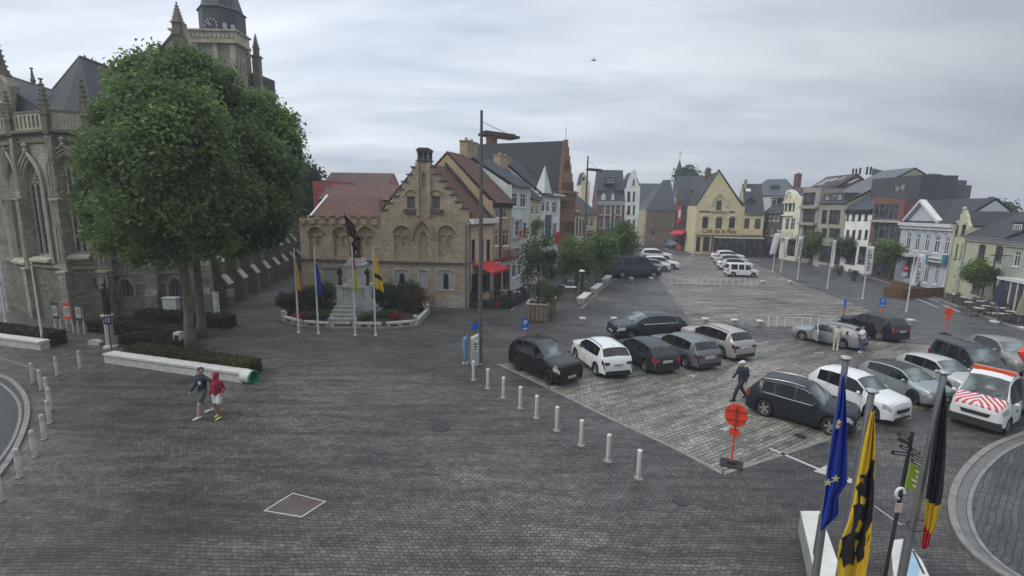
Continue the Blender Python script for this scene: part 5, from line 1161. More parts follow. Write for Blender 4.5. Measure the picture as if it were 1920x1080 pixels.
# tower
TA, TB, TC = gp(333, 60, 100), gp(443, 60, 100), gp(466, 66.5, 100)
FT = Facade(TA, TB); FT2 = Facade(TB, TC, flip=False); FT2.n = -FT2.n if FT2.n.x < 0 else FT2.n; FT2.frame = (FT2.A, FT2.u, FT2.n, Z)
zt = FT.pix(400, 62)[1]; Ut = FT.U
TD_ = Ut * .3
m = MB(FT.frame); m.box(0, Ut * .72, -Ut, -TD_ - .6, 6, zt); m.build('tower_back', CHURCH, church)
m = MB(FT.frame); m.box(0, Ut, -TD_, 0, 6, zt - 1.2); m.build('tower_wall', CHURCH, church)
m = MB(FT.frame); m.box(-.5, Ut + .5, -TD_ - .5, .5, zt - 1.2, zt - .9); m.box(-.35, Ut + .35, -TD_ - .35, .35, zt - .9, zt + .1); m.box(-.55, Ut + .55, -TD_ - .55, .55, zt + .1, zt + .3); m.build('tower_parapet', TRIM, church)
m = MB(FT.frame)
for k in range(14): m.box(.2 + k * Ut / 14, .5 + k * Ut / 14, .36, .45, zt - .6, zt - .15)
for u in (.3, Ut * .33, Ut * .66, Ut - .3): m.box(u - .3, u + .3, .003, .28, 8, zt - 1.21)
m.build('tower_pilaster', TRIM, church)
fr2 = (FT.pt(Ut, 0, 0), -FT.n, FT.u, Z); m = MB(fr2)
for u in (.6, 1.5): o = dedupe(arch_out(u - .3, u + .3, zt - 6, zt - 2.4, 'point')); m.prism(o, .01, .1, holes=[shrink(o, .15)]); m.mesh([(a, .03, b) for a, b in shrink(o, .12)], [tuple(range(len(o)))], 1)
m.build('belfry_louvre', [TRIM, BLACK], church)
tc_ = FT.pt(Ut * .52, -Ut * .5, 0); rr8 = (FT.pix(432, 40)[0] - FT.pix(358, 40)[0]) / 2 * 1.1
m = MB(); m.lathe([(rr8, zt - 1), (rr8, zt + 3.2), (rr8 * 1.08, zt + 3.4), (rr8 * .92, zt + 3.7), (rr8 * .75, zt + 5.2), (rr8 * .5, zt + 6.5), (rr8 * .5, zt + 8), (.1, zt + 12), (0, zt + 12)], (tc_.x, tc_.y, 0), 8, rot=math.pi / 8); m.build('spire_drum', LEAD, church)
dd = math.cos(math.pi / 8) * rr8
for ang in (-math.pi / 2, -math.pi / 4):
 n_ = Vector((math.cos(ang), math.sin(ang), 0)); fr = (tc_ + n_ * dd, Vector((-n_.y, n_.x, 0)), n_, Z)
 if ang == -math.pi / 2:
  m = MB(fr); m.lathe([(0, 0.02), (.95, .02), (.95, .12), (0.0, .12)], (0, 0, zt + 1.2), 20, axis='y'); ck = m.build('clock_face', plain('dark clock dial', (0.03, 0.033, 0.045), .4), church)
  m = MB(fr)
  for k in range(12): a = math.pi / 6 * k; m.box(.75 * math.cos(a) - .07, .75 * math.cos(a) + .07, .121, .16, zt + 1.2 + .75 * math.sin(a) - .09, zt + 1.2 + .75 * math.sin(a) + .09)
  m.tube([(0, .15, zt + 1.2), (-.55, .15, zt + 1.5)], .045, 5); m.tube([(0, .15, zt + 1.2), (-.3, .15, zt + 1.75)], .05, 5)
  m.build('clock_marks', plain('pale gilt', (0.5, 0.46, 0.36), .4), ck)
 else:
  m = MB(fr)
  for s_ in (-.45, .45): m.prism(dedupe(arch_out(s_ - .22, s_ + .22, zt + .4, zt + 1.7, 'round', 5)), .01, .08)
  m.build('louvre', plain('pale louvre', (0.4, 0.42, 0.42), .5), church)
# ------------------------------------------------------------------ trees
def leaf_cloud(centers, n, size, squash=0.8, inner=0.45, seed=1, shape='quad', gap=0.0, droop=0.0):
 """leaf clumps scattered through the shell of several lobes -> numpy verts / faces"""
 g = np.random.default_rng(seed); C = np.array([c[:3] for c in centers], float); Rr = np.array([c[3] for c in centers], float)
 wts = Rr ** 2; wts /= wts.sum(); idx = g.choice(len(C), n, p=wts)
 d = g.normal(size=(n, 3)); d /= np.linalg.norm(d, axis=1)[:, None]
 rad = Rr[idx] * (inner + (1 - inner) * g.random(n) ** 0.45) * (1 + 0.1 * g.normal(size=n))
 # sub clumps: pull leaves towards random twig points
 P = C[idx] + d * rad[:, None] * np.array([1, 1, squash])
 ntw = max(n // 14, 4); tw = P[g.choice(n, ntw)]; a = g.choice(ntw, n); tsel = tw[a]
 sp = size * 2.2
 P = tsel + g.normal(size=(n, 3)) * sp * np.array([1, 1, .75])
 if gap: pass
 nrm = (P - C.mean(0)); nrm /= np.linalg.norm(nrm, axis=1)[:, None] + 1e-9
 nrm = nrm * 0.5 + g.normal(size=(n, 3)) * 0.6 + np.array([0, 0, .35]); nrm /= np.linalg.norm(nrm, axis=1)[:, None]
 t = g.normal(size=(n, 3)); t -= nrm * (t * nrm).sum(1)[:, None]; t /= np.linalg.norm(t, axis=1)[:, None]; b = np.cross(nrm, t)
 s = size * (0.55 + 0.8 * g.random(n))[:, None]
 v = np.stack([P - t * s, P - b * s * .55 + nrm * s * .15, P + t * s, P + b * s * .55 + nrm * s * .15], 1).reshape(-1, 3)
 f = np.arange(n * 4).reshape(n, 4)
 return v, f
def np_mesh(name, v, f, mat, parent=None, base=None):
 b = BASE[parent.name] if parent is not None else Vector(base or (0, 0, 0))
 v = v - np.array(b)
 me = bpy.data.meshes.new(name); me.vertices.add(len(v)); me.vertices.foreach_set('co', v.astype(np.float32).ravel())
 me.loops.add(f.size); me.loops.foreach_set('vertex_index', f.astype(np.int32).ravel()); me.polygons.add(len(f))
 me.polygons.foreach_set('loop_start', np.arange(0, f.size, f.shape[1], dtype=np.int32)); me.polygons.foreach_set('loop_total', np.full(len(f), f.shape[1], dtype=np.int32)) if False else None
 me.update(calc_edges=True); me.materials.append(mat)
 o = bpy.data.objects.new(name, me); COL.objects.link(o); BASE[o.name] = b
 if parent is not None: o.parent = parent
 else: o.location = b
 return o
def tree(label, base, trunk_r, trunk_h, lobes, n, size, mat, name='tree', bark=None, group=None, limbs=8, seed=1, lean=(0, 0), trunk_top=None, inner=.45, squash=.9):
 rt = thing(name, label, 'tree', tuple(base), group); g = random.Random(seed)
 m = MB(); b = Vector(base); L_ = [Vector(l[:3]) for l in lobes]; c = sum(L_, Vector()) / len(L_)
 top = Vector((b.x + lean[0], b.y + lean[1], trunk_h))
 pts = []; rad = []
 for k in range(9):
  t = k / 8; p = b.lerp(top, t) + Vector((g.uniform(-1, 1), g.uniform(-1, 1), 0)) * trunk_r * .12 * (k > 0)
  pts.append(p); rad.append(trunk_r * (1.35 if k == 0 else 1.08 if k == 1 else 1 - .35 * t))
 m.tube(pts, rad, 12); m.build('trunk', bark or BARK, rt, smooth=True)
 m = MB()
 for l in (L_ if len(L_) <= limbs else g.sample(L_, limbs)):
  s_ = b.lerp(top, g.uniform(.75, 1)); e = c.lerp(l, .45); mid = s_.lerp(e, .5) + Vector((0, 0, (e - s_).length * .12)); r = trunk_r * .34
  m.tube([s_, s_.lerp(mid, .5) + Vector((g.uniform(-.1, .1), 0, .1)) * trunk_h * .1, mid, e], [r, r * .8, r * .6, r * .2], 7)
  for q in range(2):
   e2 = e + Vector((g.uniform(-1, 1), g.uniform(-1, 1), g.uniform(-.2, 1))) * (l - c).length * .2 + Vector((0, 0, .1)); m.tube([mid.lerp(e, .5), e2], [r * .35, r * .1], 5)
 m.build('limbs', bark or BARK, rt, smooth=True)
 v, f = leaf_cloud(lobes, n, size, seed=seed, inner=inner, squash=squash); np_mesh('crown', v, f, mat, rt)
 return rt
def lobes_px(lst, Y, dy=1.0, seed=3):
 g = random.Random(seed); out = []
 for (px, py, rpx, *q) in lst:
  yy = Y + (q[0] if q else g.uniform(-dy, dy)); p = AT(px, py, yy); out.append((p.x, p.y, p.z, rpx / F_PX * yy * .97 / math.sqrt(1 + ((px - 960) / F_PX) ** 2)))
 return out
LEAF1 = leafmat('plane tree leaves', (0.09, 0.145, 0.05), (0.16, 0.25, 0.075), (0.24, 0.34, 0.1))
LEAF2 = leafmat('fresh street tree leaves', (0.07, 0.13, 0.03), (0.15, 0.24, 0.05), (0.22, 0.3, 0.09))
LEAF3 = leafmat('dark background leaves', (0.025, 0.05, 0.024), (0.05, 0.09, 0.035))
LEAF4 = leafmat('dull planter tree leaves', (0.06, 0.09, 0.04), (0.11, 0.145, 0.06), (0.15, 0.17, 0.09))
big = [(330, 160, 62), (262, 165, 52), (400, 160, 52), (300, 205, 80), (222, 222, 52), (395, 215, 72), (195, 300, 52), (270, 290, 85), (360, 290, 85), (440, 270, 62), (185, 375, 44), (250, 380, 75), (340, 385, 80), (430, 370, 68), (230, 440, 45), (310, 455, 52), (395, 450, 48), (300, 122, 40), (360, 122, 38), (290, 450, 40, -2), (350, 455, 42, -2), (168, 340, 22), (172, 400, 20), (222, 160, 20), (300, 108, 18), (350, 108, 16), (250, 128, 16), (176, 262, 18), (262, 478, 22), (330, 485, 20), (200, 462, 20), (300, 300, 60), (330, 240, 60), (250, 230, 50), (380, 320, 55), (190, 430, 34), (235, 135, 26), (268, 118, 22), (245, 300, 85, -2.8), (330, 300, 95, -3.4), (280, 385, 80, -3), (345, 225, 85, -3), (275, 200, 72, -2.8), (335, 150, 55, -2), (370, 390, 75, -2.8), (300, 260, 80, -3.6), (390, 300, 60, -2.6)]
tree('big dense plane tree with the thick front trunk beside the long white bench', G(360, 657), .27, 6.0, lobes_px(big, 26.6, 2.3, 5), 135000, .12, LEAF1, name='plane_tree', seed=4, group='big trees in front of the church', limbs=14)
bg2 = [(480, 300, 60, -2.2), (490, 370, 60, -2.2), (460, 240, 45, -2), (480, 215, 40), (470, 280, 62), (520, 260, 42), (500, 340, 62), (535, 320, 26), (460, 400, 60), (520, 385, 40), (440, 450, 38), (490, 440, 34), (530, 225, 20), (470, 200, 30), (545, 290, 20), (500, 190, 18), (510, 428, 28)]
tree('second big plane tree standing behind, its crown leaning out over the side street', G(380, 632), .24, 6.4, lobes_px(bg2, 31.0, 2.2, 6), 70000, .13, LEAF1, name='plane_tree', seed=9, group='big trees in front of the church', lean=(-.3, .6), limbs=10)
bt = gp(580, 75); tree('dark tree beyond the roofs between the church and the hall', bt, .3, 5, lobes_px([(572, 345, 26), (585, 370, 22), (568, 385, 24), (580, 325, 14), (590, 400, 18), (562, 318, 14)], 75, 2, 2), 7000, .35, LEAF3, name='background_tree', seed=3)
bt = gp(1288, 150); tree('dark round tree showing behind the far slate roofs', bt, .4, 8, lobes_px([(1288, 326, 9), (1280, 331, 8), (1297, 332, 7), (1285, 338, 8)], 150, 1, 2), 2500, .5, LEAF3, name='background_tree', seed=3)
bt = gp(1862, 90); tree('dull green tree behind the roofs of the right row', bt, .4, 6, lobes_px([(1862, 392, 17), (1845, 396, 14), (1880, 396, 14), (1838, 400, 9), (1893, 397, 6)], 90, 1, 2), 4000, .35, LEAF3, name='background_tree', seed=6)
LEAF5 = leafmat('mid green street tree leaves', (0.08, 0.13, 0.04), (0.14, 0.22, 0.06), (0.2, 0.27, 0.09))
def street_tree(label, px, pyb, lst, n, size, mat, tr=.09, th=2.4, seed=1, group='street trees round the square', Y=None, inner=.2):
 b = G(px, pyb) if Y is None else gp(px, Y, pyb)
 return tree(label, b, tr, th, lobes_px(lst, b.y, .5, seed), n, size, mat, name='street_tree', seed=seed, group=group, limbs=8, inner=inner)
street_tree('bushy green street tree nearest the planters on the left side', 1080, 545, [(1072, 470, 26), (1095, 480, 26), (1060, 500, 20), (1090, 510, 22), (1110, 500, 14), (1075, 455, 14)], 4300, .12, LEAF5, seed=11)
street_tree('fresh green street tree second along the left pavement', 1118, 530, [(1112, 462, 24), (1135, 455, 24), (1125, 485, 24), (1105, 480, 16), (1145, 475, 18)], 4600, .15, LEAF2, seed=12)
street_tree('yellow green street tree at the far end of the left pavement near the dark van', 1163, 512, [(1160, 430, 22), (1178, 445, 20), (1150, 450, 18), (1165, 465, 22), (1185, 462, 12), (1175, 425, 11)], 4300, .16, LEAF2, seed=13)
street_tree('yellow green street tree in front of the concrete flats on the right side', 1530, 497, [(1527, 445, 16), (1515, 455, 14), (1540, 458, 16), (1525, 465, 16), (1548, 448, 10)], 4500, .15, LEAF2, seed=14)
street_tree('broad street tree in front of the white house on the right side', 1590, 508, [(1578, 458, 14), (1595, 455, 14), (1585, 470, 14), (1602, 466, 10), (1568, 464, 9)], 4500, .15, LEAF4, seed=15)
street_tree('round green street tree in front of the red brick block', 1665, 528, [(1658, 462, 18), (1675, 470, 18), (1650, 475, 14), (1665, 485, 16), (1685, 478, 10)], 5500, .13, LEAF2, seed=16)
street_tree('light green street tree over the chairs of the right hand terrace', 1838, 572, [(1830, 505, 18), (1848, 512, 18), (1820, 515, 14), (1838, 525, 16), (1855, 522, 9), (1835, 495, 12)], 6500, .11, LEAF2, seed=17)
# ------------------------------------------------------------------ vehicles
TRIMB = plain('black plastic trim', (0.022, 0.022, 0.024), 0.6, var=0.15)
CHROME = plain('chrome', (0.6, 0.6, 0.6), 0.15, 1.0, var=0.02)
ALLOY = plain('alloy rim', (0.38, 0.39, 0.4), 0.3, 0.8, var=0.05)
DALLOY = plain('dark alloy rim', (0.05, 0.05, 0.055), 0.35, 0.7, var=0.05)
TAIL = plain('red tail lamp glass', (0.35, 0.012, 0.015), 0.15, var=0.1, coat=1)
DTAIL = plain('smoked tail lamp glass', (0.05, 0.008, 0.01), 0.15, var=0.1, coat=1)
LAMP = plain('head lamp glass', (0.45, 0.47, 0.48), 0.1, 0.3, var=0.25, scale=20, coat=1)
PLATE = plain('number plate', (0.6, 0.58, 0.56), 0.4, var=0.05)
PTEXT = plain('dark red plate characters', (0.22, 0.03, 0.04), 0.5)
ARCH = {  # outline as shares of length from the front bumper and of height
 'suv': dict(top=[(0, .46), (.01, .56), (.04, .615), (.22, .665), (.265, .685), (.415, .955), (.54, 1), (.72, .99), (.87, .945), (.955, .70), (.985, .60), (1, .38)], belt=[(0, .43), (.04, .54), (.25, .60), (.6, .62), (.95, .66), (.985, .58), (1, .37)], ws=(.262, .415), rw=(.875, .952), sw=[(.315, .515), (.53, .71), (.725, .845)]),
 'hatch': dict(top=[(0, .43), (.01, .53), (.04, .59), (.21, .67), (.25, .695), (.42, .965), (.54, 1), (.70, .985), (.87, .91), (.955, .70), (.985, .62), (1, .38)], belt=[(0, .41), (.04, .52), (.24, .62), (.6, .645), (.95, .68), (.985, .60), (1, .37)], ws=(.247, .42), rw=(.86, .953), sw=[(.3, .54), (.555, .74), (.755, .83)]),
 'wagon': dict(top=[(0, .38), (.012, .47), (.05, .55), (.26, .665), (.30, .69), (.45, .965), (.54, 1), (.75, .985), (.90, .93), (.965, .70), (.99, .60), (1, .38)], belt=[(0, .36), (.05, .47), (.28, .62), (.6, .64), (.96, .67), (.99, .58), (1, .37)], ws=(.295, .45), rw=(.90, .963), sw=[(.34, .53), (.545, .70), (.715, .87)]),
 'minivan': dict(top=[(0, .34), (.015, .44), (.05, .50), (.20, .60), (.24, .63), (.39, .95), (.47, 1), (.9, 1), (.955, .97), (.985, .58), (1, .33)], belt=[(0, .33), (.05, .43), (.22, .52), (.6, .54), (.96, .55), (.985, .53), (1, .32)], ws=(.235, .39), rw=(.958, .984), sw=[(.28, .46), (.50, .66), (.70, .9)]),
 'bus': dict(top=[(0, .34), (.012, .46), (.04, .52), (.14, .60), (.17, .63), (.30, .96), (.36, 1), (.94, 1), (.975, .97), (.99, .56), (1, .32)], belt=[(0, .33), (.04, .44), (.16, .54), (.6, .56), (.97, .56), (.99, .52), (1, .31)], ws=(.165, .30), rw=(.976, .989), sw=[(.2, .345), (.37, .555), (.575, .745), (.765, .935)]),
}
WHEELS = {}
def wheel_set(r, style):
 key = (round(r, 2), style)
 if key in WHEELS: return WHEELS[key]
 w = .11 + r * .0
 m = MB(); m.lathe([(r * .66, -w), (r * .93, -w), (r, -w * .7), (r * 1.005, 0), (r, w * .7), (r * .93, w), (r * .66, w), (r * .66, -w)], (0, 0, 0), 28, axis='y')
 m.lathe([(0, -w * .3), (r * .67, -w * .3)], (0, 0, 0), 16, axis='y'); m.lathe([(0, w * .3), (r * .67, w * .3)], (0, 0, 0), 16, axis='y')
 t = m.build('tyre', RUBBER, base=(0, 0, 0), smooth=True, sharp=35)
 m = MB(); m.lathe([(r * .6, w * .55), (r * .68, w * .93), (r * .7, w * .93), (r * .7, w * .8), (r * .62, w * .4)], (0, 0, 0), 28, axis='y'); m.lathe([(0, w * .85), (r * .14, w * .85), (r * .16, w * .5)], (0, 0, 0), 12, axis='y')
 n = {'five': 5, 'ten': 10, 'steel': 7, 'dark': 5}[style]; ww = {'five': .12, 'ten': .05, 'steel': .14, 'dark': .12}[style] * r
 for k in range(n):
  a = 2 * math.pi * k / n; ca, sa = math.cos(a), math.sin(a)
  def q(rad, off): return (rad * ca - off * sa, rad * sa + off * ca)
  p = [q(r * .1, -ww), q(r * .66, -ww * 1.25), q(r * .66, ww * 1.25), q(r * .1, ww)]
  m.prism(p, w * .55, w * .82)
 rm = m.build('rim', DALLOY if style == 'dark' else ALLOY, base=(0, 0, 0), smooth=True, sharp=30)
 COL.objects.unlink(t); COL.objects.unlink(rm)
 WHEELS[key] = (t.data, rm.data); bpy.data.objects.remove(t); bpy.data.objects.remove(rm)
 return WHEELS[key]
def heading_place(front, rear, wb, W, smin=.8, smax=1.15):
 Fp, Rp = G(*front), G(*rear); d = (Fp - Rp); s = max(min(d.length / wb, smax), smin); h = d.normalized()
 perp = Vector((-h.y, h.x, 0)); mid = (Fp + Rp) / 2
 if perp.dot(mid) < 0: perp = -perp
 return mid + perp * (W / 2 - .12) * s, math.atan2(h.y, h.x), s
def car(name, label, cat, kind, L_, W_, H_, wb, fo, r, col, front=None, rear=None, place=None, rim='five', cladding=False, rails=False, tail=TAIL, glassm=None, group='cars parked on the square', hood=None, sill=.2, roofc=None, plates=True, chromeline=False, smax=1.15, smin=.8, extra=None, frontlow=True, cut=None, tailopen=False, tint=None):
 loc, rz, sc = place if place else heading_place(front, rear, wb, W_, smin, smax)
 root = thing(name, label, cat, tuple(loc), group, rotz=rz, scale=(sc, max(sc, .9) if sc < .9 else sc, max(sc, .94) if sc < .94 else sc) if not cut else sc)
 A = ARCH[kind]; xF = wb / 2 + fo
 top = np.array([(a * L_, b * H_) for a, b in A['top']]); bel = np.array([(a * L_, b * H_) for a, b in A['belt']])
 ws = [a * L_ for a in A['ws']]; rw = [a * L_ for a in A['rw']]; sw = [(a * L_, b * L_) for a, b in A['sw']]
 ra = r * 1.14; Lc = cut or L_
 S_ = set([0, .03, L_ - .03, L_] + list(top[:, 0]) + ws + rw + [x for p in sw for x in p])
 for ax in (fo, fo + wb):
  for k in (-1, -.92, -.75, -.5, -.2, .2, .5, .75, .92, 1): S_.add(ax + ra * k)
  S_.add(ax - ra - .012); S_.add(ax + ra + .012)
 for k in range(1, int(L_ / .16)): S_.add(k * .16)
 S_ = sorted(x for x in S_ if -1e-6 <= x <= Lc + 1e-6)
 st = [S_[0]]
 for x in S_[1:]:
  if x - st[-1] > .008: st.append(x)
 def itp(T, s): return (np.interp(s - .05, T[:, 0], T[:, 1]) + 2 * np.interp(s, T[:, 0], T[:, 1]) + np.interp(s + .05, T[:, 0], T[:, 1])) / 4 if .1 < s < L_ - .1 else np.interp(s, T[:, 0], T[:, 1])
 van = kind in ('bus', 'minivan')
 def ring(s):
  zt = itp(top, s); be = min(itp(bel, s), zt - .03)
  zs = sill + (.06 if s < .2 or s > L_ - .2 else 0)
  for ax in (fo, fo + wb):
   if abs(s - ax) <= ra + 1e-4: zs = max(zs, r + math.sqrt(max(ra * ra - (s - ax) ** 2, 0)))
  zs = min(zs, be - .06)
  w = W_ / 2 * np.interp(s, [0, .05, .15, .4, .9], [.74, .84, .92, .975, 1]) * np.interp(L_ - s, [0, .05, .15, .4, .9], [.82 if not van else .93, .9 if not van else .96, .95, .98, 1])
  h = max(min((zt - be) / (H_ * .36), 1), 0); wt = w * (.95 - (.2 if not van else .12) * h)
  dz = be - zs
  return [(w * .95, zs), (w * .995, zs + dz * .1), (w * 1.0, zs + dz * .42), (w * .985, zs + dz * .72), (w * .95, be), (wt, be + (zt - be) * (.84 if h > .3 else .6)), (wt * .93, zt - .035 * h - .008), (wt * .5, zt + .012 * h), (0, zt + .02)]
 rings = [ring(s) for s in st]; NR = 9
 groups = {}
 def add(key, quad): groups.setdefault(key, []).append(quad)
 for i in range(len(st) - 1):
  s0, s1 = st[i], st[i + 1]; sm = (s0 + s1) / 2
  zt, be = itp(top, sm), itp(bel, sm)
  for k in range(NR - 1):
   for sd_ in (1, -1):
    a, b, c, d = rings[i][k], rings[i][k + 1], rings[i + 1][k + 1], rings[i + 1][k]
    q = [(xF - s0, sd_ * a[0], a[1]), (xF - s0, sd_ * b[0], b[1]), (xF - s1, sd_ * c[0], c[1]), (xF - s1, sd_ * d[0], d[1])]
    if sd_ < 0: q = q[::-1]
    key = ('body', 0, 0)
    if k == 0 and cladding: key = ('lower_trim', 0, 0)
    elif k in (6, 7) and ws[0] < sm < ws[1]: key = ('windscreen', 0, 0)
    elif k in (6, 7) and rw[0] < sm < rw[1]: key = ('rear_window', 0, 0)
    elif k == 4 and (zt - be) > .1 * H_:
     for j, (p, e) in enumerate(sw):
      if p < sm < e: key = ('side_window', sd_, j)
     if key[0] == 'body' and sw[0][0] < sm < sw[2][1] and kind != 'minivan': key = ('window_pillar', sd_, 0)
    elif k in (3,) and .02 * L_ < sm < .095 * L_: key = ('headlight', sd_, 0)
    elif k == 3 and sm > L_ - (.17 if not van else .08): key = ('tail_light', sd_, 0)
    elif hood is not None and k in (5, 6, 7) and sm < ws[0] - .02 and sm > .03: key = ('hood', 0, 0)
    elif roofc is not None and k in (6, 7) and ws[1] < sm < rw[0]: key = ('roof_panel', 0, 0)
    add(key, q)
 if True:
  for e, i in ((0, 0), (1, len(st) - 1)):
   for k in range(NR - 1):
    a, b = rings[i][k], rings[i][k + 1]; x = xF - st[i]
    q = [(x, -a[0], a[1]), (x, a[0], a[1]), (x, b[0], b[1]), (x, -b[0], b[1])]
    add(('body', 0, 0), q if e == 0 else q[::-1])
 gm = glassm or CARGL
 mt = {'body': col, 'window_pillar': TRIMB, 'lower_trim': TRIMB, 'windscreen': WSGL, 'rear_window': tint or gm, 'side_window': gm, 'headlight': LAMP, 'tail_light': tail, 'hood': hood, 'roof_panel': roofc}
 for (nm_, a, b), qs in groups.items():
  m = MB()
  idx = {}
  vs = []; fs = []
  for q in qs:
   f = []
   for p in q:
    kx = tuple(round(float(c), 4) for c in p)
    if kx not in idx: idx[kx] = len(vs); vs.append(kx)
    if not f or f[-1] != idx[kx]: f.append(idx[kx])
   if len(set(f)) >= 3: fs.append(tuple(dict.fromkeys(f)))
  m.mesh(vs, fs); m.build(nm_, mt[nm_], root, smooth=True, sharp=38)
 # underbody
 m = MB(); wi = W_ / 2 * .82; m.box(xF - Lc + .12, xF - .12, -wi, wi, sill - .02, sill + .14); m.box(xF - Lc + .3, xF - .3, -wi * .72, wi * .72, sill + .1, sill + .5); m.build('underbody', RUBBER, root)
 tm, rm = wheel_set(r, rim)
 for sx in (wb / 2, -wb / 2):
  for sy in (1, -1):
   wo = bpy.data.objects.new('wheel', tm); COL.objects.link(wo); wo.parent = root; wo.location = (sx, sy * (W_ / 2 - .13), r); wo.rotation_euler = (0, 0, 0 if sy > 0 else math.pi)
   ro = bpy.data.objects.new('rim', rm); COL.objects.link(ro); ro.parent = wo
 # front: grille, lower intake, plate
 zb = float(np.interp(0, bel[:, 0], bel[:, 1])); wf = W_ / 2 * .74
 if frontlow:
  m = MB(); m.prism([(-wf * .72, zb - .02), (-wf * .6, zb - .19), (wf * .6, zb - .19), (wf * .72, zb - .02)], xF - .03, xF + .022, axis=0)
  for k in range(3): m.box(xF + .022, xF + .032, -wf * .66, wf * .66, zb - .16 + k * .05, zb - .145 + k * .05)
  m.build('grille', TRIMB, root)
  m = MB(); m.prism([(-wf * .95, sill + .05), (wf * .95, sill + .05), (wf * .8, sill + .17), (-wf * .8, sill + .17)], xF - .05, xF + .015, axis=0); m.build('lower_intake', TRIMB, root)
 if plates:
  m = MB(); m.box(xF + .0, xF + .04, -.26, .26, sill + .2, sill + .31); p = m.build('number_plate', PLATE, root)
  m = MB()
  for k in range(7): m.box(xF + .041, xF + .044, -.2 + k * .062, -.165 + k * .062, sill + .225, sill + .285)
  m.build('plate_characters', PTEXT, p)
 if not cut:
  xr = xF - L_; m = MB(); zp = H_ * .44
  m.box(xr - .03, xr + .02, -.26, .26, zp, zp + .11); p = m.build('number_plate', PLATE, root)
  m = MB()
  for k in range(7): m.box(xr - .034, xr - .031, -.2 + k * .062, -.165 + k * .062, zp + .025, zp + .085)
  m.build('plate_characters', PTEXT, p)
  m = MB(); wr = W_ / 2 * .8; m.prism([(-wr * .98, sill + .04), (wr * .98, sill + .04), (wr * .9, sill + .24), (-wr * .9, sill + .24)], xr - .02, xr + .06, axis=0); m.build('rear_bumper_trim', TRIMB, root)
  for sy in (1, -1):
   wr = ring(L_)[2][0]; zl = H_ * (.47 if not van else .38); m = MB()
   m.prism([(sy * wr * .62, zl + .03), (sy * wr * .98, zl), (sy * wr * 1.0, zl + .15 + (.15 if van else 0)), (sy * wr * .66, zl + .13)] if sy > 0 else [(sy * wr * .66, zl + .13), (sy * wr * 1.0, zl + .15 + (.15 if van else 0)), (sy * wr * .98, zl), (sy * wr * .62, zl + .03)], xr - .012, xr + .16, axis=0); m.build('tail_light', tail, root)
 # shut lines, handles, mirrors
 def side_at(s, kf):
  R_ = ring(s); k = int(kf); t = kf - k; a, b = R_[k], R_[min(k + 1, 8)]
  return a[0] + (b[0] - a[0]) * t, a[1] + (b[1] - a[1]) * t
 m = MB()
 lines = [sw[0][0] - .02, sw[0][1] + .03] + ([sw[1][1] + .02] if not van else [sw[1][1] + .04])
 for s in lines:
  if cut and s > cut - .05: continue
  for sy in (1, -1):
   m.tube([(xF - s, sy * (side_at(s, kk)[0] + .001), side_at(s, kk)[1]) for kk in (.6, 1, 1.5, 2, 2.5, 3, 3.5, 4)], .007, 4)
 m.build('door_gaps', BLACK, root)
 for s in (sw[0][1] - .16, sw[1][1] - .16):
  if cut and s > cut: continue
  for sy in (1, -1):
   y, z = side_at(s, 3.1); m = MB(); m.box(xF - s - .1, xF - s + .1, sy * y - .012, sy * y + .028 * 1, z - .014, z + .014) if sy > 0 else m.box(xF - s - .1, xF - s + .1, sy * y - .028, sy * y + .012, z - .014, z + .014); m.build('door_handle', col, root)
 s = sw[0][0] + .1
 for sy in (1, -1):
  y, z = side_at(s, 4); m = MB(); k = 1.5 if kind == 'bus' else 1
  m.tube([(xF - s, sy * (y - .02), z + .03), (xF - s, sy * (y + .07), z + .06)], .025, 6)
  m.lathe([(0, -.09), (.06 * k, -.07), (.085 * k, 0), (.06 * k, .07), (0, .09)], (xF - s, sy * (y + .14), z + .09), 8, axis='y'); m.build('mirror', col if not cladding or True else TRIMB, root, smooth=True)
 if rails:
  for sy in (1, -1):
   pts = []
   for t in (0, .05, .3, .6, .95, 1):
    s = ws[1] + .12 + (rw[0] - ws[1] - .2) * t; R_ = ring(s); pts.append((xF - s, sy * R_[6][0] * .97, R_[6][1] + (.06 if 0 < t < 1 else 0)))
   m = MB(); m.tube(pts, .018, 6); m.build('roof_rail', TRIMB if rails is True else rails, root, smooth=True)
 if chromeline:
  for sy in (1, -1):
   pts = [(xF - s, sy * (ring(s)[4][0] + .008), ring(s)[4][1] + .01) for s in np.linspace(sw[0][0] + .05, sw[2][1], 9)]
   pts += [(xF - s, sy * (ring(s)[5][0] + .01), ring(s)[5][1] + .01) for s in np.linspace(sw[2][1] - .05, sw[0][0] + .35, 9)]
   m = MB(); m.tube(pts, .014, 5); m.build('chrome_strip', CHROME, root)
 m = MB(); s = rw[0] - .12
 if not van and not cut: m.tube([(xF - s, 0, ring(s)[8][1] - .01), (xF - s - .05, 0, ring(s)[8][1] + .07)], .015, 5); m.build('roof_antenna', TRIMB, root)
 m = MB(); s = ws[0] - .02
 for y0 in (-.45, .25): m.tube([(xF - s, y0, ring(s)[7][1] + .015), (xF - s - .12, y0 + .3, ring(s + .12)[7][1] + .03)], .012, 4)
 m.build('wiper', BLACK, root)
 if extra: extra(root, xF, ring)
 return root
C_BLACK = paint('black car paint', (0.006, 0.007, 0.008)); C_WHITE = paint('white car paint', (0.66, 0.67, 0.67)); C_DGREY = paint('dark grey green paint', (0.02, 0.028, 0.03), .2)
C_GREY = paint('grey metallic paint', (0.16, 0.17, 0.175), .5); C_SILVER = paint('silver blue metallic paint', (0.3, 0.34, 0.35), .5); C_LSILV = paint('light silver paint', (0.48, 0.49, 0.48), .4); C_NAVY = paint('dark blue grey paint', (0.01, 0.014, 0.022), .2)
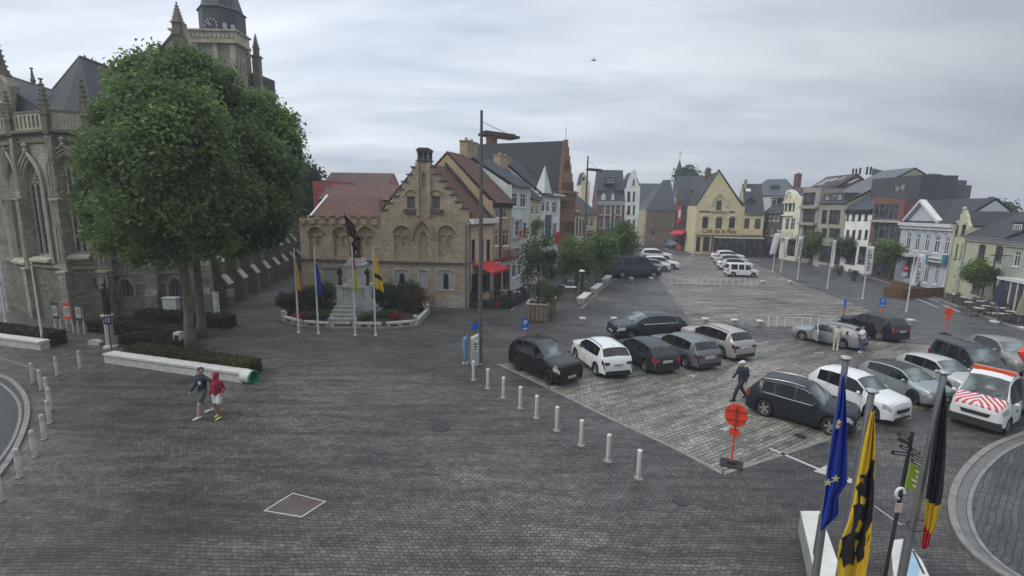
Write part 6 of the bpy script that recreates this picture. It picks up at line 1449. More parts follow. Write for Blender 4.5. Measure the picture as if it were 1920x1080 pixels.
C_SAND = paint('pale sand metallic paint', (0.4, 0.39, 0.36), .4); C_AUDI = paint('slate grey paint', (0.03, 0.037, 0.047), .3); C_VAN = paint('dark petrol blue paint', (0.03, 0.042, 0.065), .3); C_VANG = paint('graphite grey paint', (0.03, 0.034, 0.036), .3); C_BEIGE = paint('pale beige grey paint', (0.25, 0.25, 0.225), .4)
car('parked_car', 'big glossy black SUV, leftmost of the parked row, its nose to the camera', 'car', 'suv', 4.92, 1.98, 1.78, 2.97, .88, .38, C_BLACK, (1031, 719), (974, 693), rim='dark', rails=True)
h2 = heading_place((1073, 668), (1119, 704), 2.55, 1.76)
row_h = h2[1]
def rear_place(rearpx, wb, W, sc, h):
 Rp = G(*rearpx); d = Vector((math.cos(h), math.sin(h), 0)); Fp = Rp + d * wb * sc; mid = (Fp + Rp) / 2; perp = Vector((-d.y, d.x, 0))
 # camera is on the left rear side: the near wheels are those toward the picture's left
 if proj(mid + perp)[0] < proj(mid)[0]: perp = -perp
 return mid + perp * (W / 2 - .12) * sc, h, sc
car('parked_car', 'white compact SUV seen from behind, between the big black SUV and the dark hatchback', 'car', 'suv', 4.11, 1.76, 1.58, 2.55, .82, .33, C_WHITE, place=rear_place((1119, 704), 2.55, 1.76, .98, row_h), cladding=True, rails=True, tail=DTAIL)
car('parked_car', 'dark grey green hatchback with bright red tail lamps, third from left in the parked row', 'car', 'hatch', 4.05, 1.73, 1.46, 2.5, .82, .31, C_DGREY, place=rear_place((1211, 697), 2.5, 1.73, .98, row_h + .05))
car('parked_car', 'grey crossover parked between the dark hatchback and the sand white SUV', 'car', 'suv', 4.25, 1.82, 1.55, 2.6, .85, .34, C_GREY, place=rear_place((1287, 690), 2.6, 1.82, .98, row_h + .08), cladding=True, tail=DTAIL)
car('parked_car', 'sand white SUV at the right end of the parked row, seen from behind', 'car', 'suv', 4.45, 1.83, 1.63, 2.68, .85, .35, C_SAND, place=rear_place((1352, 671), 2.68, 1.83, .98, row_h + .11), tail=DTAIL, rails=True)
car('parked_car', 'slate grey hatchback with a chrome window line, parked across behind the front row', 'car', 'hatch', 4.31, 1.79, 1.45, 2.63, .86, .32, C_AUDI, (1182.5, 639), (1264, 636), chromeline=True)
car('parked_car', 'dark navy SUV with silver window trim, nearest car behind the orange sign back', 'car', 'suv', 4.69, 1.9, 1.66, 2.86, .87, .37, C_NAVY, (1546, 811), (1442, 781), chromeline=True, rails=CHROME, smin=.78)
car('parked_car', 'white SUV with a slotted grille, parked right behind the dark navy SUV', 'car', 'suv', 4.4, 1.82, 1.66, 2.64, .85, .36, C_WHITE, (1622, 784), (1550, 757), cladding=True, smin=.78)
car('parked_car', 'silver blue hatchback with a black roof and five spoke wheels', 'car', 'hatch', 4.37, 1.8, 1.45, 2.65, .88, .33, C_SILVER, (1708, 755), (1634, 727), rim='dark', roofc=C_BLACK, smin=.78)
car('parked_car', 'light silver hatchback between the silver blue hatchback and the graphite van', 'car', 'hatch', 4.3, 1.78, 1.47, 2.65, .86, .32, C_LSILV, (1770, 736), (1702, 711), smin=.78)
car('parked_van', 'graphite grey small van parked near the tipper truck', 'van', 'minivan', 4.4, 1.81, 1.68, 2.73, .9, .32, C_VANG, (1826, 716), (1758, 689), smin=.78, cladding=True)
car('parked_car', 'pale beige grey car mostly hidden behind the graphite van', 'car', 'hatch', 4.2, 1.78, 1.5, 2.6, .85, .32, C_BEIGE, (1880, 697), (1822, 670), smin=.78)
def open_tail(root, xF, ring):
 R_ = ring(4.1); z = R_[6][1]
 m = MB(); w = .55; m.mesh([(xF - 4.1, -w, z), (xF - 4.1, w, z), (xF - 5.05, w * .95, z + .55), (xF - 5.05, -w * .95, z + .55), (xF - 5.3, w * .9, z + .15), (xF - 5.3, -w * .9, z + .15), (xF - 4.12, -w, z + .05), (xF - 4.12, w, z + .05), (xF - 5.1, w * .95, z + .62), (xF - 5.1, -w * .95, z + .62), (xF - 5.38, w * .9, z + .16), (xF - 5.38, -w * .9, z + .16)], [(0, 3, 2, 1), (3, 5, 4, 2), (6, 7, 8, 9), (9, 8, 10, 11), (0, 1, 7, 6), (4, 5, 11, 10), (1, 2, 8, 7), (0, 6, 9, 3), (2, 4, 10, 8), (3, 9, 11, 5)]); m.build('open_tailgate', C_BLACK, root)
 m = MB(); m.box(xF - 4.62, xF - 4.3, -.6, .6, .62, 1.05); m.build('boot_opening', RUBBER, root)
 m = MB(); y = ring(2.3)[3][0]; a = R(52)
 p0 = Vector((xF - 1.62, y + .02, 0)); d = Vector((-math.cos(a), math.sin(a), 0)); n_ = Vector((-d.y, d.x, 0))
 fr = (p0, d, n_, Z); m = MB(fr); m.prism([(0, .35), (1.0, .35), (1.02, .95), (.95, 1.0), (.7, 1.38), (.45, 1.38), (.05, .98)], 0, .07, holes=[[(.15, .98), (.88, 1.0), (.66, 1.32), (.48, 1.32)]]); m.build('open_door', C_LSILV, root)
car('parked_car', 'silver estate with its front door and tailgate standing open, two people behind it', 'car', 'wagon', 4.62, 1.78, 1.46, 2.7, .88, .32, paint('mid grey silver paint', (0.27, 0.28, 0.29), .4), (1511, 639), (1572, 652), extra=open_tail, rim='five', rails=True, smin=.84)
car('parked_car', 'dark blue SUV parked beyond the silver estate with the open tailgate', 'car', 'suv', 4.65, 1.88, 1.68, 2.8, .86, .37, C_NAVY, (1592, 623), (1642, 636), smin=.84)
car('parked_van', 'long dark blue passenger van parked side on at the far end of the square', 'van', 'bus', 5.9, 2.05, 2.35, 3.5, .95, .36, C_VAN, (1225, 521), (1166, 521), rim='steel', smin=.8, smax=1.3, group='vehicles parked far down the square')
g2 = 'vehicles parked far down the square'
car('parked_car', 'white car nearest behind the long dark van, nose to the right', 'car', 'hatch', 4.3, 1.78, 1.5, 2.6, .86, .32, C_WHITE, (1245, 509), (1205, 508), group=g2, roofc=C_BLACK, smax=1.3)
car('parked_car', 'white estate second behind the long dark van', 'car', 'wagon', 4.5, 1.8, 1.5, 2.7, .86, .32, C_WHITE, (1261, 505), (1218, 503), group=g2, smax=1.3)
car('parked_car', 'white hatchback with a bright roof, third behind the long dark van', 'car', 'hatch', 4.3, 1.78, 1.5, 2.6, .86, .32, C_WHITE, (1249, 490), (1208, 489), group=g2, smax=1.3)
car('parked_car', 'silver lilac car facing the camera at the mouth of the side street', 'car', 'suv', 4.3, 1.8, 1.55, 2.6, .86, .34, C_SILVER, place=(G(1256, 464), R(-80), 1.05), group=g2)
car('parked_van', 'small white panel van parked side on in the middle of the far field', 'van', 'minivan', 4.3, 1.8, 1.82, 2.7, .85, .32, C_WHITE, (1412, 520), (1374, 519), group=g2, smax=1.3, cladding=True)
car('parked_car', 'white car half hidden right behind the small white panel van', 'car', 'hatch', 4.2, 1.78, 1.48, 2.6, .86, .32, C_WHITE, (1401, 507), (1361, 506), group=g2, smax=1.3, roofc=C_BLACK)
car('parked_car', 'silver car second behind the small white panel van', 'car', 'hatch', 4.2, 1.78, 1.48, 2.6, .86, .32, C_LSILV, (1392, 499), (1354, 498), group=g2, smax=1.3)
car('parked_car', 'white car farthest of those lined up behind the small white panel van', 'car', 'hatch', 4.2, 1.78, 1.48, 2.6, .86, .32, C_WHITE, (1385, 491), (1348, 490), group=g2, smax=1.3)
# tipper truck with striped bonnet
sm, snt, sb_ = newmat('red white chevron film')
t = N(snt, 'ShaderNodeTexCoord'); s_ = N(snt, 'ShaderNodeSeparateXYZ'); L(snt, t.outputs['Object'], s_.inputs[0])
ab = N(snt, 'ShaderNodeMath', operation='ABSOLUTE'); L(snt, s_.outputs[1], ab.inputs[0])
ma = N(snt, 'ShaderNodeMath', operation='SUBTRACT'); L(snt, s_.outputs[0], ma.inputs[0]); L(snt, ab.outputs[0], ma.inputs[1])
md = N(snt, 'ShaderNodeMath', operation='MULTIPLY'); L(snt, ma.outputs[0], md.inputs[0]); md.inputs[1].default_value = 4.2
fr_ = N(snt, 'ShaderNodeMath', operation='FRACT'); L(snt, md.outputs[0], fr_.inputs[0]); gt = N(snt, 'ShaderNodeMath', operation='GREATER_THAN'); L(snt, fr_.outputs[0], gt.inputs[0]); gt.inputs[1].default_value = .5
mx = N(snt, 'ShaderNodeMixRGB'); L(snt, gt.outputs[0], mx.inputs[0]); mx.inputs[1].default_value = (.5, .03, .04, 1); mx.inputs[2].default_value = (.62, .6, .6, 1); L(snt, mx.outputs[0], sb_.inputs['Base Color']); sb_.inputs['Roughness'].default_value = .4
ARCH['cab'] = dict(top=[(0, .40), (.01, .49), (.02, .53), (.095, .60), (.115, .625), (.205, .93), (.26, 1), (.39, 1), (.396, .98), (1, .9)], belt=[(0, .38), (.02, .46), (.11, .52), (.3, .53), (1, .53)], ws=(.112, .21), rw=(.99, .995), sw=[(.15, .35), (.97, .98), (.98, .99)])
def truck_extra(root, xF, ring):
 zt = 2.48
 m = MB(); m.box(xF - 1.9, xF - 1.5, -.62, .62, zt - .02, zt + .04); m.prism([(-.78, zt + .04), (.78, zt + .04), (.72, zt + .16), (-.72, zt + .16)], xF - 1.86, xF - 1.6, axis=0); m.build('beacon_bar', plain('orange beacon lens', (.6, .09, .02), .3, coat=1), root)
 m = MB(); m.box(xF - 2.42, xF - 2.3, -.98, .98, .85, 2.35); m.build('headboard', GREYM, root)
 m = MB(); m.box(xF - 5.7, xF - 2.45, -1.0, 1.0, .85, .95); b = m.build('load_bed', GREYM, root)
 for sy in (1, -1): m = MB(); m.box(xF - 5.7, xF - 2.45, sy * .98 - .02, sy * .98 + .02, .952, 1.35); m.build('drop_side', plain('pale green grey panel', (.3, .34, .31), .5), root)
 m = MB(); m.box(xF - 5.72, xF - 5.68, -.98, .98, .952, 1.35); m.build('tailboard', GREYM, root)
 m = MB(); m.box(xF - 5.6, xF - 1.8, -.4, .4, .5, .84); m.build('chassis', BLACK, root)
 m = MB(); m.box(xF - 3.9, xF - 3.0, .55, .95, .4, .8); m.build('tool_box', BLACK, root)
 m = MB(); y = ring(1.7)[2][0]
 for k, w_ in enumerate((.34, .24)): m.box(xF - 1.75 + 0, xF - 1.75 + w_, y + .0, y + .012, .98 - k * .09, 1.03 - k * .09)
 m.build('door_lettering', plain('green lettering', (.03, .3, .16), .5), root)
 m = MB(); m.prism([(-.95, .3), (.95, .3), (.9, .62), (-.9, .62)], xF - .1, xF + .05, axis=0); m.build('bumper', TRIMB, root)
_f, _r = G(1884, 813), G(1922, 787); _h = (_f - _r).normalized(); _p = V3 = Vector((-_h.y, _h.x, 0)); _sc = .84
truck_pl = (_f - _h * 1.8 * _sc - _p * .88 * _sc, math.atan2(_h.y, _h.x), _sc)
car('tipper_truck', 'white service truck with red and white chevron bonnet and an orange beacon bar', 'truck', 'cab', 5.75, 1.96, 2.5, 3.6, .88, .36, C_WHITE, place=truck_pl, hood=sm, cut=2.28, extra=truck_extra, group=None, rim='steel', smin=.78, cladding=True, sill=.3)
xc = G(1940, 755)
lc = thing('loader_crane', 'small orange folded loading crane behind the cab of the white service truck', 'crane', tuple(G(1915, 765) + Vector((0, 0, .9))))
m = MB(); b = BASE[lc.name]; m.lathe([(0, 0), (.3, 0), (.25, .2), (.14, .3), (.14, 1.0), (0, 1.0)], tuple(b), 10); m.build('column', ORANGE, lc)
m = MB(); m.tube([b + Vector((0, 0, .95)), b + Vector((-.35, .15, 1.5)), b + Vector((.1, .35, 1.65))], .11, 8); m.tube([b + Vector((.1, .35, 1.65)), b + Vector((.3, .2, 1.0))], .08, 8); m.build('boom', ORANGE, lc)
# delivery lorry at the street mouth
rt = thing('delivery_lorry', 'white and red delivery lorry coming out of the far side street', 'lorry', tuple(G(1234, 452)), None, rotz=R(-82), scale=1.2)
m = MB(); m.box(-4.5, 1.0, -1.15, 1.15, .9, 3.3); m.build('cargo_box', plain('red white box side', (.55, .5, .5), .5), rt)
m = MB(); m.prism([(1.1, .5), (2.9, .5), (2.95, 1.3), (2.6, 2.35), (2.3, 2.5), (1.1, 2.5)], -1.05, 1.05); m.build('cab', C_WHITE, rt)
m = MB(); m.mesh([(2.97, -.95, 1.35), (2.97, .95, 1.35), (2.64, .9, 2.3), (2.64, -.9, 2.3)], [(0, 1, 2, 3)]); m.build('windscreen', CARGL, rt)
m = MB(); m.box(1.001, 1.1, -1.15, 1.15, 2.55, 3.25); m.build('red_header', RED, rt)
m = MB(); m.box(2.9, 2.98, -.8, .8, .75, 1.0); m.build('grille', TRIMB, rt)
tm, rm = wheel_set(.42, 'steel')
for sx in (2.1, -2.6):
 for sy in (1, -1):
  wo = bpy.data.objects.new('wheel', tm); COL.objects.link(wo); wo.parent = rt; wo.location = (sx, sy * .92, .42); wo.rotation_euler = (0, 0, 0 if sy > 0 else math.pi)
  ro = bpy.data.objects.new('rim', rm); COL.objects.link(ro); ro.parent = wo
# ------------------------------------------------------------------ people
SKIN = plain('skin', (0.42, 0.27, 0.2), 0.55, var=0.08); SKIND = plain('darker skin', (0.2, 0.12, 0.08), 0.55, var=0.08)
HAIRB = plain('dark brown hair', (0.03, 0.02, 0.015), 0.6, var=.3); HAIRG = plain('grey blond hair', (0.25, 0.2, 0.15), .7, var=.3)
EYE = plain('eye white', (.7, .7, .7), .3)
def cloth(n, c): return plain(n, c, .85, var=.2, scale=9, bump=.2)
def person(label, px, py, face_deg, h=1.75, stride=.0, arms=None, top=None, pants=None, shoes=None, hair=None, hairlen=0, skin=None, shorts=False, lean=0.0, hood=None, cap=None, scale=None, jacketlen=.0, bag=None, prop=None, legs=None, loc=None):
 """face_deg: 0 = facing +X, 90 = away from the camera"""
 skin = skin or SKIN; p = G(px, py) if loc is None else loc
 rt = thing('person', label, 'person', tuple(p), None, rotz=R(face_deg), scale=(scale or 1) * h / 1.75)
 s = stride
 hip = Vector((0, 0, .93)); ch = Vector((lean * .45, 0, 1.34)); nk = Vector((lean * .55, 0, 1.5)); hd = Vector((lean * .62 + .015, 0, 1.635))
 la = legs or [(.26 * s, -.30 * s), (-.2 * s, .12 * s)]
 L = {}
 for sd, sy in (('l', 1), ('r', -1)):
  f = (s if sd == 'l' else -s)
  hipj = Vector((0, .095 * sy, .9)); foot = Vector((f * .36, .1 * sy, .085 if f >= 0 else .085 + .05 * abs(f)))
  knee = hipj.lerp(foot, .5) + Vector((.04 + .05 * abs(f), 0, .015 if f >= 0 else -.01)); L[sd] = (hipj, knee, foot)
 arms = arms or {'l': (-.35 * s, .1), 'r': (.35 * s, .1)}
 A_ = {}
 for sd, sy in (('l', 1), ('r', -1)):
  sh = Vector((ch.x, .185 * sy, 1.42)); spec = arms[sd]
  if not isinstance(spec[0], tuple):
   el = sh + Vector((spec[0] * .28, .045 * sy, -.27)); ha = el + Vector((spec[0] * .3 + spec[1], .0, -.24))
  else: el, ha = sh + Vector(spec[0]), sh + Vector(spec[1])
  A_[sd] = (sh, el, ha)
 ch_ = [([hip, hip.lerp(ch, .5), ch], [.125, .115, .135]), ([ch, nk, hd], [.1, .055, .055]), ([hd + Vector((-.02, 0, .03)), hd + Vector((.01, 0, -.05))], [.093, .07]), ([(hd.x + .04, 0, hd.z - .09), (hd.x + .07, 0, hd.z - .095)], [.04, .03])]
 ch_ += [([(hd.x + .085, 0, hd.z + .02), (hd.x + .108, 0, hd.z - .02)], [.012, .017])]
 ch_ += [([(hd.x - .01, .088 * y, hd.z - .02), (hd.x - .015, .095 * y, hd.z + .02)], [.014, .016]) for y in (1, -1)]
 for sd in 'lr':
  a, b, c = L[sd]; ch_.append(([a, a.lerp(b, .5), b, b.lerp(c, .45), c], [.088, .08, .058, .055, .04])); ch_.append(([c + Vector((-.05, 0, -.04)), c + Vector((.15, 0, -.05))], [.035, .028]))
  a, b, c = A_[sd]; ch_.append(([a, a.lerp(b, .5), b, c], [.055, .045, .038, .028]))
  d = (c - b).normalized(); sd_ = Vector((0, 1 if sd == 'l' else -1, 0)); wv = Vector((1, 0, 0)) - d * d.x
  wv = wv.normalized() if wv.length > .2 else Vector((0, 0, 1)); inn = d.cross(wv)
  palm = c + d * .06; ch_.append(([c, palm], [.026, .033]))
  for k, (o, ln) in enumerate(((-.026, .065), (-.009, .08), (.009, .076), (.026, .058))):
   r0 = palm + wv * o; ch_.append(([r0, r0 + d * ln * .55, r0 + d * ln + inn * .018 * (1 if sd == 'l' else -1)], [.0095, .009, .008]))
  ch_.append(([c + d * .02 + wv * .02, c + d * .06 + wv * .055], [.012, .01]))
 blob('body', ch_, skin, rt, .016, 2)
 for y in (1, -1):
  m = MB(); m.lathe([(0, -.012), (.012, 0), (0, .012)], (hd.x + .078, .034 * y, hd.z + .015), 8, axis='x'); m.build('eye', [EYE if False else HAIRB], rt)
 m = MB(); m.box(hd.x + .092, hd.x + .102, -.025, .025, hd.z - .06, hd.z - .052); m.build('mouth', plain('lips', (.3, .12, .1), .5), rt)
 # clothes
 c_ = []
 for sd in 'lr':
  a, b, c = L[sd]
  if shorts: e = a.lerp(b, .68); c_.append(([a + Vector((0, 0, .03)), e], [.105, .1]))
  else: c_.append(([a + Vector((0, 0, .03)), a.lerp(b, .6), b, b.lerp(c, .5), c + (b - c) * .08], [.108, .096, .076, .07, .066]))
 c_.append(([hip + Vector((0, 0, -.02)), hip + Vector((0, 0, .1))], [.135, .13]))
 blob('trousers' if not shorts else 'shorts', c_, pants, rt, .022, 3)
 c_ = [([hip + Vector((0, 0, .04 - jacketlen)), hip.lerp(ch, .5), ch, ch + Vector((0, 0, .06))], [.15, .146, .162, .13]), ([(ch.x, .13, 1.43), (ch.x, -.13, 1.43)], [.075, .075])]
 c_ += [([hip + Vector((0, .06, .03 - jacketlen)), ch + Vector((0, .075, 0))], [.11, .12]), ([hip + Vector((0, -.06, .03 - jacketlen)), ch + Vector((0, -.075, 0))], [.11, .12])]
 for sd in 'lr':
  a, b, c = A_[sd]; c_.append(([a, a.lerp(b, .5), b, b.lerp(c, .9)] if not (arms.get('short')) else [a, a.lerp(b, .6)], [.075, .066, .056, .044] if not arms.get('short') else [.078, .07]))
 if hood: c_.append(([hd + Vector((-.03, 0, .04)), hd + Vector((-.015, 0, -.09)), nk], [.118, .1, .1]))
 blob('jacket', c_, top, rt, .022, 3)
 for sd in 'lr':
  a, b, c = L[sd]; m_ = [([c + Vector((-.06, 0, -.045)), c + Vector((.03, 0, -.04)), c + Vector((.17, 0, -.055))], [.042, .05, .034]), ([c + Vector((-.02, 0, .0)), c + Vector((-.03, 0, -.04))], [.045, .045])]
  blob('shoe', m_, shoes, rt, .016, 1)
 if not hood:
  blob('hair', [([hd + Vector((-.035, 0, .045)), hd + Vector((.02, 0, .065))], [.092, .07]), ([hd + Vector((-.045, 0, .03)), hd + Vector((-.06, 0, -.05 - hairlen))], [.088, .05])], hair or HAIRB, rt, .018, 2)
 if cap is not None:
  m = MB(); m.lathe([(0, .075), (.06, .07), (.1, .045), (.112, .0), (.112, -.02), (.0, -.02)], (hd.x - .015, 0, hd.z + .075), 14); m.box(hd.x + .05, hd.x + .18, -.075, .075, hd.z + .05, hd.z + .065); m.build('cap', cap, rt, smooth=True, sharp=50)
 if bag is not None:
  blob('backpack', [([(ch.x - .2, 0, 1.12), (ch.x - .19, 0, 1.38)], [.13, .11]), ([(ch.x - .2, .06, 1.15), (ch.x - .2, -.06, 1.15)], [.12, .12])], bag, rt, .025, 3)
  m = MB()
  for y in (1, -1): m.tube([(ch.x - .1, .1 * y, 1.46), (ch.x + .08, .11 * y, 1.42), (ch.x + .12, .12 * y, 1.28), (ch.x, .16 * y, 1.12)], .018, 5)
  m.build('strap', bag, rt)
 if prop: prop(rt, ch, A_)
 return rt
JEANS = cloth('blue jeans', (.05, .09, .19)); NAVYC = cloth('navy fabric', (.018, .024, .045)); MAROON = cloth('dark red hoodie fabric', (.22, .015, .035)); LBLUE = cloth('light blue denim', (.12, .24, .38)); DKC = cloth('charcoal fabric', (.025, .027, .032)); WHC = cloth('white fabric', (.6, .6, .58)); GRC = cloth('grey green fabric', (.07, .085, .08)); BEI = cloth('pale beige fabric', (.48, .45, .36))
WSH = plain('white shoe leather', (.7, .7, .68), .5, var=.05); YSH = plain('yellow white shoe', (.6, .5, .16), .5, var=.1); BSH = plain('dark shoe leather', (.03, .028, .026), .5)
def logo(rt, ch, A_):
 m = MB(); m.box(ch.x + .1, ch.x + .155, .06, .13, 1.2, 1.3); m.build('shirt_print', WHC, rt)
person('man in a dark navy top, grey shorts and white trainers beside the one in red', 384, 779, -115, 1.86, .75, arms={'l': ((-.05, .3, -.1), (-.1, .5, -.22)), 'r': (.2, .15)}, top=NAVYC, pants=GRC, shoes=WSH, skin=SKIN, shorts=True, hair=HAIRB, scale=1.03, prop=logo)
person('person in a dark red hooded sweater and white shorts with yellow white shoes', 411, 783, -100, 1.72, .25, arms={'l': ((-.05, .1, -.27), (.12, .12, -.38)), 'r': (0, .1)}, top=MAROON, pants=WHC, shoes=YSH, skin=SKIND, shorts=True, hood=True, scale=1.03)
person('person in light blue denim standing at the parking ticket machine', 871, 682, 15, 1.7, .12, arms={'l': ((.12, 0, -.25), (.36, -.05, -.2)), 'r': ((.14, 0, -.24), (.38, .05, -.16))}, top=LBLUE, pants=LBLUE, shoes=WSH, hair=HAIRB, lean=.1, scale=1.0)
person('man in a pale flat cap and dark jacket with a backpack striding over the pavers', 1387, 750, 188, 1.78, 1.0, arms={'l': (-.3, .1), 'r': (.3, .1)}, top=NAVYC, pants=DKC, shoes=BSH, hair=HAIRG, cap=WHC, bag=DKC, scale=.98, lean=.04)
person('person in pale beige clothes standing beside the rear door of the silver estate', 1566, 657, 60, 1.72, .1, arms={'l': ((.1, .03, -.25), (.3, .0, -.22)), 'r': (.1, .1)}, top=BEI, pants=BEI, shoes=WSH, hair=HAIRG, scale=.9)
person('person in a white top and dark blue trousers loading the open boot', 1615, 661, 165, 1.72, .15, arms={'l': ((.12, 0, -.2), (.36, 0, -.1)), 'r': ((.14, 0, -.2), (.38, 0, -.05))}, top=WHC, pants=JEANS, shoes=WSH, hair=HAIRB, lean=.14, scale=.92)
# ------------------------------------------------------------------ monument in front of the hall
def V(p): return Vector(p)
mc = G(662, 596); mc.y += 1.2
yb = mc.y; sx = lambda px, py, Y=None: AT(px, py, Y or yb)
mon = thing('war_monument', 'stone monument with a bronze man raising a flag between two smaller bronze figures', 'monument', (mc.x, mc.y, 0))
Hz = lambda py, Y=yb: zrow(mc.x, Y, py)
zA, zB, zC, zD, zE = Hz(576), Hz(533), Hz(484), Hz(428), Hz(401)
S_ = PALE; MST = plain('monument stone', (0.46, 0.46, 0.43), .75, var=.25, scale=2)
m = MB((V((mc.x, mc.y, 0)), V((.72, 0, 0)), V((0, .8, 0)), Z)); m.box(-2.1, 2.1, -1.6, 1.7, 0, zA - .25); m.box(-1.75, 1.75, -1.35, 1.45, zA - .25, zA)
m.build('plinth', STONE, mon)
m = MB((V((mc.x, mc.y, 0)), V((.72, 0, 0)), V((0, .8, 0)), Z))
m.prism([(-1.55, zA), (1.55, zA), (1.45, zA + .3), (1.2, zA + .5), (-1.2, zA + .5), (-1.45, zA + .3)], -1.15, 1.2)
m.box(-1.15, 1.15, -.95, 1.0, zA + .5, zB - .15); m.box(-1.4, 1.4, -1.15, 1.2, zB - .15, zB + .02)
for s in (-1, 1): m.box(s * 1.38 - .28, s * 1.38 + .28, -1.25, -.6, zA, zB - .1); m.box(s * 1.38 - .34, s * 1.38 + .34, -1.3, -.55, zB - .1, zB + .04)
m.build('pedestal_base', MST, mon)
m = MB((V((mc.x, mc.y, 0)), V((.72, 0, 0)), V((0, .8, 0)), Z))
m.prism([(-.85, zB + .02), (.85, zB + .02), (.72, zC - .5), (-.72, zC - .5)], -.7, .75); m.box(-.95, .95, -.85, .9, zC - .5, zC - .38); m.box(-.75, .75, -.7, .75, zC - .38, zC - .12); m.box(-.6, .6, -.6, .6, zC - .12, zC + .02)
for k in range(4): m.box(-.7, .7, -.712, -.6, zC - 1.0 + k * .11, zC - .95 + k * .11)
m.build('pedestal_shaft', MST, mon)
st = thing('pivot', None, None); bpy.data.objects.remove(st)
def statue_chains(h, flagarm=True):
 k = h / 1.8
 q = lambda *a: V((a[0] * k + mc.x, mc.y + a[1] * k, zC + a[2] * k))
 c = [([q(-.12, 0, .1), q(-.13, .02, .5), q(-.1, 0, .95)], [.08 * k, .085 * k, .12 * k]), ([q(.2, -.08, .1), q(.17, -.1, .5), q(.1, 0, .95)], [.08 * k, .085 * k, .12 * k]), ([q(-.12, -.1, .05), q(-.13, .06, .05)], [.05 * k, .05 * k]), ([q(.2, -.2, .05), q(.2, -.03, .05)], [.05 * k, .05 * k]),
         ([q(0, 0, .9), q(0, 0, 1.2), q(.02, 0, 1.42)], [.17 * k, .15 * k, .18 * k]), ([q(.02, 0, 1.42), q(.02, -.02, 1.6)], [.08 * k, .07 * k]), ([q(.03, -.02, 1.66), q(.03, 0, 1.74)], [.095 * k, .1 * k]),
         ([q(.2, 0, 1.44), q(.34, -.05, 1.2), q(.28, -.12, 1.0)], [.08 * k, .06 * k, .05 * k]), ([q(-.2, 0, 1.44), q(-.38, -.06, 1.5), q(-.36, -.1, 1.75)], [.08 * k, .06 * k, .05 * k]),
         ([q(.05, .1, 1.4), q(.08, .14, 1.0), q(.1, .16, .6)], [.14 * k, .18 * k, .16 * k]), ([q(-.1, .0, .95), q(.12, 0, .7)], [.2 * k, .2 * k]), ([q(0, 0, .02), q(.05, .02, .04)], [.28 * k, .28 * k])]
 return c
hst = (zD - zC) * .93
blob('bronze_figure', statue_chains(hst), BRONZE, mon, .045, 2)
k = hst / 1.8
m = MB(); top_ = AT(646, 402, yb - .1); m.tube([(mc.x - .30 * k, mc.y - .12, zC + .2), (top_.x, top_.y, zE)], .035, 6); m.build('flag_staff', BRONZE, mon)
m = MB(); a = V((top_.x, top_.y, zE)); b = a.lerp(V((mc.x - .3 * k, mc.y - .12, zC + .2)), .45)
n = 7; vs = []; fs = []
for i in range(n + 1):
 t = i / n; p = a.lerp(b, t); w = .15 + .6 * math.sin(t * 2.6)
 for j in range(4):
  vs.append((p.x + w * j / 3 * .9, p.y + .07 * math.sin(j * 2 + i), p.z - .18 * j / 3 - .25 * t * j / 3))
for i in range(n):
 for j in range(3): q = (i * 4 + j, i * 4 + j + 1, i * 4 + j + 5, i * 4 + j + 4); fs.append(q)
m.mesh(vs, fs); m.mesh([(x, y + .03, z) for x, y, z in vs], [f[::-1] for f in fs]); m.build('bronze_flag', BRONZE, mon)
for s in (-1, 1):
 cx_ = mc.x + s * 1.0; cy = mc.y - .74; z0 = zB + .04; k = (Hz(498) - z0) / 1.75
 q = lambda a, b_, c_: V((cx_ + a * k, cy + b_ * k, z0 + c_ * k))
 blob('side_figure', [([q(0, 0, .02), q(0, 0, .08)], [.24 * k, .2 * k]), ([q(.0, 0, .1), q(.02, 0, .6), q(0, 0, 1.0), q(-.02 * s, 0, 1.35)], [.17 * k, .15 * k, .13 * k, .16 * k]), ([q(0, 0, 1.4), q(.03, -.03, 1.62)], [.07 * k, .1 * k]), ([q(-.18, 0, 1.38), q(-.24, -.08, 1.1), q(-.08, -.2, 1.05)], [.06 * k, .05 * k, .04 * k]), ([q(.18, 0, 1.38), q(.26, -.05, 1.12), q(.22, -.1, .8)], [.06 * k, .05 * k, .04 * k])], BRONZE, mon, .04, 2)
# front steps
m = MB((V((mc.x, mc.y, 0)), V((1, 0, 0)), V((0, -1, 0)), Z))
for k in range(5): m.box(-1.05, .55, 1.6 + .42 * k, 4.0, k * .0 + 0, max(zA - .25 - .22 * k, .12)) if False else m.box(-1.05, .55, 1.601, 3.7 - .42 * k, .2 * k, .2 * k + .198)
m.build('steps', STONE, mon)
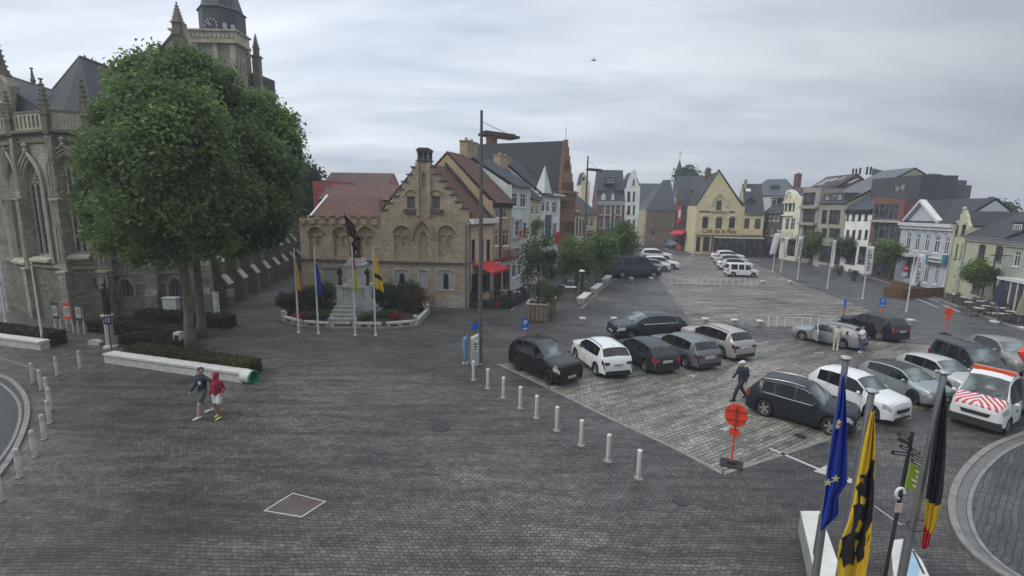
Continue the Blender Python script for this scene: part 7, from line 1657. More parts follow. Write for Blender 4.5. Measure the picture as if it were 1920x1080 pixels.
# octagonal flower bed with its stone rim
rim = [(528, 603), (565, 613), (621, 617), (666, 617), (722, 617), (783, 612), (806, 588), (790, 574), (560, 572), (535, 585)]
RW = [G(*p) for p in rim]
bed = thing('flower_bed', 'low stone rimmed flower bed round the monument', 'flower bed', tuple(sum(RW, Vector()) / len(RW)))
c = sum(RW, Vector()) / len(RW); inn_ = [c + (p - c) * .94 for p in RW]
m = MB(); m.prism([p.to_2d()[:] for p in RW], 0, .12, axis=2, holes=[[(c + (p - c) * .9).to_2d()[:] for p in RW]]); m.build('rim_base', STONE, bed)
for i in range(len(RW)):
 if i in (2,): continue
 a, b = RW[i], RW[(i + 1) % len(RW)]; a2, b2 = a.lerp(c, .03), b.lerp(c, .03)
 d = (b2 - a2).normalized(); nn = V((-d.y, d.x, 0)); m = MB((a2, d, nn, Z)); Lg = (b2 - a2).length
 m.prism([(-.14, .3), (.14, .3), (.14, .4), (.05, .45), (-.05, .45), (-.14, .4)], .15, Lg - .15, axis=0)
 kk = max(int(Lg / .9), 1)
 for q in range(kk + 1): m.box(.2 + (Lg - .6) * q / kk, .4 + (Lg - .6) * q / kk, -.1, .1, .1, .3)
 m.build('rim_rail', PALE, bed)
for i in (0, 2, 3, 5, 6):
 p = RW[i].lerp(c, .03); m = MB(); m.lathe([(.17, .1), (.17, .5), (.1, .52), (.14, .58), (.17, .68), (.12, .78), (0, .82)], (p.x, p.y, 0), 12); m.build('rim_post', PALE, bed)
m = MB(); m.prism([p.to_2d()[:] for p in inn_], .05, .16, axis=2); m.build('soil', SOIL, bed)
SH1 = leafmat('shrub leaves', (0.02, 0.045, 0.015), (0.055, 0.09, 0.03), (0.09, 0.12, 0.04)); SH2 = leafmat('rusty shrub leaves', (0.07, 0.045, 0.025), (0.13, 0.07, 0.035), (0.1, 0.1, 0.04)); SH3 = leafmat('bright bedding leaves', (0.045, 0.09, 0.02), (0.1, 0.17, 0.035), (0.16, 0.2, 0.06)); FL = leafmat('red blossoms', (.3, .02, .03), (.4, .05, .05), (.5, .2, .2))
def shrub(label, px, py, r, h, mat, n=1400, size=.07, seed=1, name='shrub', group='shrubs in the monument bed', z=.15):
 p = G(px, py); rt = thing(name, label, 'shrub', tuple(p), group); g = random.Random(seed)
 lob = [(p.x + g.uniform(-.5, .5) * r, p.y + g.uniform(-.4, .4) * r, z + h * g.uniform(.35, .65), r * g.uniform(.45, .7)) for _ in range(6)]
 m = MB()
 for l in lob[:4]: m.tube([(p.x, p.y, 0.1), (l[0], l[1], l[2])], [.03, .012], 5)
 m.build('stems', BARK, rt); v, f = leaf_cloud(lob, n, size, squash=min(h / (r * 1.6), 1.1), inner=.3, seed=seed); v[:, 2] = np.maximum(v[:, 2], .12); np_mesh('foliage', v, f, mat, rt)
 return rt
for i, (px, py, r, h, mt_, lb) in enumerate([(548, 590, 1.0, 1.5, SH2, 'brownish shrub at the left end of the monument bed'), (580, 584, 1.1, 1.9, SH1, 'green shrub between the left pair of flagpoles and the monument'), (608, 578, 1.1, 2.0, SH1, 'tall green shrub against the left flank of the monument'),
  (715, 580, 1.1, 2.0, SH1, 'tall green shrub against the right flank of the monument'), (745, 582, 1.3, 1.9, SH1, 'wide green shrub right of the yellow flag'), (778, 588, 1.3, 1.7, SH2, 'rusty brown shrub at the right end of the monument bed'), (760, 576, 1.4, 2.1, SH1, 'dark shrub behind the rusty one by the hall wall')]):
 shrub(lb, px, py, r, h, mt_, 2600, .07, 20 + i)
for i, (px, py, r, mt_, lb) in enumerate([(560, 603, .5, FL, 'red and pink blossoms at the left corner of the bed'), (583, 601, .6, SH3, 'bright green bedding plants left of the steps'), (602, 600, .6, SH3, 'light green bedding plants beside the stone steps'), (683, 603, .6, SH3, 'bright green bedding plants right of the steps'), (712, 600, .65, SH3, 'pale flowering plants under the yellow flag'), (742, 602, .5, FL, 'red blossoms in the right front of the bed'), (735, 596, .5, SH3, 'green bedding plants behind the red blossoms')]):
 shrub(lb, px, py, r, .5, mt_, 900, .05, 50 + i, name='bedding_plant', group='bedding plants round the monument')
# ------------------------------------------------------------------ flags and poles
def flag_mesh(name, parent, pts_fn, nu, nv, colfn, mats, thick=.006):
 """cloth grid; pts_fn(u,v)->Vector"""
 m = MB(); V_ = [[pts_fn(i / nu, j / nv) for i in range(nu + 1)] for j in range(nv + 1)]
 for j in range(nv):
  for i in range(nu):
   k = colfn((i + .5) / nu, (j + .5) / nv)
   m.mesh([V_[j][i], V_[j][i + 1], V_[j + 1][i + 1], V_[j + 1][i]], [(0, 1, 2, 3)], k)
 o = m.build(name, mats, parent, smooth=False); me = o.data
 bm = bmesh.new(); bm.from_mesh(me); bmesh.ops.remove_doubles(bm, verts=bm.verts, dist=.0005); bm.to_mesh(me); bm.free(); me.polygons.foreach_set('use_smooth', [True] * len(me.polygons))
 md = o.modifiers.new('thickness', 'SOLIDIFY'); md.thickness = thick
 return o
def fabric(n, c):
 m_ = plain(n, c, .75, var=.12, scale=6); return m_
FBLUE = fabric('blue flag cloth', (.008, .035, .3)); FYEL = fabric('yellow flag cloth', (.62, .4, .02)); FBLK = fabric('black flag cloth', (.012, .013, .018)); FRED = fabric('red flag cloth', (.5, .02, .03)); FYG = fabric('yellow green flag cloth', (.45, .5, .06)); FWH = fabric('white flag cloth', (.66, .66, .66)); FSTAR = fabric('star yellow', (.7, .6, .2))
def small_pole(label, px, pyb, pyt, flag=None, group='flagpoles before the monument', cat='flagpole', r=.05):
 p = G(px, pyb); h = zrow(p.x, p.y, pyt); rt = thing('flagpole', label, cat, tuple(p), group)
 m = MB(); m.tube([p, p + Z * h * .5, p + Z * h], [r * 1.25, r, r * .75], 10); m.lathe([(0, 0), (r * 2.2, 0), (r * 2.2, .06), (r * 1.2, .1)], tuple(p), 12); m.build('pole', WHITE, rt, smooth=True, sharp=40)
 m = MB(); m.lathe([(0, -.02), (r * 1.3, 0), (r * 1.3, .06), (0, .1)], tuple(p + Z * h), 10); m.build('finial', STEEL, rt)
 return p, h, rt
def hang(label, p, x0, z_top, drop, wid, cols, mats, seed, parent=None, stripes='h', group='flags at the monument'):
 """a limp flag hanging in folds from the pole: top corner at the pole, cloth falling"""
 g = random.Random(seed); ph = g.random() * 6
 rt = thing('flag', label, 'flag', (p.x, p.y, z_top), group)
 def f(u, v):
  w = wid * (.25 + .75 * v ** .7) ; x = p.x + .06 + u * w; z = z_top - v * drop - u * drop * .12
  return V((x, p.y - .05 + .07 * math.sin(u * 9 + ph + v * 2) * (.3 + v), z))
 n = len(cols)
 flag_mesh('cloth', rt, f, 10, 16, lambda u, v: cols[min(int((u if stripes == 'v' else v) * n), n - 1)], mats)
 return rt
p, h, _ = small_pole('white flagpole with the black yellow red flag, leftmost of the four', 560, 624, 467)
hang('limp black, yellow and red striped flag on the leftmost pole', p, 0, zrow(p.x, p.y, 488), zrow(p.x, p.y, 488) - zrow(p.x, p.y, 542), .38, [0, 1, 1, 2], [FBLK, FYEL, FRED], 1, stripes='v')
p, h, _ = small_pole('white flagpole with the dark blue flag, second from left', 597, 626, 467)
hang('limp dark blue flag on the second pole', p, 0, zrow(p.x, p.y, 490), zrow(p.x, p.y, 490) - zrow(p.x, p.y, 551), .42, [0], [FBLUE], 2)
p, h, _ = small_pole('white flagpole standing in front of the monument steps', 666, 629, 468)
hang('limp red flag with a yellow green lower half before the statue', p, 0, zrow(p.x, p.y, 478), zrow(p.x, p.y, 478) - zrow(p.x, p.y, 542), .3, [0, 0, 1, 1, 1], [FRED, FYG], 3)
p, h, _ = small_pole('white flagpole with the yellow flag, rightmost of the four', 704, 629, 467)
hang('yellow flag with black markings spreading from the rightmost pole', p, 0, zrow(p.x, p.y, 472), zrow(p.x, p.y, 472) - zrow(p.x, p.y, 540), .58, [0, 0, 0, 0, 1, 0, 0], [FYEL, FBLK], 4)
# banner poles along the right hand road
def letters_on(mb, c, z0, z1, w, y, n=7, seed=1):
 g = random.Random(seed); hh = (z1 - z0) / n
 for k in range(n):
  z = z0 + hh * (k + .15); a = hh * .7
  mb.box(c - w, c - w * .4, y, y + .008, z, z + a); mb.box(c - w, c + w, y, y + .0085, z + a * (.0 if k % 2 else .75), z + a * (.25 if k % 2 else 1));
  if k % 3: mb.box(c + w * .4, c + w, y, y + .008, z, z + a)
def banner(label, px, pyb, pyt, x0, x1, yb0, yb1, text=True, tilt=0, seed=1, mat=None, group='white banner flags along the road'):
 p, h, rt = small_pole('pole of the ' + label, px, pyb, pyt, group='banner poles along the road', cat='banner pole', r=.045)
 zt, zb = zrow(p.x, p.y, yb0), zrow(p.x, p.y, yb1); k = p.y / F_PX; a, b = (x0 - px) * k, (x1 - px) * k
 fl = thing('banner_flag', label, 'banner', (p.x, p.y, zt), group)
 def f(u, v): return V((p.x + a + (b - a) * u + tilt * v * k, p.y - .08 + .05 * math.sin(u * 4 + v * 3 + seed), zt + (zb - zt) * v))
 flag_mesh('cloth', fl, f, 6, 12, lambda u, v: 0, [mat or FWH])
 if text:
  m = MB(); c = p.x + (a + b) / 2 + tilt * k / 2; letters_on(m, c, zb + (zt - zb) * .12, zt - (zt - zb) * .12, abs(b - a) * .2, p.y - .17, 7, seed); m.build('lettering', plain('dark print', (.06, .07, .07), .6), fl)
banner('white banner folded like a ribbon, farthest left of the road banners', 1449, 510, 437, 1444, 1456, 438, 478, False, -6, 1)
banner('white banner hanging before the ornate cream townhouse', 1464, 511, 440, 1466, 1471, 446, 482, False, 0, 2)
banner('white lettered banner second nearest the ornate cream townhouse', 1495, 524, 444, 1488, 1497, 444, 488, True, -3, 3)
banner('narrow white banner turned edge on before the concrete flats', 1551, 541, 449, 1551, 1557, 450, 503, False, -1, 4)
banner('wide white lettered banner in front of the white eight windowed house', 1617, 560, 458, 1611, 1625, 462, 516, True, 0, 5)
banner('tall white banner with dark letters in front of the blue grey house', 1699, 584, 474, 1703, 1715, 476, 537, True, -4, 6)
banner('white and green banner at the left edge of the picture', 12, 604, 488, 5, 17, 488, 532, True, 0, 7)
sp_ = small_pole('bare white flagpole between the left banner and the notice boards', 82, 650, 495, group='flagpoles by the church', r=.05)
# the three big flags in front
def big_pole(label, top, bot, Y, hat=True):
 a = AT(top[0], top[1], Y); b = AT(bot[0], bot[1], Y)
 d = (b - a).normalized(); base = a + d * (a.z / -d.z)
 base = V((a.x + (base.x - a.x) * .25, Y, 0)) if False else base
 rt = thing('flagpole', label, 'flagpole', tuple(base), 'big flagpoles in the foreground')
 m = MB(); m.tube([base, base.lerp(a, .5), a], [.062, .05, .037], 16); m.build('pole', STEEL, rt, smooth=True, sharp=40)
 m = MB(); m.lathe([(0, .0), (.03, 0), (.06, .015), (.075, .035), (.07, .05), (.04, .065), (0, .07)], tuple(a), 20); m.build('cap', STEEL, rt, smooth=True, sharp=40)
 return a, base, rt
def strip_flag(label, Y, rows, nu, colfn, mats, amp=.05, seed=0, thick=.004):
 """cloth between left and right edge rows given as (yrow, xleft, xright)"""
 rows = sorted(rows); ys = [r[0] for r in rows]; xl = [r[1] for r in rows]; xr = [r[2] for r in rows]
 a0 = AT(rows[0][1], rows[0][0], Y); rt = thing('flag', label, 'flag', tuple(a0), 'big flags in the foreground')
 def f(u, v):
  y = ys[0] + (ys[-1] - ys[0]) * v; x0 = np.interp(y, ys, xl); x1 = np.interp(y, ys, xr)
  w = (x1 - x0) / F_PX * Y
  dep = Y - .06 + amp * math.sin(u * 7 + seed + v * 1.5) * min(w * 2.2, 1) + .03 * math.sin(u * 15 + v * 6 + seed)
  return AT(x0 + (x1 - x0) * u, y + 6 * math.sin(u * 3.1), dep)
 flag_mesh('cloth', rt, f, nu, 44, colfn, mats, thick); rt['_'] = 0; del rt['_']
 return rt, f
a, b, _ = big_pole('tall steel flagpole with the blue starred flag, leftmost in the foreground', (1586, 676), (1528, 1085), 6.0)
rows = [(700, 1579, 1584), (740, 1573, 1586), (800, 1563, 1588), (870, 1553, 1588), (905, 1549, 1588), (930, 1546, 1572), (950, 1543, 1572), (965, 1541, 1572), (975, 1540, 1562), (990, 1538, 1541)]
rt, f = strip_flag('deep blue flag with small yellow stars hanging down the left foreground pole', 5.93, rows, 20, lambda u, v: 0, [FBLUE], .06, 1)
for i, (x, y, r_) in enumerate([(1553, 905, 9), (1567, 898, 9), (1573, 792, 7), (1571, 800, 6)]):
 c = AT(x, y, 5.78); rr_ = r_ / F_PX * 5.8
 m = MB(); pts = []
 for k in range(10): ra = rr_ if k % 2 == 0 else rr_ * .4; t = math.pi / 2 + k * math.pi / 5; pts.append((c.x + ra * math.cos(t), c.z + ra * math.sin(t)))
 m.prism(pts, c.y, c.y + .004); m.build('star', FSTAR, rt)
a, b, _ = big_pole('tall steel flagpole with the yellow lion flag, middle one in the foreground', (1634, 738), (1571, 1100), 5.6)
rows = [(770, 1633, 1639), (820, 1621, 1641), (870, 1612, 1640), (900, 1606, 1639), (940, 1600, 1638), (980, 1590, 1635), (1020, 1573, 1632), (1045, 1570, 1629), (1080, 1570, 1623), (1110, 1570, 1620)]
# heraldic lion, drawn in cloth coordinates (u across, v down)
lion = [(.75, .27), (.98, .27), (.93, .36), (1.02, .40), (1.02, .60), (.90, .66), (.98, .70), (.80, .74), (.86, .80), (.66, .83), (.58, .78), (.52, .84), (.34, .83), (.20, .86), (.12, .80), (.02, .82), (.10, .74), (.0, .70), (.22, .66), (.16, .58), (.05, .52), (.22, .50), (.12, .44), (.02, .42), (.22, .38), (.10, .345), (.45, .34), (.62, .30)]
holes_ = [[(.30, .455), (.62, .47), (.55, .505), (.35, .50)], [(.42, .585), (.62, .60), (.50, .66), (.36, .65)], [(.45, .70), (.60, .70), (.52, .77)], [(.2, .36), (.4, .365), (.35, .4)], [(.80, .66), (.95, .62), (.9, .70), (.82, .73)]]
def inpoly(x, y, P):
 c = False; j = len(P) - 1
 for i in range(len(P)):
  if (P[i][1] > y) != (P[j][1] > y) and x < (P[j][0] - P[i][0]) * (y - P[i][1]) / (P[j][1] - P[i][1]) + P[i][0]: c = not c
  j = i
 return c
def lioncol(u, v): return 1 if inpoly(u, v, lion) and not any(inpoly(u, v, h) for h in holes_) else 0
rows_l = rows
def strip2(label, Y, rows, nu, nv, colfn, mats, amp, seed):
 global flag_mesh
 rows = sorted(rows); ys = [r[0] for r in rows]; xl = [r[1] for r in rows]; xr = [r[2] for r in rows]
 rt = thing('flag', label, 'flag', tuple(AT(rows[0][1], rows[0][0], Y)), 'big flags in the foreground')
 def f(u, v):
  y = ys[0] + (ys[-1] - ys[0]) * v; x0 = np.interp(y, ys, xl); x1 = np.interp(y, ys, xr); w = (x1 - x0) / F_PX * Y
  return AT(x0 + (x1 - x0) * u, y + 5 * math.sin(u * 3.1), Y - .06 + amp * math.sin(u * 7.5 + seed + v * 2) * min(w * 2.4, 1) + .022 * math.sin(u * 17 + v * 7))
 flag_mesh('cloth', rt, f, nu, nv, colfn, mats, .004); return rt
strip2('yellow flag with a black clawed lion hanging down the middle foreground pole', 5.5, rows, 44, 150, lioncol, [FYEL, FBLK], .06, 2)
a, b, _ = big_pole('tall steel flagpole with the black yellow red flag, rightmost in the foreground', (1770, 703), (1690, 1085), 6.2)
rows = [(725, 1770, 1773), (780, 1757, 1775), (850, 1747, 1773), (920, 1737, 1768), (948, 1734, 1764), (985, 1733, 1756), (1005, 1730, 1746), (1024, 1727, 1741)]
strip2('black, yellow and red flag hanging in folds from the right foreground pole', 6.05, rows, 16, 60, lambda u, v: 0 if v < .70 + .04 * u else (1 if v < .86 + .07 * u else 2), [FBLK, FYEL, FRED], .05, 4)
m = MB(); c0 = AT(1722, 985, 6.1); m.tube([c0 + V((.11 * math.cos(t) - .02, .11 * math.sin(t), .05 * math.cos(t))) for t in [math.pi * 2 * k / 14 for k in range(14)]], .008, 5); o = m.build('rope_loop', BLACK); tag(o, 'thin dark rope loop slung round the right foreground flagpole', 'rope')
# white faceted planters below the flags
def facet(label, pts, z, mats):
 P = [G(x, y, z) for x, y in pts]; rt = thing('planter_bench', label, 'planter', tuple(V((P[0].x, P[0].y, 0))), 'white angular planters under the flags')
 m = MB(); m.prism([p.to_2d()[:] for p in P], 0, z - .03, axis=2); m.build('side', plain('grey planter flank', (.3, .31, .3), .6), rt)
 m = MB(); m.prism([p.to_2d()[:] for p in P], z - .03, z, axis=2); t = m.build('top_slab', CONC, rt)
 return rt, P
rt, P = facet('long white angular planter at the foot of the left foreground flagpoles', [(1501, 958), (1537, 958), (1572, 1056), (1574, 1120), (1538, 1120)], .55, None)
m = MB(); q = [G(x, y, .552) for x, y in [(1505, 966), (1538, 962), (1524, 1034)]]
m = MB(); m.prism([G(x, y, 0).to_2d()[:] for x, y in [(1544, 972), (1541, 1062), (1526, 1036)]], .551, .556, axis=2) if False else m.prism([G(x, y, .556).to_2d()[:] for x, y in [(1536, 962), (1545, 985), (1530, 1058), (1524, 1036)]], .551, .56, axis=2); m.build('slot', TRIMB, rt)  # dark wedge laid across the white top slab
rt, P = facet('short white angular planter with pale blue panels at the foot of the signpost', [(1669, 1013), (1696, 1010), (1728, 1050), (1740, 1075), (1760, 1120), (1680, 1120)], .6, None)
m = MB(); m.prism([G(x, y, .605).to_2d()[:] for x, y in [(1706, 1040), (1714, 1034), (1724, 1064), (1716, 1110), (1694, 1110)]], .601, .61, axis=2); m.build('blue_panel', plain('pale blue panel', (.28, .42, .52), .4), rt)
m = MB()
for a_, b_ in (((1696, 1010), (1680, 1100)), ((1712, 1033), (1732, 1075))): m.tube([G(*a_, .612), G(*b_, .612)], .02, 4)
m.build('dark_edge', BLACK, rt)
# ------------------------------------------------------------------ street furniture
def mast(label, px, pyb, pyt, p_arm_l, p_arm_r, Y=None, r=.11):
 p = G(px, pyb) if Y is None else gp(px, Y, 400); h = zrow(p.x, p.y, pyt)
 rt = thing('lamp_mast', label, 'street lamp', tuple(p), 'tall lamp masts')
 m = MB(); m.tube([p, p + Z * h * .5, p + Z * h], [r, r * .95, r * .6], 12); m.lathe([(0, 0), (r * 2, 0), (r * 2, .05), (r * 1.1, .12)], tuple(p), 12); m.build('mast', plain('brown grey mast', (.115, .105, .1), .5, .2), rt, smooth=True, sharp=40)
 za = zrow(p.x, p.y, (p_arm_l[1] + p_arm_r[1]) / 2 + 2); a = p + Z * za; k = p.y / F_PX; wx = (p_arm_r[0] - px) * k
 d = V((.78, .62, 0)).normalized(); L_ = wx / d.x; n_ = V((-d.y, d.x, 0))
 m = MB((a, d, n_, Z)); m.prism([(0, -.28), (L_, -.42), (L_, .42), (0, .28)], -.07, .06, axis=2) if True else None; m.box(.15, L_ - .1, -.2, .2, .06, .16); f = m.build('lamp_panel', plain('brown panel', (.1, .075, .07), .5), rt)
 m = MB((a, d, n_, Z)); m.box(.3, L_ - .2, -.18, .18, -.09, -.072); m.build('light_strip', plain('lamp glass pale', (.5, .5, .5), .2), f)
 m = MB(); m.tube([p + Z * (h - .5), a + d * L_ * .8 + Z * .15], .014, 5); m.build('stay_cable', BLACK, rt)
 return p
mast('tall lamp mast with one flat panel arm, nearest, beside the parking ticket machine', 900, 684, 207, (903, 252), (960, 246))
mast('second tall lamp mast with a flat panel arm rising over the left hand trees', 1092, 540, 292, (1094, 318), (1121, 314), r=.12)
# ticket machine
p = G(890, 684); tm_ = thing('ticket_machine', 'grey parking ticket machine with a blue sign at the foot of the near lamp mast', 'ticket machine', tuple(p))
h = zrow(p.x, p.y, 632); fr = (p, V((.97, .24, 0)), V((-.24, .97, 0)), Z)
m = MB(fr); m.prism([(-.2, 0), (.2, 0), (.2, h + .15), (-.2, h - .05)], -.2, .2); m.build('cabinet', plain('pale grey cabinet', (.4, .4, .38), .5), tm_)
m = MB(fr); m.box(-.15, .15, -.212, -.2, h - .72, h - .2); m.box(-.15, .15, -.212, -.2, h - .16, h - .08); f = m.build('front_panel', WHITE, tm_)
m = MB(fr); m.box(-.1, .1, -.22, -.213, h - .62, h - .58); m.box(-.08, .08, -.22, -.213, h - .5, h - .42); m.box(-.11, .11, -.22, -.213, h - .34, h - .27); m.build('slots', BLACK, f)
m = MB(fr); m.tube([(.1, .25, 0), (.1, .25, h + .75)], .03, 8); m.build('sign_post', GREYM, tm_)
m = MB(fr); m.box(-.14, .2, .2, .225, h + .35, h + .7); m.build('blue_sign', BLUE, tm_)
# white bollards
def bollard_proto(label, p, h, r=.07, dark=False):
 rt = thing('bollard', label, 'bollard', tuple(p), 'white bollards')
 m = MB(); m.lathe([(r, 0), (r, h - .1)], tuple(p), 14); m.build('post', plain('worn white bollard', (.5, .5, .46), .55, var=.2, scale=7), rt, smooth=True, sharp=50)
 m = MB(); m.lathe([(r * 1.05, h - .1), (r * 1.05, h - .02), (r * .7, h), (0, h)], tuple(p), 14); m.build('top_band', WHITE, rt)
 m = MB(); m.lathe([(0, 0), (r * 2.1, 0), (r * 2.1, .018), (0, .02)], tuple(p), 14); m.build('foot_plate', KERB, rt)
 return rt
bl = [(887.7, 712.3), (914.5, 728.4), (943.7, 745.6), (975.2, 765.4), (1005.8, 783.8), (1043.7, 807.1), (1089.4, 834.8), (1139.9, 864.5), (1196.7, 896.6)]
nm9 = ['nearest the ticket machine', 'second from the ticket machine', 'third from the ticket machine', 'fourth from the ticket machine', 'middle one of the nine', 'fourth from the near end', 'third from the near end', 'next to the nearest', 'nearest to the camera']
b0 = bollard_proto('white bollard along the parking field edge, ' + nm9[0], G(*bl[0]), .93)
for i in range(1, 9): dup(b0, G(*bl[i]), 'white bollard along the parking field edge, ' + nm9[i])
lb = [((63, 717), 'grey bollard by the left road, first of the upper trio from the left'), ((108, 704), 'grey bollard by the left road, middle of the upper trio'), ((151, 691), 'grey bollard by the left road nearest the long white bench'), ((78, 731), 'grey bollard at the start of the curve beside the thin rail'), ((90, 747), 'grey bollard second along the left kerb curve'), ((96, 769), 'grey bollard third along the left kerb curve'), ((94, 794), 'grey bollard fourth along the left kerb curve'), ((84, 824), 'grey bollard fifth along the left kerb curve'), ((66, 857), 'grey bollard sixth along the left kerb curve, next to the nearest'), ((38, 895), 'grey bollard nearest the camera on the left kerb curve'), ((2, 940), 'grey bollard cut off by the left edge of the picture')]
gb = thing('bollard', lb[0][1], 'bollard', tuple(G(*lb[0][0])), 'slim grey bollards on the left kerb'); q = G(*lb[0][0])
m = MB(); m.lathe([(.068, 0), (.068, .86), (.05, .9), (0, .91)], tuple(q), 12); m.build('post', plain('weathered grey post', (.42, .42, .4), .6, var=.25, scale=6), gb, smooth=True, sharp=50)
m = MB(); m.lathe([(0, 0), (.09, 0), (.1, .03), (.068, .04)], tuple(q), 12); m.build('collar', KERB, gb); m = MB(); m.lathe([(.07, .7), (.07, .82)], tuple(q), 12); m.build('reflector', PALE, gb)
for xy, l in lb[1:]: dup(gb, G(*xy), l)
rl = thing('guard_rail', 'thin grey rail running from the left edge to the slim bollards', 'rail', tuple(G(40, 720)))
a, b = G(-30, 690) , G(80, 728); m = MB(); m.tube([a + Z * .8, b + Z * .8], .025, 6); m.build('bar', GREYM, rl)
m = MB(); m.tube([a, a + Z * .8], .03, 6); m.build('rail_post', GREYM, rl); m = MB(); m.tube([b, b + Z * .8], .03, 6); m.build('rail_post', GREYM, rl)
# long white benches with clipped hedges
HED = leafmat('brown clipped hedge leaves', (0.05, 0.042, 0.02), (0.1, 0.078, 0.035), (0.11, 0.12, 0.04)); HED2 = leafmat('dark hedge leaves', (0.045, 0.035, 0.024), (0.08, 0.058, 0.035), (0.08, 0.08, 0.04))
def long_box(name, label, cat, a, b, d0, d1, h, mat, part='slab', group=None):
 t = (b - a).normalized(); n_ = V((-t.y, t.x, 0)); n_ = n_ if n_.dot(a) > 0 else -n_
 rt = thing(name, label, cat, tuple((a + b) / 2), group); Lg = (b - a).length; fr = (a, t, n_, Z)
 return rt, fr, Lg
def hedge(label, a, b, depth, h, mat, seed=1, size=.05, dens=1500, group='clipped hedges before the church'):
 rt, fr, Lg = long_box('hedge', label, 'hedge', a, b, 0, depth, h, mat, group=group)
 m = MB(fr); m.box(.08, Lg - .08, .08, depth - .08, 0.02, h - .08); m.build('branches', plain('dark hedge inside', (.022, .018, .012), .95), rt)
 g = np.random.default_rng(seed); A_ = 2 * Lg * h + Lg * depth; n = int(dens * A_)
 u = g.random(n) * Lg; face = g.random(n); v = np.where(face < .4, 0, depth * g.random(n)); z = np.where(face < .4, g.random(n) * h, h); e = face > .82
 z = np.where(e, g.random(n) * h, z); v = np.where(e, depth, v); e2 = g.random(n) < .06; u = np.where(e2, Lg, u); z = np.where(e2, g.random(n) * h, z); v = np.where(e2, g.random(n) * depth, v)
 P = np.array(fr[0])[None] + np.outer(u, np.array(fr[1])) + np.outer(v, np.array(fr[2])) + np.outer(z, [0, 0, 1]) + g.normal(size=(n, 3)) * .045
 t = g.normal(size=(n, 3)); t /= np.linalg.norm(t, axis=1)[:, None]; q = g.normal(size=(n, 3)); b2 = np.cross(t, q); b2 /= np.linalg.norm(b2, axis=1)[:, None]; s_ = size * (.6 + .8 * g.random(n))[:, None]
 vv = np.stack([P - t * s_, P - b2 * s_ * .6, P + t * s_, P + b2 * s_ * .6], 1).reshape(-1, 3); vv[:, 2] = np.maximum(vv[:, 2], .02)
 np_mesh('leaves', vv, np.arange(n * 4).reshape(n, 4), mat, rt); return rt
def bench(label, a, b, depth, h):
 rt, fr, Lg = long_box('long_bench', label, 'bench', a, b, 0, depth, h, None, group='long white benches')
 m = MB(fr); m.box(.0, Lg, .06, depth, 0, h - .1); m.build('base', plain('white bench flank', (.46, .46, .42), .7, var=.2, scale=2), rt)
 k = 3 if Lg > 6 else 1
 for i in range(k): m = MB(fr); m.box(Lg * i / k + .012, Lg * (i + 1) / k - .012, 0, depth + .05, h - .1, h); m.build('seat_slab', CONC, rt)
 return rt, fr, Lg
ba, bb = G(194, 681), G(452, 719)
bench('long white bench with a hedge behind it, under the front plane tree', ba, bb, .5, .5)
t_ = (bb - ba).normalized(); n_ = V((-t_.y, t_.x, 0)); n_ = n_ if n_.dot(ba) > 0 else -n_
hedge('brown clipped hedge right behind the long white bench', ba + t_ * .6 + n_ * .62, bb - t_ * .35 + n_ * .62, .9, .66, HED, 2)
la, lb_ = G(-60, 640), G(74, 658)
bench('shorter white bench at the left edge of the picture', la, lb_, .5, .5)
hedge('brown hedge behind the white bench at the left edge', la + V((0, .65, 0)), lb_ + V((-.2, .7, 0)), .9, .7, HED2, 3)
for i, (x0, y0, x1, y1, h, lbl) in enumerate([(165, 622, 335, 640, .6, 'dark hedge behind the notice boards'), (255, 603, 420, 617, .7, 'dark hedge between the sacristy wall and the plane trees'), (225, 645, 340, 658, .45, 'low dark hedge left of the front plane trunk')]):
 a, b = G(x0, y0), G(x1, y1); hedge(lbl, a, b, 1.0, h, HED2, 5 + i, dens=900, size=.06)
# round drum lying at the bench end
p = bb + t_ * .28; rt = thing('litter_drum', 'short white drum with a green inside at the right end of the long bench', 'drum', tuple(p))
m = MB((p + Z * .3, t_, n_, Z)); m.lathe([(.3, -.28), (.3, .2), (.26, .2), (.24, -.1), (0, -.1)], (0, .2, 0), 20, axis='x'); m.build('drum', CONC, rt, smooth=True, sharp=40)
m = MB((p + Z * .3, t_, n_, Z)); m.lathe([(.305, .2), (.305, .28), (.245, .28), (.235, -.08), (0, -.08)], (0, .2, 0), 20, axis='x'); m.build('green_rim', plain('green enamel', (.02, .2, .1), .4), rt, smooth=True, sharp=40)
m = MB((p, t_, n_, Z)); m.box(.32, .5, .05, .22, 0, .05); m.box(.36, .44, .1, .2, .05, .12); m.build('green_foot', plain('green enamel', (.02, .2, .1), .4), rt)
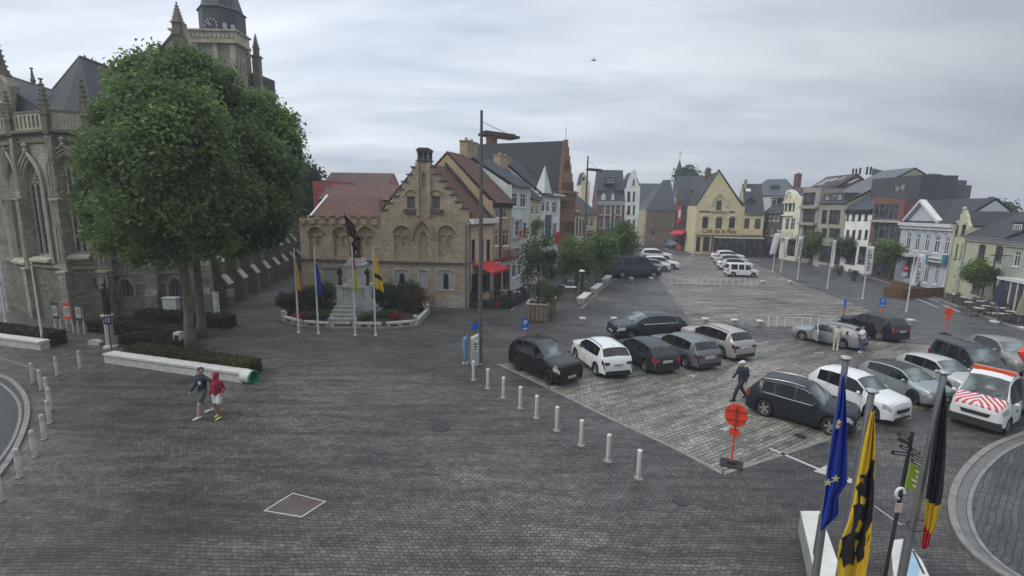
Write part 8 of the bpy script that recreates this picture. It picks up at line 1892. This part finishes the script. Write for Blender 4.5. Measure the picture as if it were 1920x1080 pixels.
# notice boards by the church
for x, pyt, pyb, px2, mt_, lb1 in [(107, 566, 622, 13, plain('dark header', (.05, .05, .055), .5), 'white notice board on two posts with a dark header, left of the three'), (129, 567, 624, 14, ORANGE, 'notice board on two posts with a red frame, middle of the three'), (150, 569, 626, 14, plain('dark teal frame', (.03, .08, .08), .5), 'notice board on two posts with a dark teal frame, right of the three')]:
 p = GV(x, 600, pyb); h = zrow(p.x, p.y, pyt); w = px2 / F_PX * p.y * .75
 rt = thing('notice_board', lb1, 'notice board', tuple(p), 'notice boards on posts')
 for s in (-1, 1): m = MB(); m.tube([p + V((s * w * .55, 0, 0)), p + V((s * w * .55, 0, h - .2))], .03, 6); m.build('post', WHITE, rt)
 m = MB(); m.box(p.x - w * .6, p.x + w * .6, p.y - .05, p.y - .02, h - 1.05, h); fr_ = m.build('frame', mt_, rt)
 m = MB(); m.box(p.x - w * .48, p.x + w * .48, p.y - .062, p.y - .051, h - .88, h - .22); pn = m.build('poster', plain('pale poster', (.42, .42, .38), .6, var=.3, scale=5), fr_)
 m = MB(); [m.box(p.x - w * .35, p.x + w * (.3 - .1 * (k % 2)), p.y - .066, p.y - .063, h - .38 - .1 * k, h - .35 - .1 * k) for k in range(4)]; m.build('printed_lines', BLACK, pn)
# small statue on a banded column
p = GV(202, 600, 652); hc = zrow(p.x, p.y, 590); ht = zrow(p.x, p.y, 517)
rt = thing('column_statue', 'small bronze figure with a raised arm on a white banded column near the hedge', 'statue', tuple(p))
m = MB(); pr = [(.0, 0), (.34, 0), (.34, .12), (.22, .18)]
nb = 9
for k in range(nb): z = .18 + (hc - .35) * k / nb; z2 = .18 + (hc - .35) * (k + 1) / nb; pr += [(.2, z), (.2, z + (z2 - z) * .55), (.165, z + (z2 - z) * .58), (.165, z2)]
pr += [(.24, hc - .12), (.3, hc - .06), (.3, hc), (0, hc)]
m.lathe(pr, tuple(p), 20); m.build('column', PALE, rt, smooth=True, sharp=30)
k = (ht - hc) / 2.15; q = lambda a, b_, c_: V((p.x + a * k, p.y + b_ * k, hc + c_ * k))
blob('bronze_figure', [([q(-.08, 0, .05), q(-.08, 0, .9)], [.1 * k, .12 * k]), ([q(.1, 0, .05), q(.08, 0, .9)], [.1 * k, .12 * k]), ([q(0, 0, .9), q(0, 0, 1.4)], [.17 * k, .19 * k]), ([q(0, 0, 1.45), q(0, 0, 1.68)], [.07 * k, .11 * k]), ([q(-.2, 0, 1.42), q(-.42, 0, 1.6), q(-.5, 0, 2.0)], [.07 * k, .06 * k, .05 * k]), ([q(.2, 0, 1.42), q(.3, -.1, 1.1), q(.2, -.2, .9)], [.07 * k, .06 * k, .05 * k]), ([q(.05, .02, 1.6), q(.08, .02, 2.15)], [.05 * k, .03 * k]), ([q(0, 0, .3), q(0, 0, .9)], [.2 * k, .17 * k])], BRONZE, rt, .03, 2)
m = MB(); m.box(p.x + .1, p.x + .5, p.y - .38, p.y - .34, hc - .45, hc - .02); m.tube([(p.x + .3, p.y - .33, 0), (p.x + .3, p.y - .33, hc - .4)], .025, 6); sg = m.build('blue_sign', plain('dark blue sign', (.012, .018, .09), .4), rt)
mw = Matrix.Translation((p.x + .3, p.y - .385, hc - .23)) @ Matrix.Rotation(math.pi / 2, 4, 'X'); text_mesh('sign_digits', '12', .32, WHITE, sg, mw, .004)
# other small things by the church
p = GV(323, 575, 600); rt = thing('utility_cabinet', 'white utility cabinet on the grass by the sacristy window', 'cabinet', tuple(p)); z0, z1 = zrow(p.x, p.y, 583), zrow(p.x, p.y, 559)
m = MB(); m.box(p.x - .5, p.x + .4, p.y - .2, p.y + .2, 0, z1); m.build('cabinet', plain('pale green white cabinet', (.5, .53, .5), .5), rt); m = MB(); m.box(p.x - .55, p.x + .45, p.y - .25, p.y + .25, z1, z1 + .06); m.build('lid', WHITE, rt)
p = GV(407, 585, 602); rt = thing('art_panel', 'narrow upright panel with blue and white marks beside the church path', 'sign', tuple(p)); z1 = zrow(p.x, p.y, 547); z0 = zrow(p.x, p.y, 589)
m = MB(); m.box(p.x - .2, p.x + .2, p.y - .03, p.y, z0, z1); m.build('panel', WHITE, rt); m = MB(); m.tube([(p.x, p.y + .02, 0), (p.x, p.y + .02, z0)], .03, 6); m.build('post', GREYM, rt)
m = MB(); g_ = random.Random(5)
for k in range(6): z = z0 + (z1 - z0) * (k + .5) / 6; x = p.x + g_.uniform(-.08, .08); m.tube([(x - .07, p.y - .035, z), (x, p.y - .035, z + .1), (x + .08, p.y - .035, z - .04)], .022, 5)
m.build('painted_marks', plain('blue marks', (.05, .2, .42), .5), rt)
p = GV(434, 560, 585); rt = thing('post_box', 'small grey box on a post against the church buttress', 'box', tuple(p)); z1 = zrow(p.x, p.y, 543); m = MB(); m.box(p.x - .22, p.x + .22, p.y - .15, p.y + .1, z1 - .55, z1); m.build('box', plain('mid grey box', (.25, .26, .26), .5), rt); m = MB(); m.tube([p, p + Z * (z1 - .55)], .035, 6); m.build('post', GREYM, rt)
p = G(338, 653); rt = thing('bin', 'slim white and black litter bin beside the front plane trunk', 'bin', tuple(p)); h = zrow(p.x, p.y, 622); m = MB(); m.box(p.x - .18, p.x + .16, p.y - .2, p.y + .15, .35, h); m.build('hood', WHITE, rt); m = MB(); m.box(p.x - .13, p.x + .11, p.y - .215, p.y + .1, 0, h - .15); m.build('bin_body', BLACK, rt)
p = G(178, 646); m = MB(); m.prism([(-.3, 0), (.35, 0), (.4, .16), (.1, .3), (-.25, .25)], -.15, .15);
for i in range(len(m.v)): m.v[i] = m.v[i] + p
tag(m.build('boulder', PALE), 'pale stone block lying on the cobbles left of the banded column', 'stone')
# parking signs
def psign(label, px, pyb, y0, y1, w=12, edge=False, post=None):
 p = G(px, pyb); k = p.y / F_PX; zt, zb = zrow(p.x, p.y, y0), zrow(p.x, p.y, y1); w_ = w * k * (.35 if edge else 1)
 rt = thing('parking_sign', label, 'road sign', tuple(p), 'blue parking signs')
 m = MB(); m.box(p.x - w_ / 2, p.x + w_ / 2, p.y - .04, p.y - .02, zb, zt); s = m.build('plate', BLUE, rt)
 m = MB(); m.tube([p, p + Z * zt], .035, 8); m.build('post', GREYM, rt); m = MB(); m.tube([p + Z * max(zb - .9, .3), p + Z * (zb - .05)], .06, 8); m.build('red_sleeve', plain('red white sleeve', (.6, .14, .07), .5), rt)
 if not edge: text_mesh('letter_p', 'P', (zt - zb) * .62, WHITE, s, Matrix.Translation((p.x, p.y - .042, zt - (zt - zb) * .38)) @ Matrix.Rotation(math.pi / 2, 4, 'X'), .004)
 m = MB(); m.box(p.x - w_ * .3, p.x + w_ * .3, p.y - .048, p.y - .041, zb + .06, zb + .13); m.build('small_text', WHITE, s)
psign('blue parking sign with a white P behind the big black SUV', 984, 655, 597, 619)
psign('blue parking sign with a white P beyond the dark blue SUV', 1648, 612, 559, 575)
psign('parking sign seen edge on, left of the dark blue SUV roof', 1578, 614, 562, 580, edge=True)
# temporary sign backs
def temp_sign(label, px, pyb, y0, y1, w, small=True, base=True, rad=None):
 p = G(px, pyb); k = math.hypot(p.x, p.y) / F_PX; zt, zb = zrow(p.x, p.y, y0), zrow(p.x, p.y, y1); r = (zt - zb) / 2; c = (zt + zb) / 2
 rt = thing('temporary_sign', label, 'road sign', tuple(p), 'orange backed temporary signs'); d = V((p.x, p.y, 0)).normalized(); n_ = V((d.y, -d.x, 0)); fr = (p, n_, -d, Z)
 m = MB(fr); m.prism([(r * .86 * math.cos(t), c + r * math.sin(t)) for t in [math.pi * 2 * q / 24 for q in range(24)]], 0, .02); m.build('disc_back', ORANGE, rt)
 m = MB(fr); m.box(-r * .75, r * .75, .021, .04, c + r * .3, c + r * .42); m.box(-r * .75, r * .75, .021, .04, c - r * .45, c - r * .33); m.box(-.03, .03, .04, .06, zb - .1, zt - .08); m.build('brackets', plain('dark red bracket', (.3, .04, .02), .5), rt)
 if small: m = MB(fr); m.box(-.15, .15, 0, .02, zb - .3, zb - .06); m.build('small_plate', ORANGE, rt)
 m = MB(fr); m.tube([(0, -.02, 0), (0, -.02, zt - .1)], .03, 8); m.build('post', ORANGE, rt)
 m = MB(fr); m.box(-.33, .33, -.26, .26, 0.0, .05); m.box(-.12, .12, -.1, .1, .08, .13); m.build('rubber_foot', RUBBER, rt)
temp_sign('round orange sign back on a rubber foot at the parking field corner', 1371, 871, 757, 800, 34)
temp_sign('round orange sign back standing on the far road near the terrace', 1772, 627, 577, 592, 14)
temp_sign('small orange sign back at the mouth of the far side street', 1271, 474, 459, 469, 10, small=False)
# white stone cubes and long stones
def stone(label, px, pyb, w, h, d, rz=0, group='white stone blocks'):
 p = G(px, pyb); rt = thing('stone_block', label, 'stone block', tuple(p), group, rotz=rz)
 m = MB(); b = .04; m.box(-w / 2 + b, w / 2 - b, -d / 2 + b, d / 2 - b, 0, h - .12); m.build('base', plain('stone base painted in shade', (.3, .3, .28), .8), rt); m = MB(); m.prism([(-w / 2, h - .12), (w / 2, h - .12), (w / 2, h - .03), (w / 2 - .03, h), (-w / 2 + .03, h), (-w / 2, h - .03)], -d / 2, d / 2); m.build('top', CONC, rt)  # base is the white stone with shade put into its colour
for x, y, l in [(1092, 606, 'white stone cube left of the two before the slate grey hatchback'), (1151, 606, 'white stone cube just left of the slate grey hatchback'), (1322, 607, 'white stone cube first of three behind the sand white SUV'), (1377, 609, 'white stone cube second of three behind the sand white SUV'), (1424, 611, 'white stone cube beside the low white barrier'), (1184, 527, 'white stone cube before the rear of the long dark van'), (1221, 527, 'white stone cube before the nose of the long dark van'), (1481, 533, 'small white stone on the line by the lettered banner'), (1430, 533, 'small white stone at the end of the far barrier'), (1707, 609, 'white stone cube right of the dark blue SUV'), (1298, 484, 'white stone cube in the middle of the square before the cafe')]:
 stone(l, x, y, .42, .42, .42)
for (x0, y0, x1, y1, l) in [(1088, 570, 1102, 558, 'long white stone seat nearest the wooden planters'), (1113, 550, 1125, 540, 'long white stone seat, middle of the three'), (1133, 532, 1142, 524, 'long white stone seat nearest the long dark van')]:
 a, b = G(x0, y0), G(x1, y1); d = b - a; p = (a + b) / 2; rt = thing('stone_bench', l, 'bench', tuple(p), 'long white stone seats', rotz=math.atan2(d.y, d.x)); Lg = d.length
 m = MB(); m.box(-Lg / 2 + .05, Lg / 2 - .05, -.28, .28, 0, .4); m.build('base', plain('stone base painted in shade', (.3, .3, .28), .8), rt); m = MB(); m.box(-Lg / 2, Lg / 2, -.34, .34, .4, .52); m.build('top', CONC, rt)  # seat base coloured darker than its top to stand for shade
# low white barriers
def barrier(label, x0, y0, x1, y1, n, h=.75, rail=True):
 a, b = G(x0, y0), G(x1, y1); rt = thing('low_barrier', label, 'barrier', tuple((a + b) / 2), 'low white barriers')
 for k in range(n): p = a.lerp(b, k / (n - 1)); m = MB(); m.tube([p, p + Z * h], .045, 6); m.build('post', WHITE, rt)
 if rail:
  m = MB(); m.tube([a + Z * .12, b + Z * .12], .03, 6); m.tube([a.lerp(b, .35) + Z * (h - .05), a.lerp(b, .8) + Z * (h - .05)], .025, 6); m.build('rail', WHITE, rt)
barrier('long low white barrier between the two far groups of vehicles', 1258, 533, 1420, 536, 15)
barrier('short low white barrier left of the silver estate', 1440, 613, 1534, 614, 7)
# wooden crates with trees
def crate(label, px, pyb, w, h, rz, name='planter_crate'):
 p = G(px, pyb) + V((0, w / 2, 0)); rt = thing(name, label, 'planter', tuple(p), 'big wooden tree planters', rotz=rz)
 for sx_, sy_ in ((0, -1), (0, 1), (-1, 0), (1, 0)):
  m = MB(); n = 5
  for k in range(n):
   a = -w / 2 + w * (k + .08) / n; b = -w / 2 + w * (k + .92) / n
   if sx_ == 0: m.box(a, b, sy_ * w / 2 - .03, sy_ * w / 2 + .03, .03, h - .08)
   else: m.box(sx_ * w / 2 - .03, sx_ * w / 2 + .03, a, b, .03, h - .08)
  m.build('slat_side', WOOD, rt)
 m = MB(); m.prism([(-w / 2 - .08, -w / 2 - .08), (w / 2 + .08, -w / 2 - .08), (w / 2 + .08, w / 2 + .08), (-w / 2 - .08, w / 2 + .08)], h - .08, h, axis=2, holes=[[(-w / 2 + .1, -w / 2 + .1), (w / 2 - .1, -w / 2 + .1), (w / 2 - .1, w / 2 - .1), (-w / 2 + .1, w / 2 - .1)]]); m.build('top_rim', plain('grey planter rim', (.4, .37, .3), .7), rt)
 m = MB(); m.box(-w / 2 + .05, w / 2 - .05, -w / 2 + .05, w / 2 - .05, .02, h - .12); m.build('soil', SOIL, rt); return p
pc = crate('front wooden slatted planter right of the black terrace screens', 1009, 603, 1.45, 1.3, R(-8)); pc2 = crate('rear wooden slatted planter half hidden behind the front one', 1025, 590, 1.4, 1.3, R(-8))
for pp, l, lst, sd in [(pc, 'sparse dull green tree in the front wooden planter', [(1000, 460, 18), (985, 480, 20), (1005, 500, 22), (990, 520, 18), (1008, 430, 12), (1015, 545, 22), (1030, 560, 14), (985, 440, 10)], 31), (pc2, 'thin dark tree in the rear wooden planter', [(1022, 450, 14), (1012, 480, 16), (1035, 480, 12), (1030, 510, 16), (1008, 420, 10), (1042, 550, 12)], 32)]:
 tree(l, pp + Z * 1.15, .06, 4.2, lobes_px(lst, pp.y, .5, sd), 3600, .085, LEAF4, name='planter_tree', seed=sd, group='trees in wooden planters', inner=.1, limbs=8)
# terraces --------------------------------------------------------------
def table_chairs_proto(seatc, topc):
 t = thing('cafe_table', '-', 'table', (0, 0, 0), None); b = BASE[t.name]
 m = MB(); m.lathe([(0, .72), (.38, .72), (.38, .75), (0, .75)], (0, 0, 0), 14); m.build('table_top', topc, t); m = MB(); m.tube([(0, 0, 0.02), (0, 0, .72)], .03, 6); m.lathe([(0, 0), (.22, 0), (.22, .025), (0, .03)], (0, 0, 0), 12); m.build('leg', BLACK, t)
 c = thing('cafe_chair', '-', 'chair', (0, 0, 0), None, rotz=0)
 m = MB(); m.box(-.21, .21, -.21, .21, .43, .47); m.build('seat', seatc, c); m = MB(); m.prism([(-.2, .55), (.2, .55), (.18, .86), (-.18, .86)], -.21, -.18); m.build('backrest', seatc, c)
 for sx_ in (-.18, .18):
  for sy_ in (-.18, .18): m = MB(); m.tube([(sx_ * 1.1, sy_ * 1.1, 0), (sx_, sy_, .43 if sy_ > 0 else .86)], .014, 5); m.build('leg', BLACK, c)
 return t, c
tb, chp = table_chairs_proto(plain('dark woven seat', (.06, .05, .045), .7), plain('pale table top', (.45, .45, .42), .35))
chw = copy_tree(chp)
DIRS = ['facing the houses', 'facing the road', 'turned to the left', 'turned to the right']
def set_at(px, py, desc, first, gt, gc, n=2, rot=0):
 global tb, chp
 p = G(px, py); t = tb if first else copy_tree(tb); t.location = p; t['label'] = 'round pale cafe table ' + desc; t['group'] = gt; BASE[t.name] = Vector(p)
 for k in range(n):
  a = rot + k * 2 * math.pi / n + .4; c = chp if first and k == 0 else copy_tree(chp)
  c.location = p + V((.55 * math.cos(a), .55 * math.sin(a), 0)); c.rotation_euler = (0, 0, a + math.pi / 2); c['group'] = gc; c['label'] = f"dark cafe chair, {['left', 'right', 'far', 'near'][k]} seat at the table " + desc
first = True
right_t = [(1786, 566, 'nearest the narrow olive house'), (1803, 572, 'second from the olive house'), (1822, 570, 'under the left side of the terrace tree'), (1812, 582, 'in front of the terrace tree, left'), (1838, 580, 'right below the terrace tree'), (1846, 590, 'at the kerb left of the closed parasol'), (1832, 594, 'at the kerb furthest left of the parasols'), (1862, 584, 'behind the closed navy parasol'), (1878, 594, 'between the two closed parasols'), (1893, 601, 'beside the beige closed parasol'), (1880, 606, 'at the kerb between the parasols'), (1905, 590, 'in front of the white porch'), (1912, 606, 'at the right edge of the terrace')]
for i, (x, y, d) in enumerate(right_t): set_at(x, y, d, first, 'tables of the right hand terrace', 'chairs of the right hand terrace', 3 if i % 2 else 2, i); first = False
left_t = [(968, 562, 'behind the black screens by the ochre house'), (980, 552, 'before the grey house'), (945, 560, 'inside the black screens'), (1000, 545, 'behind the wooden planters'), (1052, 548, 'left of the green street trees'), (1070, 540, 'under the first street tree')]
for i, (x, y, d) in enumerate(left_t): set_at(x, y, d, False, 'tables of the left hand terrace', 'chairs of the left hand terrace', 2, i)
far_t = [(1560, 508, 'before the wide concrete flats'), (1598, 518, 'before the white house'), (1618, 524, 'right of the wide banner'), (1345, 478, 'by the glazed cafe terrace'), (1400, 480, 'at the right end of the cafe terrace'), (1510, 495, 'behind the second lettered banner')]
for i, (x, y, d) in enumerate(far_t): set_at(x, y, d, False, 'tables on the far pavements', 'chairs on the far pavements', 2, i)
for o in [chw] + list(chw.children): bpy.data.objects.remove(o)
def closed_parasol(label, px, pyb, pyt, mat):
 p = G(px, pyb); h = zrow(p.x, p.y, pyt); rt = thing('closed_parasol', label, 'parasol', tuple(p), 'closed parasols')
 m = MB(); m.tube([p, p + Z * h], .03, 8); m.build('pole', GREYM, rt); m = MB(); m.lathe([(0, 0), (.4, 0), (.4, .07), (.1, .12)], tuple(p), 14); m.build('foot', CONC, rt)
 m = MB(); pr = [(.05, h * .36), (.24, h * .38), (.2, h * .6), (.12, h * .85), (.03, h)]; vs = []; n = 16
 for k in range(n):
  a = 2 * math.pi * k / n; q = 1 if k % 2 else .62
  for r_, z in pr: vs.append((p.x + r_ * q * math.cos(a), p.y + r_ * q * math.sin(a), z))
 m.mesh(vs, [(k * 5 + i, ((k + 1) % n) * 5 + i, ((k + 1) % n) * 5 + i + 1, k * 5 + i + 1) for k in range(n) for i in range(4)]); m.build('folded_canopy', mat, rt)
closed_parasol('closed navy parasol standing on the right hand terrace', 1868, 604, 524, fabric('navy canvas', (.035, .045, .09)))
closed_parasol('closed beige parasol at the right end of the right hand terrace', 1907, 614, 550, fabric('beige canvas', (.3, .27, .2)))
closed_parasol('closed dark parasol behind the navy one', 1862, 588, 530, fabric('navy canvas', (.035, .045, .09)))
def screen_run(name, label, pts, h, mat, glassy=False, group=None, tag_='terrace screen'):
 P = [G(*p) for p in pts]; rt = thing(name, label, tag_, tuple(P[0]), group)
 for i in range(len(P) - 1):
  a, b = P[i], P[i + 1]; Lg = (b - a).length; n = max(int(round(Lg / 1.6)), 1); t = (b - a).normalized(); nn = V((-t.y, t.x, 0))
  for k in range(n):
   u0, u1 = Lg * k / n, Lg * (k + 1) / n; m = MB((a, t, nn, Z))
   if glassy: m.prism([(u0 + .02, .05), (u1 - .02, .05), (u1 - .02, h), (u0 + .02, h)], -.03, .03, holes=[[(u0 + .08, .75), (u1 - .08, .75), (u1 - .08, h - .06), (u0 + .08, h - .06)]]); m.box(u0 + .05, u1 - .05, -.01, .01, .1, .72)
   else: m.box(u0 + .02, u1 - .02, -.03, .03, .03, h); m.box(u0, u1, -.05, .05, h, h + .05)
   m.build('panel', mat, rt)
 return rt
sc = screen_run('terrace_screen', 'black terrace screens with a red mark below the red awning', [(882, 578), (957, 580), (992, 562)], 1.45, BLACK, True)
p = G(934, 580.5); m = MB(); m.tube([V((p.x + .16 * math.cos(t), p.y - .06, .4 + .2 * math.sin(t))) for t in [math.pi * 2 * k / 12 for k in range(13)]], .03, 5); m.build('red_emblem', RED, sc)
p = G(896, 580); m = MB(); m.box(p.x - .3, p.x + .3, p.y - .07, p.y - .045, .35, .6); m.build('red_panel', plain('dull red panel', (.2, .02, .03), .5), sc)
for i, (a, b, l, mt_) in enumerate([((1655, 556), (1690, 560), 'brown plank fence left of the tall lettered banner', BWOOD), ((1690, 561), (1768, 557), 'orange brown plank fence before the blue grey house doors', BWOOD), ((1668, 543), (1700, 549), 'low brown plank fence further back near the red brick block', BWOOD), ((1535, 506), (1562, 512), 'low dark screen before the concrete flats', GREYM), ((1525, 498), (1548, 505), 'low white topped screen behind the second banner', PALE)]):
 screen_run('plank_fence', l, [a, b], .95 if i < 3 else .8, mt_, False, 'low terrace fences', 'fence')
for i, (x, y, l, s_) in enumerate([(1600, 527, 'leafy potted plant at the kerb right of the wide banner', 2), (1573, 517, 'potted plant by the far kerb before the wide flats', 2), (1350, 474, 'potted plant beside the cafe door', 1), (1712, 551, 'small potted palm behind the plank fence', 1)]):
 p = G(x, y); rt = thing('potted_plant', l, 'plant', tuple(p), 'potted plants'); m = MB(); m.lathe([(0, 0), (.22, 0), (.3, .45), (.26, .45), (.2, .1)], tuple(p), 12); m.build('pot', plain('dark pot', (.06, .05, .05), .6), rt)
 v, f = leaf_cloud([(p.x, p.y, .85, .45), (p.x + .1, p.y, 1.1, .3)], 500, .07, seed=i + 80); np_mesh('foliage', v, f, SH1, rt)
# dark canopies along the left pavement by the vans
for i, (x, y, l) in enumerate([(1133, 500, 'dark canvas canopy behind the street trees'), (1150, 488, 'dark canvas canopy above the long dark van'), (1175, 474, 'dark canvas canopy furthest along the left pavement')]):
 p = G(x, y + 14); rt = thing('market_canopy', l, 'canopy', tuple(p), 'dark terrace canopies'); d = V((.38, .925, 0)); n_ = V((.925, -.38, 0)); fr = (p, d, n_, Z)
 m = MB(fr); m.prism([(-1.6, 2.9), (1.6, 2.3), (1.6, 2.05), (1.63, 2.05), (1.63, 2.33), (-1.6, 2.96)], -3.2, 3.2, axis=0); m.build('canvas', plain('grey green canvas', (.05, .06, .065), .8), rt)
 for a in (-3, 3):
  for b in (-1.5, 1.5): m = MB(fr); m.tube([(a, b, 0), (a, b, 2.9 if b < 0 else 2.33)], .04, 6); m.build('canopy_post', GREYM, rt)
p = G(1089, 553); rt = thing('street_lantern', 'slim dark lantern post with a white globe among the left hand trees', 'street lamp', tuple(p)); h = zrow(p.x, p.y, 508); m = MB(); m.tube([p, p + Z * h], .05, 8); m.build('post', BLACK, rt); m = MB(); m.lathe([(0, -.12), (.3, -.05), (.3, .0), (.1, .12), (0, .14)], tuple(p + Z * h), 12); m.build('lamp_head', WHITE, rt)
p = G(1069, 560); rt = thing('standing_table', 'high white topped standing table behind the planters', 'table', tuple(p)); m = MB(); m.box(p.x - .5, p.x + .5, p.y - .3, p.y + .3, 1.05, 1.1); m.build('table_top', WHITE, rt)
for s in (-.4, .4): m = MB(); m.box(p.x + s - .05, p.x + s + .05, p.y - .05, p.y + .05, 0, 1.05); m.build('leg', WOOD, rt)
# no entry sign by the blue grey house
p = G(1692, 540); rt = thing('no_entry_sign', 'round red no entry sign with a white bar before the blue grey house', 'road sign', tuple(p)); z = zrow(p.x, p.y, 503); m = MB(); m.prism([(p.x + .36 * math.cos(t), z + .36 * math.sin(t)) for t in [math.pi * 2 * k / 24 for k in range(24)]], p.y - .04, p.y - .02); s = m.build('disc', RED, rt); m = MB(); m.box(p.x - .26, p.x + .26, p.y - .05, p.y - .041, z - .06, z + .06); m.build('bar', WHITE, s); m = MB(); m.tube([p, p + Z * z], .035, 8); m.build('post', GREYM, rt); m = MB(); m.box(p.x - .3, p.x + .3, p.y - .04, p.y - .02, z - .9, z - .45); m.build('under_plate', WHITE, rt)
# finger post at the lower right
p0 = AT(1711, 810, 9.3); b_ = AT(1672, 1015, 9.25); d = (b_ - p0).normalized(); base = p0 + d * (p0.z / -d.z)
rt = thing('finger_post', 'black finger signpost with many small arms and a green sign in the lower right', 'signpost', (base.x, base.y, 0))
m = MB(); m.tube([base, p0], .036, 10); m.build('post', BLACK, rt)
def on(py):
 t = (p0.z - zrow(p0.x, p0.y, py)) / p0.z; return p0.lerp(base, t)
for i, (x, y, dx, dy) in enumerate([(1698, 816, -22, -8), (1697, 826, -20, -8), (1690, 846, -34, -4), (1716, 846, 26, 12), (1716, 856, 24, 12), (1714, 836, 18, 8), (1697, 838, -18, -8)]):
 a = AT(1708 if dx > 0 else 1704, y + 6, 9.25); b = AT(a and (1706 + dx), y + 6 + dy, 9.25 + .25 * (1 if i % 2 else -1)); t = (b - a).normalized(); m = MB(); q = V((0, 0, .042)); n_ = V((0, -.012, 0))
 vs = [a - q, b - q, b + t * .07, b + q, a + q]; m.mesh(vs + [v + n_ for v in vs], [(0, 1, 2, 3, 4), (9, 8, 7, 6, 5)] + [(k, (k + 1) % 5, (k + 1) % 5 + 5, k + 5) for k in range(5)]); fa = m.build('finger_arm', BLACK, rt)
 m = MB(); m.mesh([a.lerp(b, .15) - q * .35 + n_ * 1.2, a.lerp(b, .85) - q * .35 + n_ * 1.2, a.lerp(b, .85) + q * .35 + n_ * 1.2, a.lerp(b, .15) + q * .35 + n_ * 1.2], [(0, 1, 2, 3)]); m.build('finger_text', PALE, fa)
GRN = plain('lime green sign', (.2, .3, .02), .5, var=.1)
P = [AT(x, y, 9.2) for x, y in [(1707, 866), (1738, 886), (1726, 927), (1696, 912)]]; m = MB(); n_ = V((0, -.03, 0)); m.mesh(P + [v + n_ for v in P], [(0, 1, 2, 3), (7, 6, 5, 4), (0, 4, 5, 1), (1, 5, 6, 2), (2, 6, 7, 3), (3, 7, 4, 0)]); gs = m.build('green_sign', GRN, rt)
m = MB()
for k, (u0, u1) in enumerate([(.3, .8), (.4, .95), (.2, .7), (.35, .85)]):
 v = .15 + .2 * k; f = lambda a, b_: P[0].lerp(P[1], a).lerp(P[3].lerp(P[2], a), b_) + n_ * 1.1; m.mesh([f(u0, v), f(u1, v), f(u1, v + .08), f(u0, v + .08)], [(0, 1, 2, 3)])
m.build('white_lines', WHITE, gs)
c = AT(1688, 925, 9.15); m = MB(); m.tube([c + V((.09 * math.cos(t), 0, .12 * math.sin(t))) for t in [math.pi * 2 * k / 14 for k in range(11)]], .03, 6); m.build('ring', WHITE, rt)
c = AT(1686, 953, 9.15); m = MB(); m.box(c.x - .07, c.x + .07, c.y, c.y + .02, c.z - .1, c.z + .1); m.build('small_poster', plain('red white poster', (.5, .35, .34), .5, var=.4, scale=18), rt)
# a gull in the sky
c = AT(1113, 113, 60); rt = thing('gull', 'small pale gull gliding high in the grey sky', 'bird', tuple(c))
blob('body', [([c + V((-.3, 0, 0)), c, c + V((.28, 0, .03))], [.03, .11, .06]), ([c + V((.28, 0, .03)), c + V((.4, 0, .02))], [.05, .015]), ([c, c + V((-.05, -.5, .18)), c + V((-.2, -1.0, .1))], [.07, .04, .015]), ([c, c + V((-.05, .5, .18)), c + V((-.2, 1.0, .1))], [.07, .04, .015])], plain('grey white feathers', (.4, .4, .4), .8), rt, .03, 1)
# thin haze over the whole place, added to lift the dark shades
hm = bpy.data.materials.new('shade lifting haze'); hm.use_nodes = True; hn = hm.node_tree; hn.nodes.clear()
pv = hn.nodes.new('ShaderNodeVolumePrincipled'); pv.inputs['Density'].default_value = 0.0011; pv.inputs['Color'].default_value = (.86, .89, .95, 1); ho = hn.nodes.new('ShaderNodeOutputMaterial'); hn.links.new(pv.outputs[0], ho.inputs['Volume'])
m = MB(); m.box(-1000, 1000, -100, 1500, -1, 60); tag(m.build('haze', hm, base=(0, 0, 0)), kind='stuff')
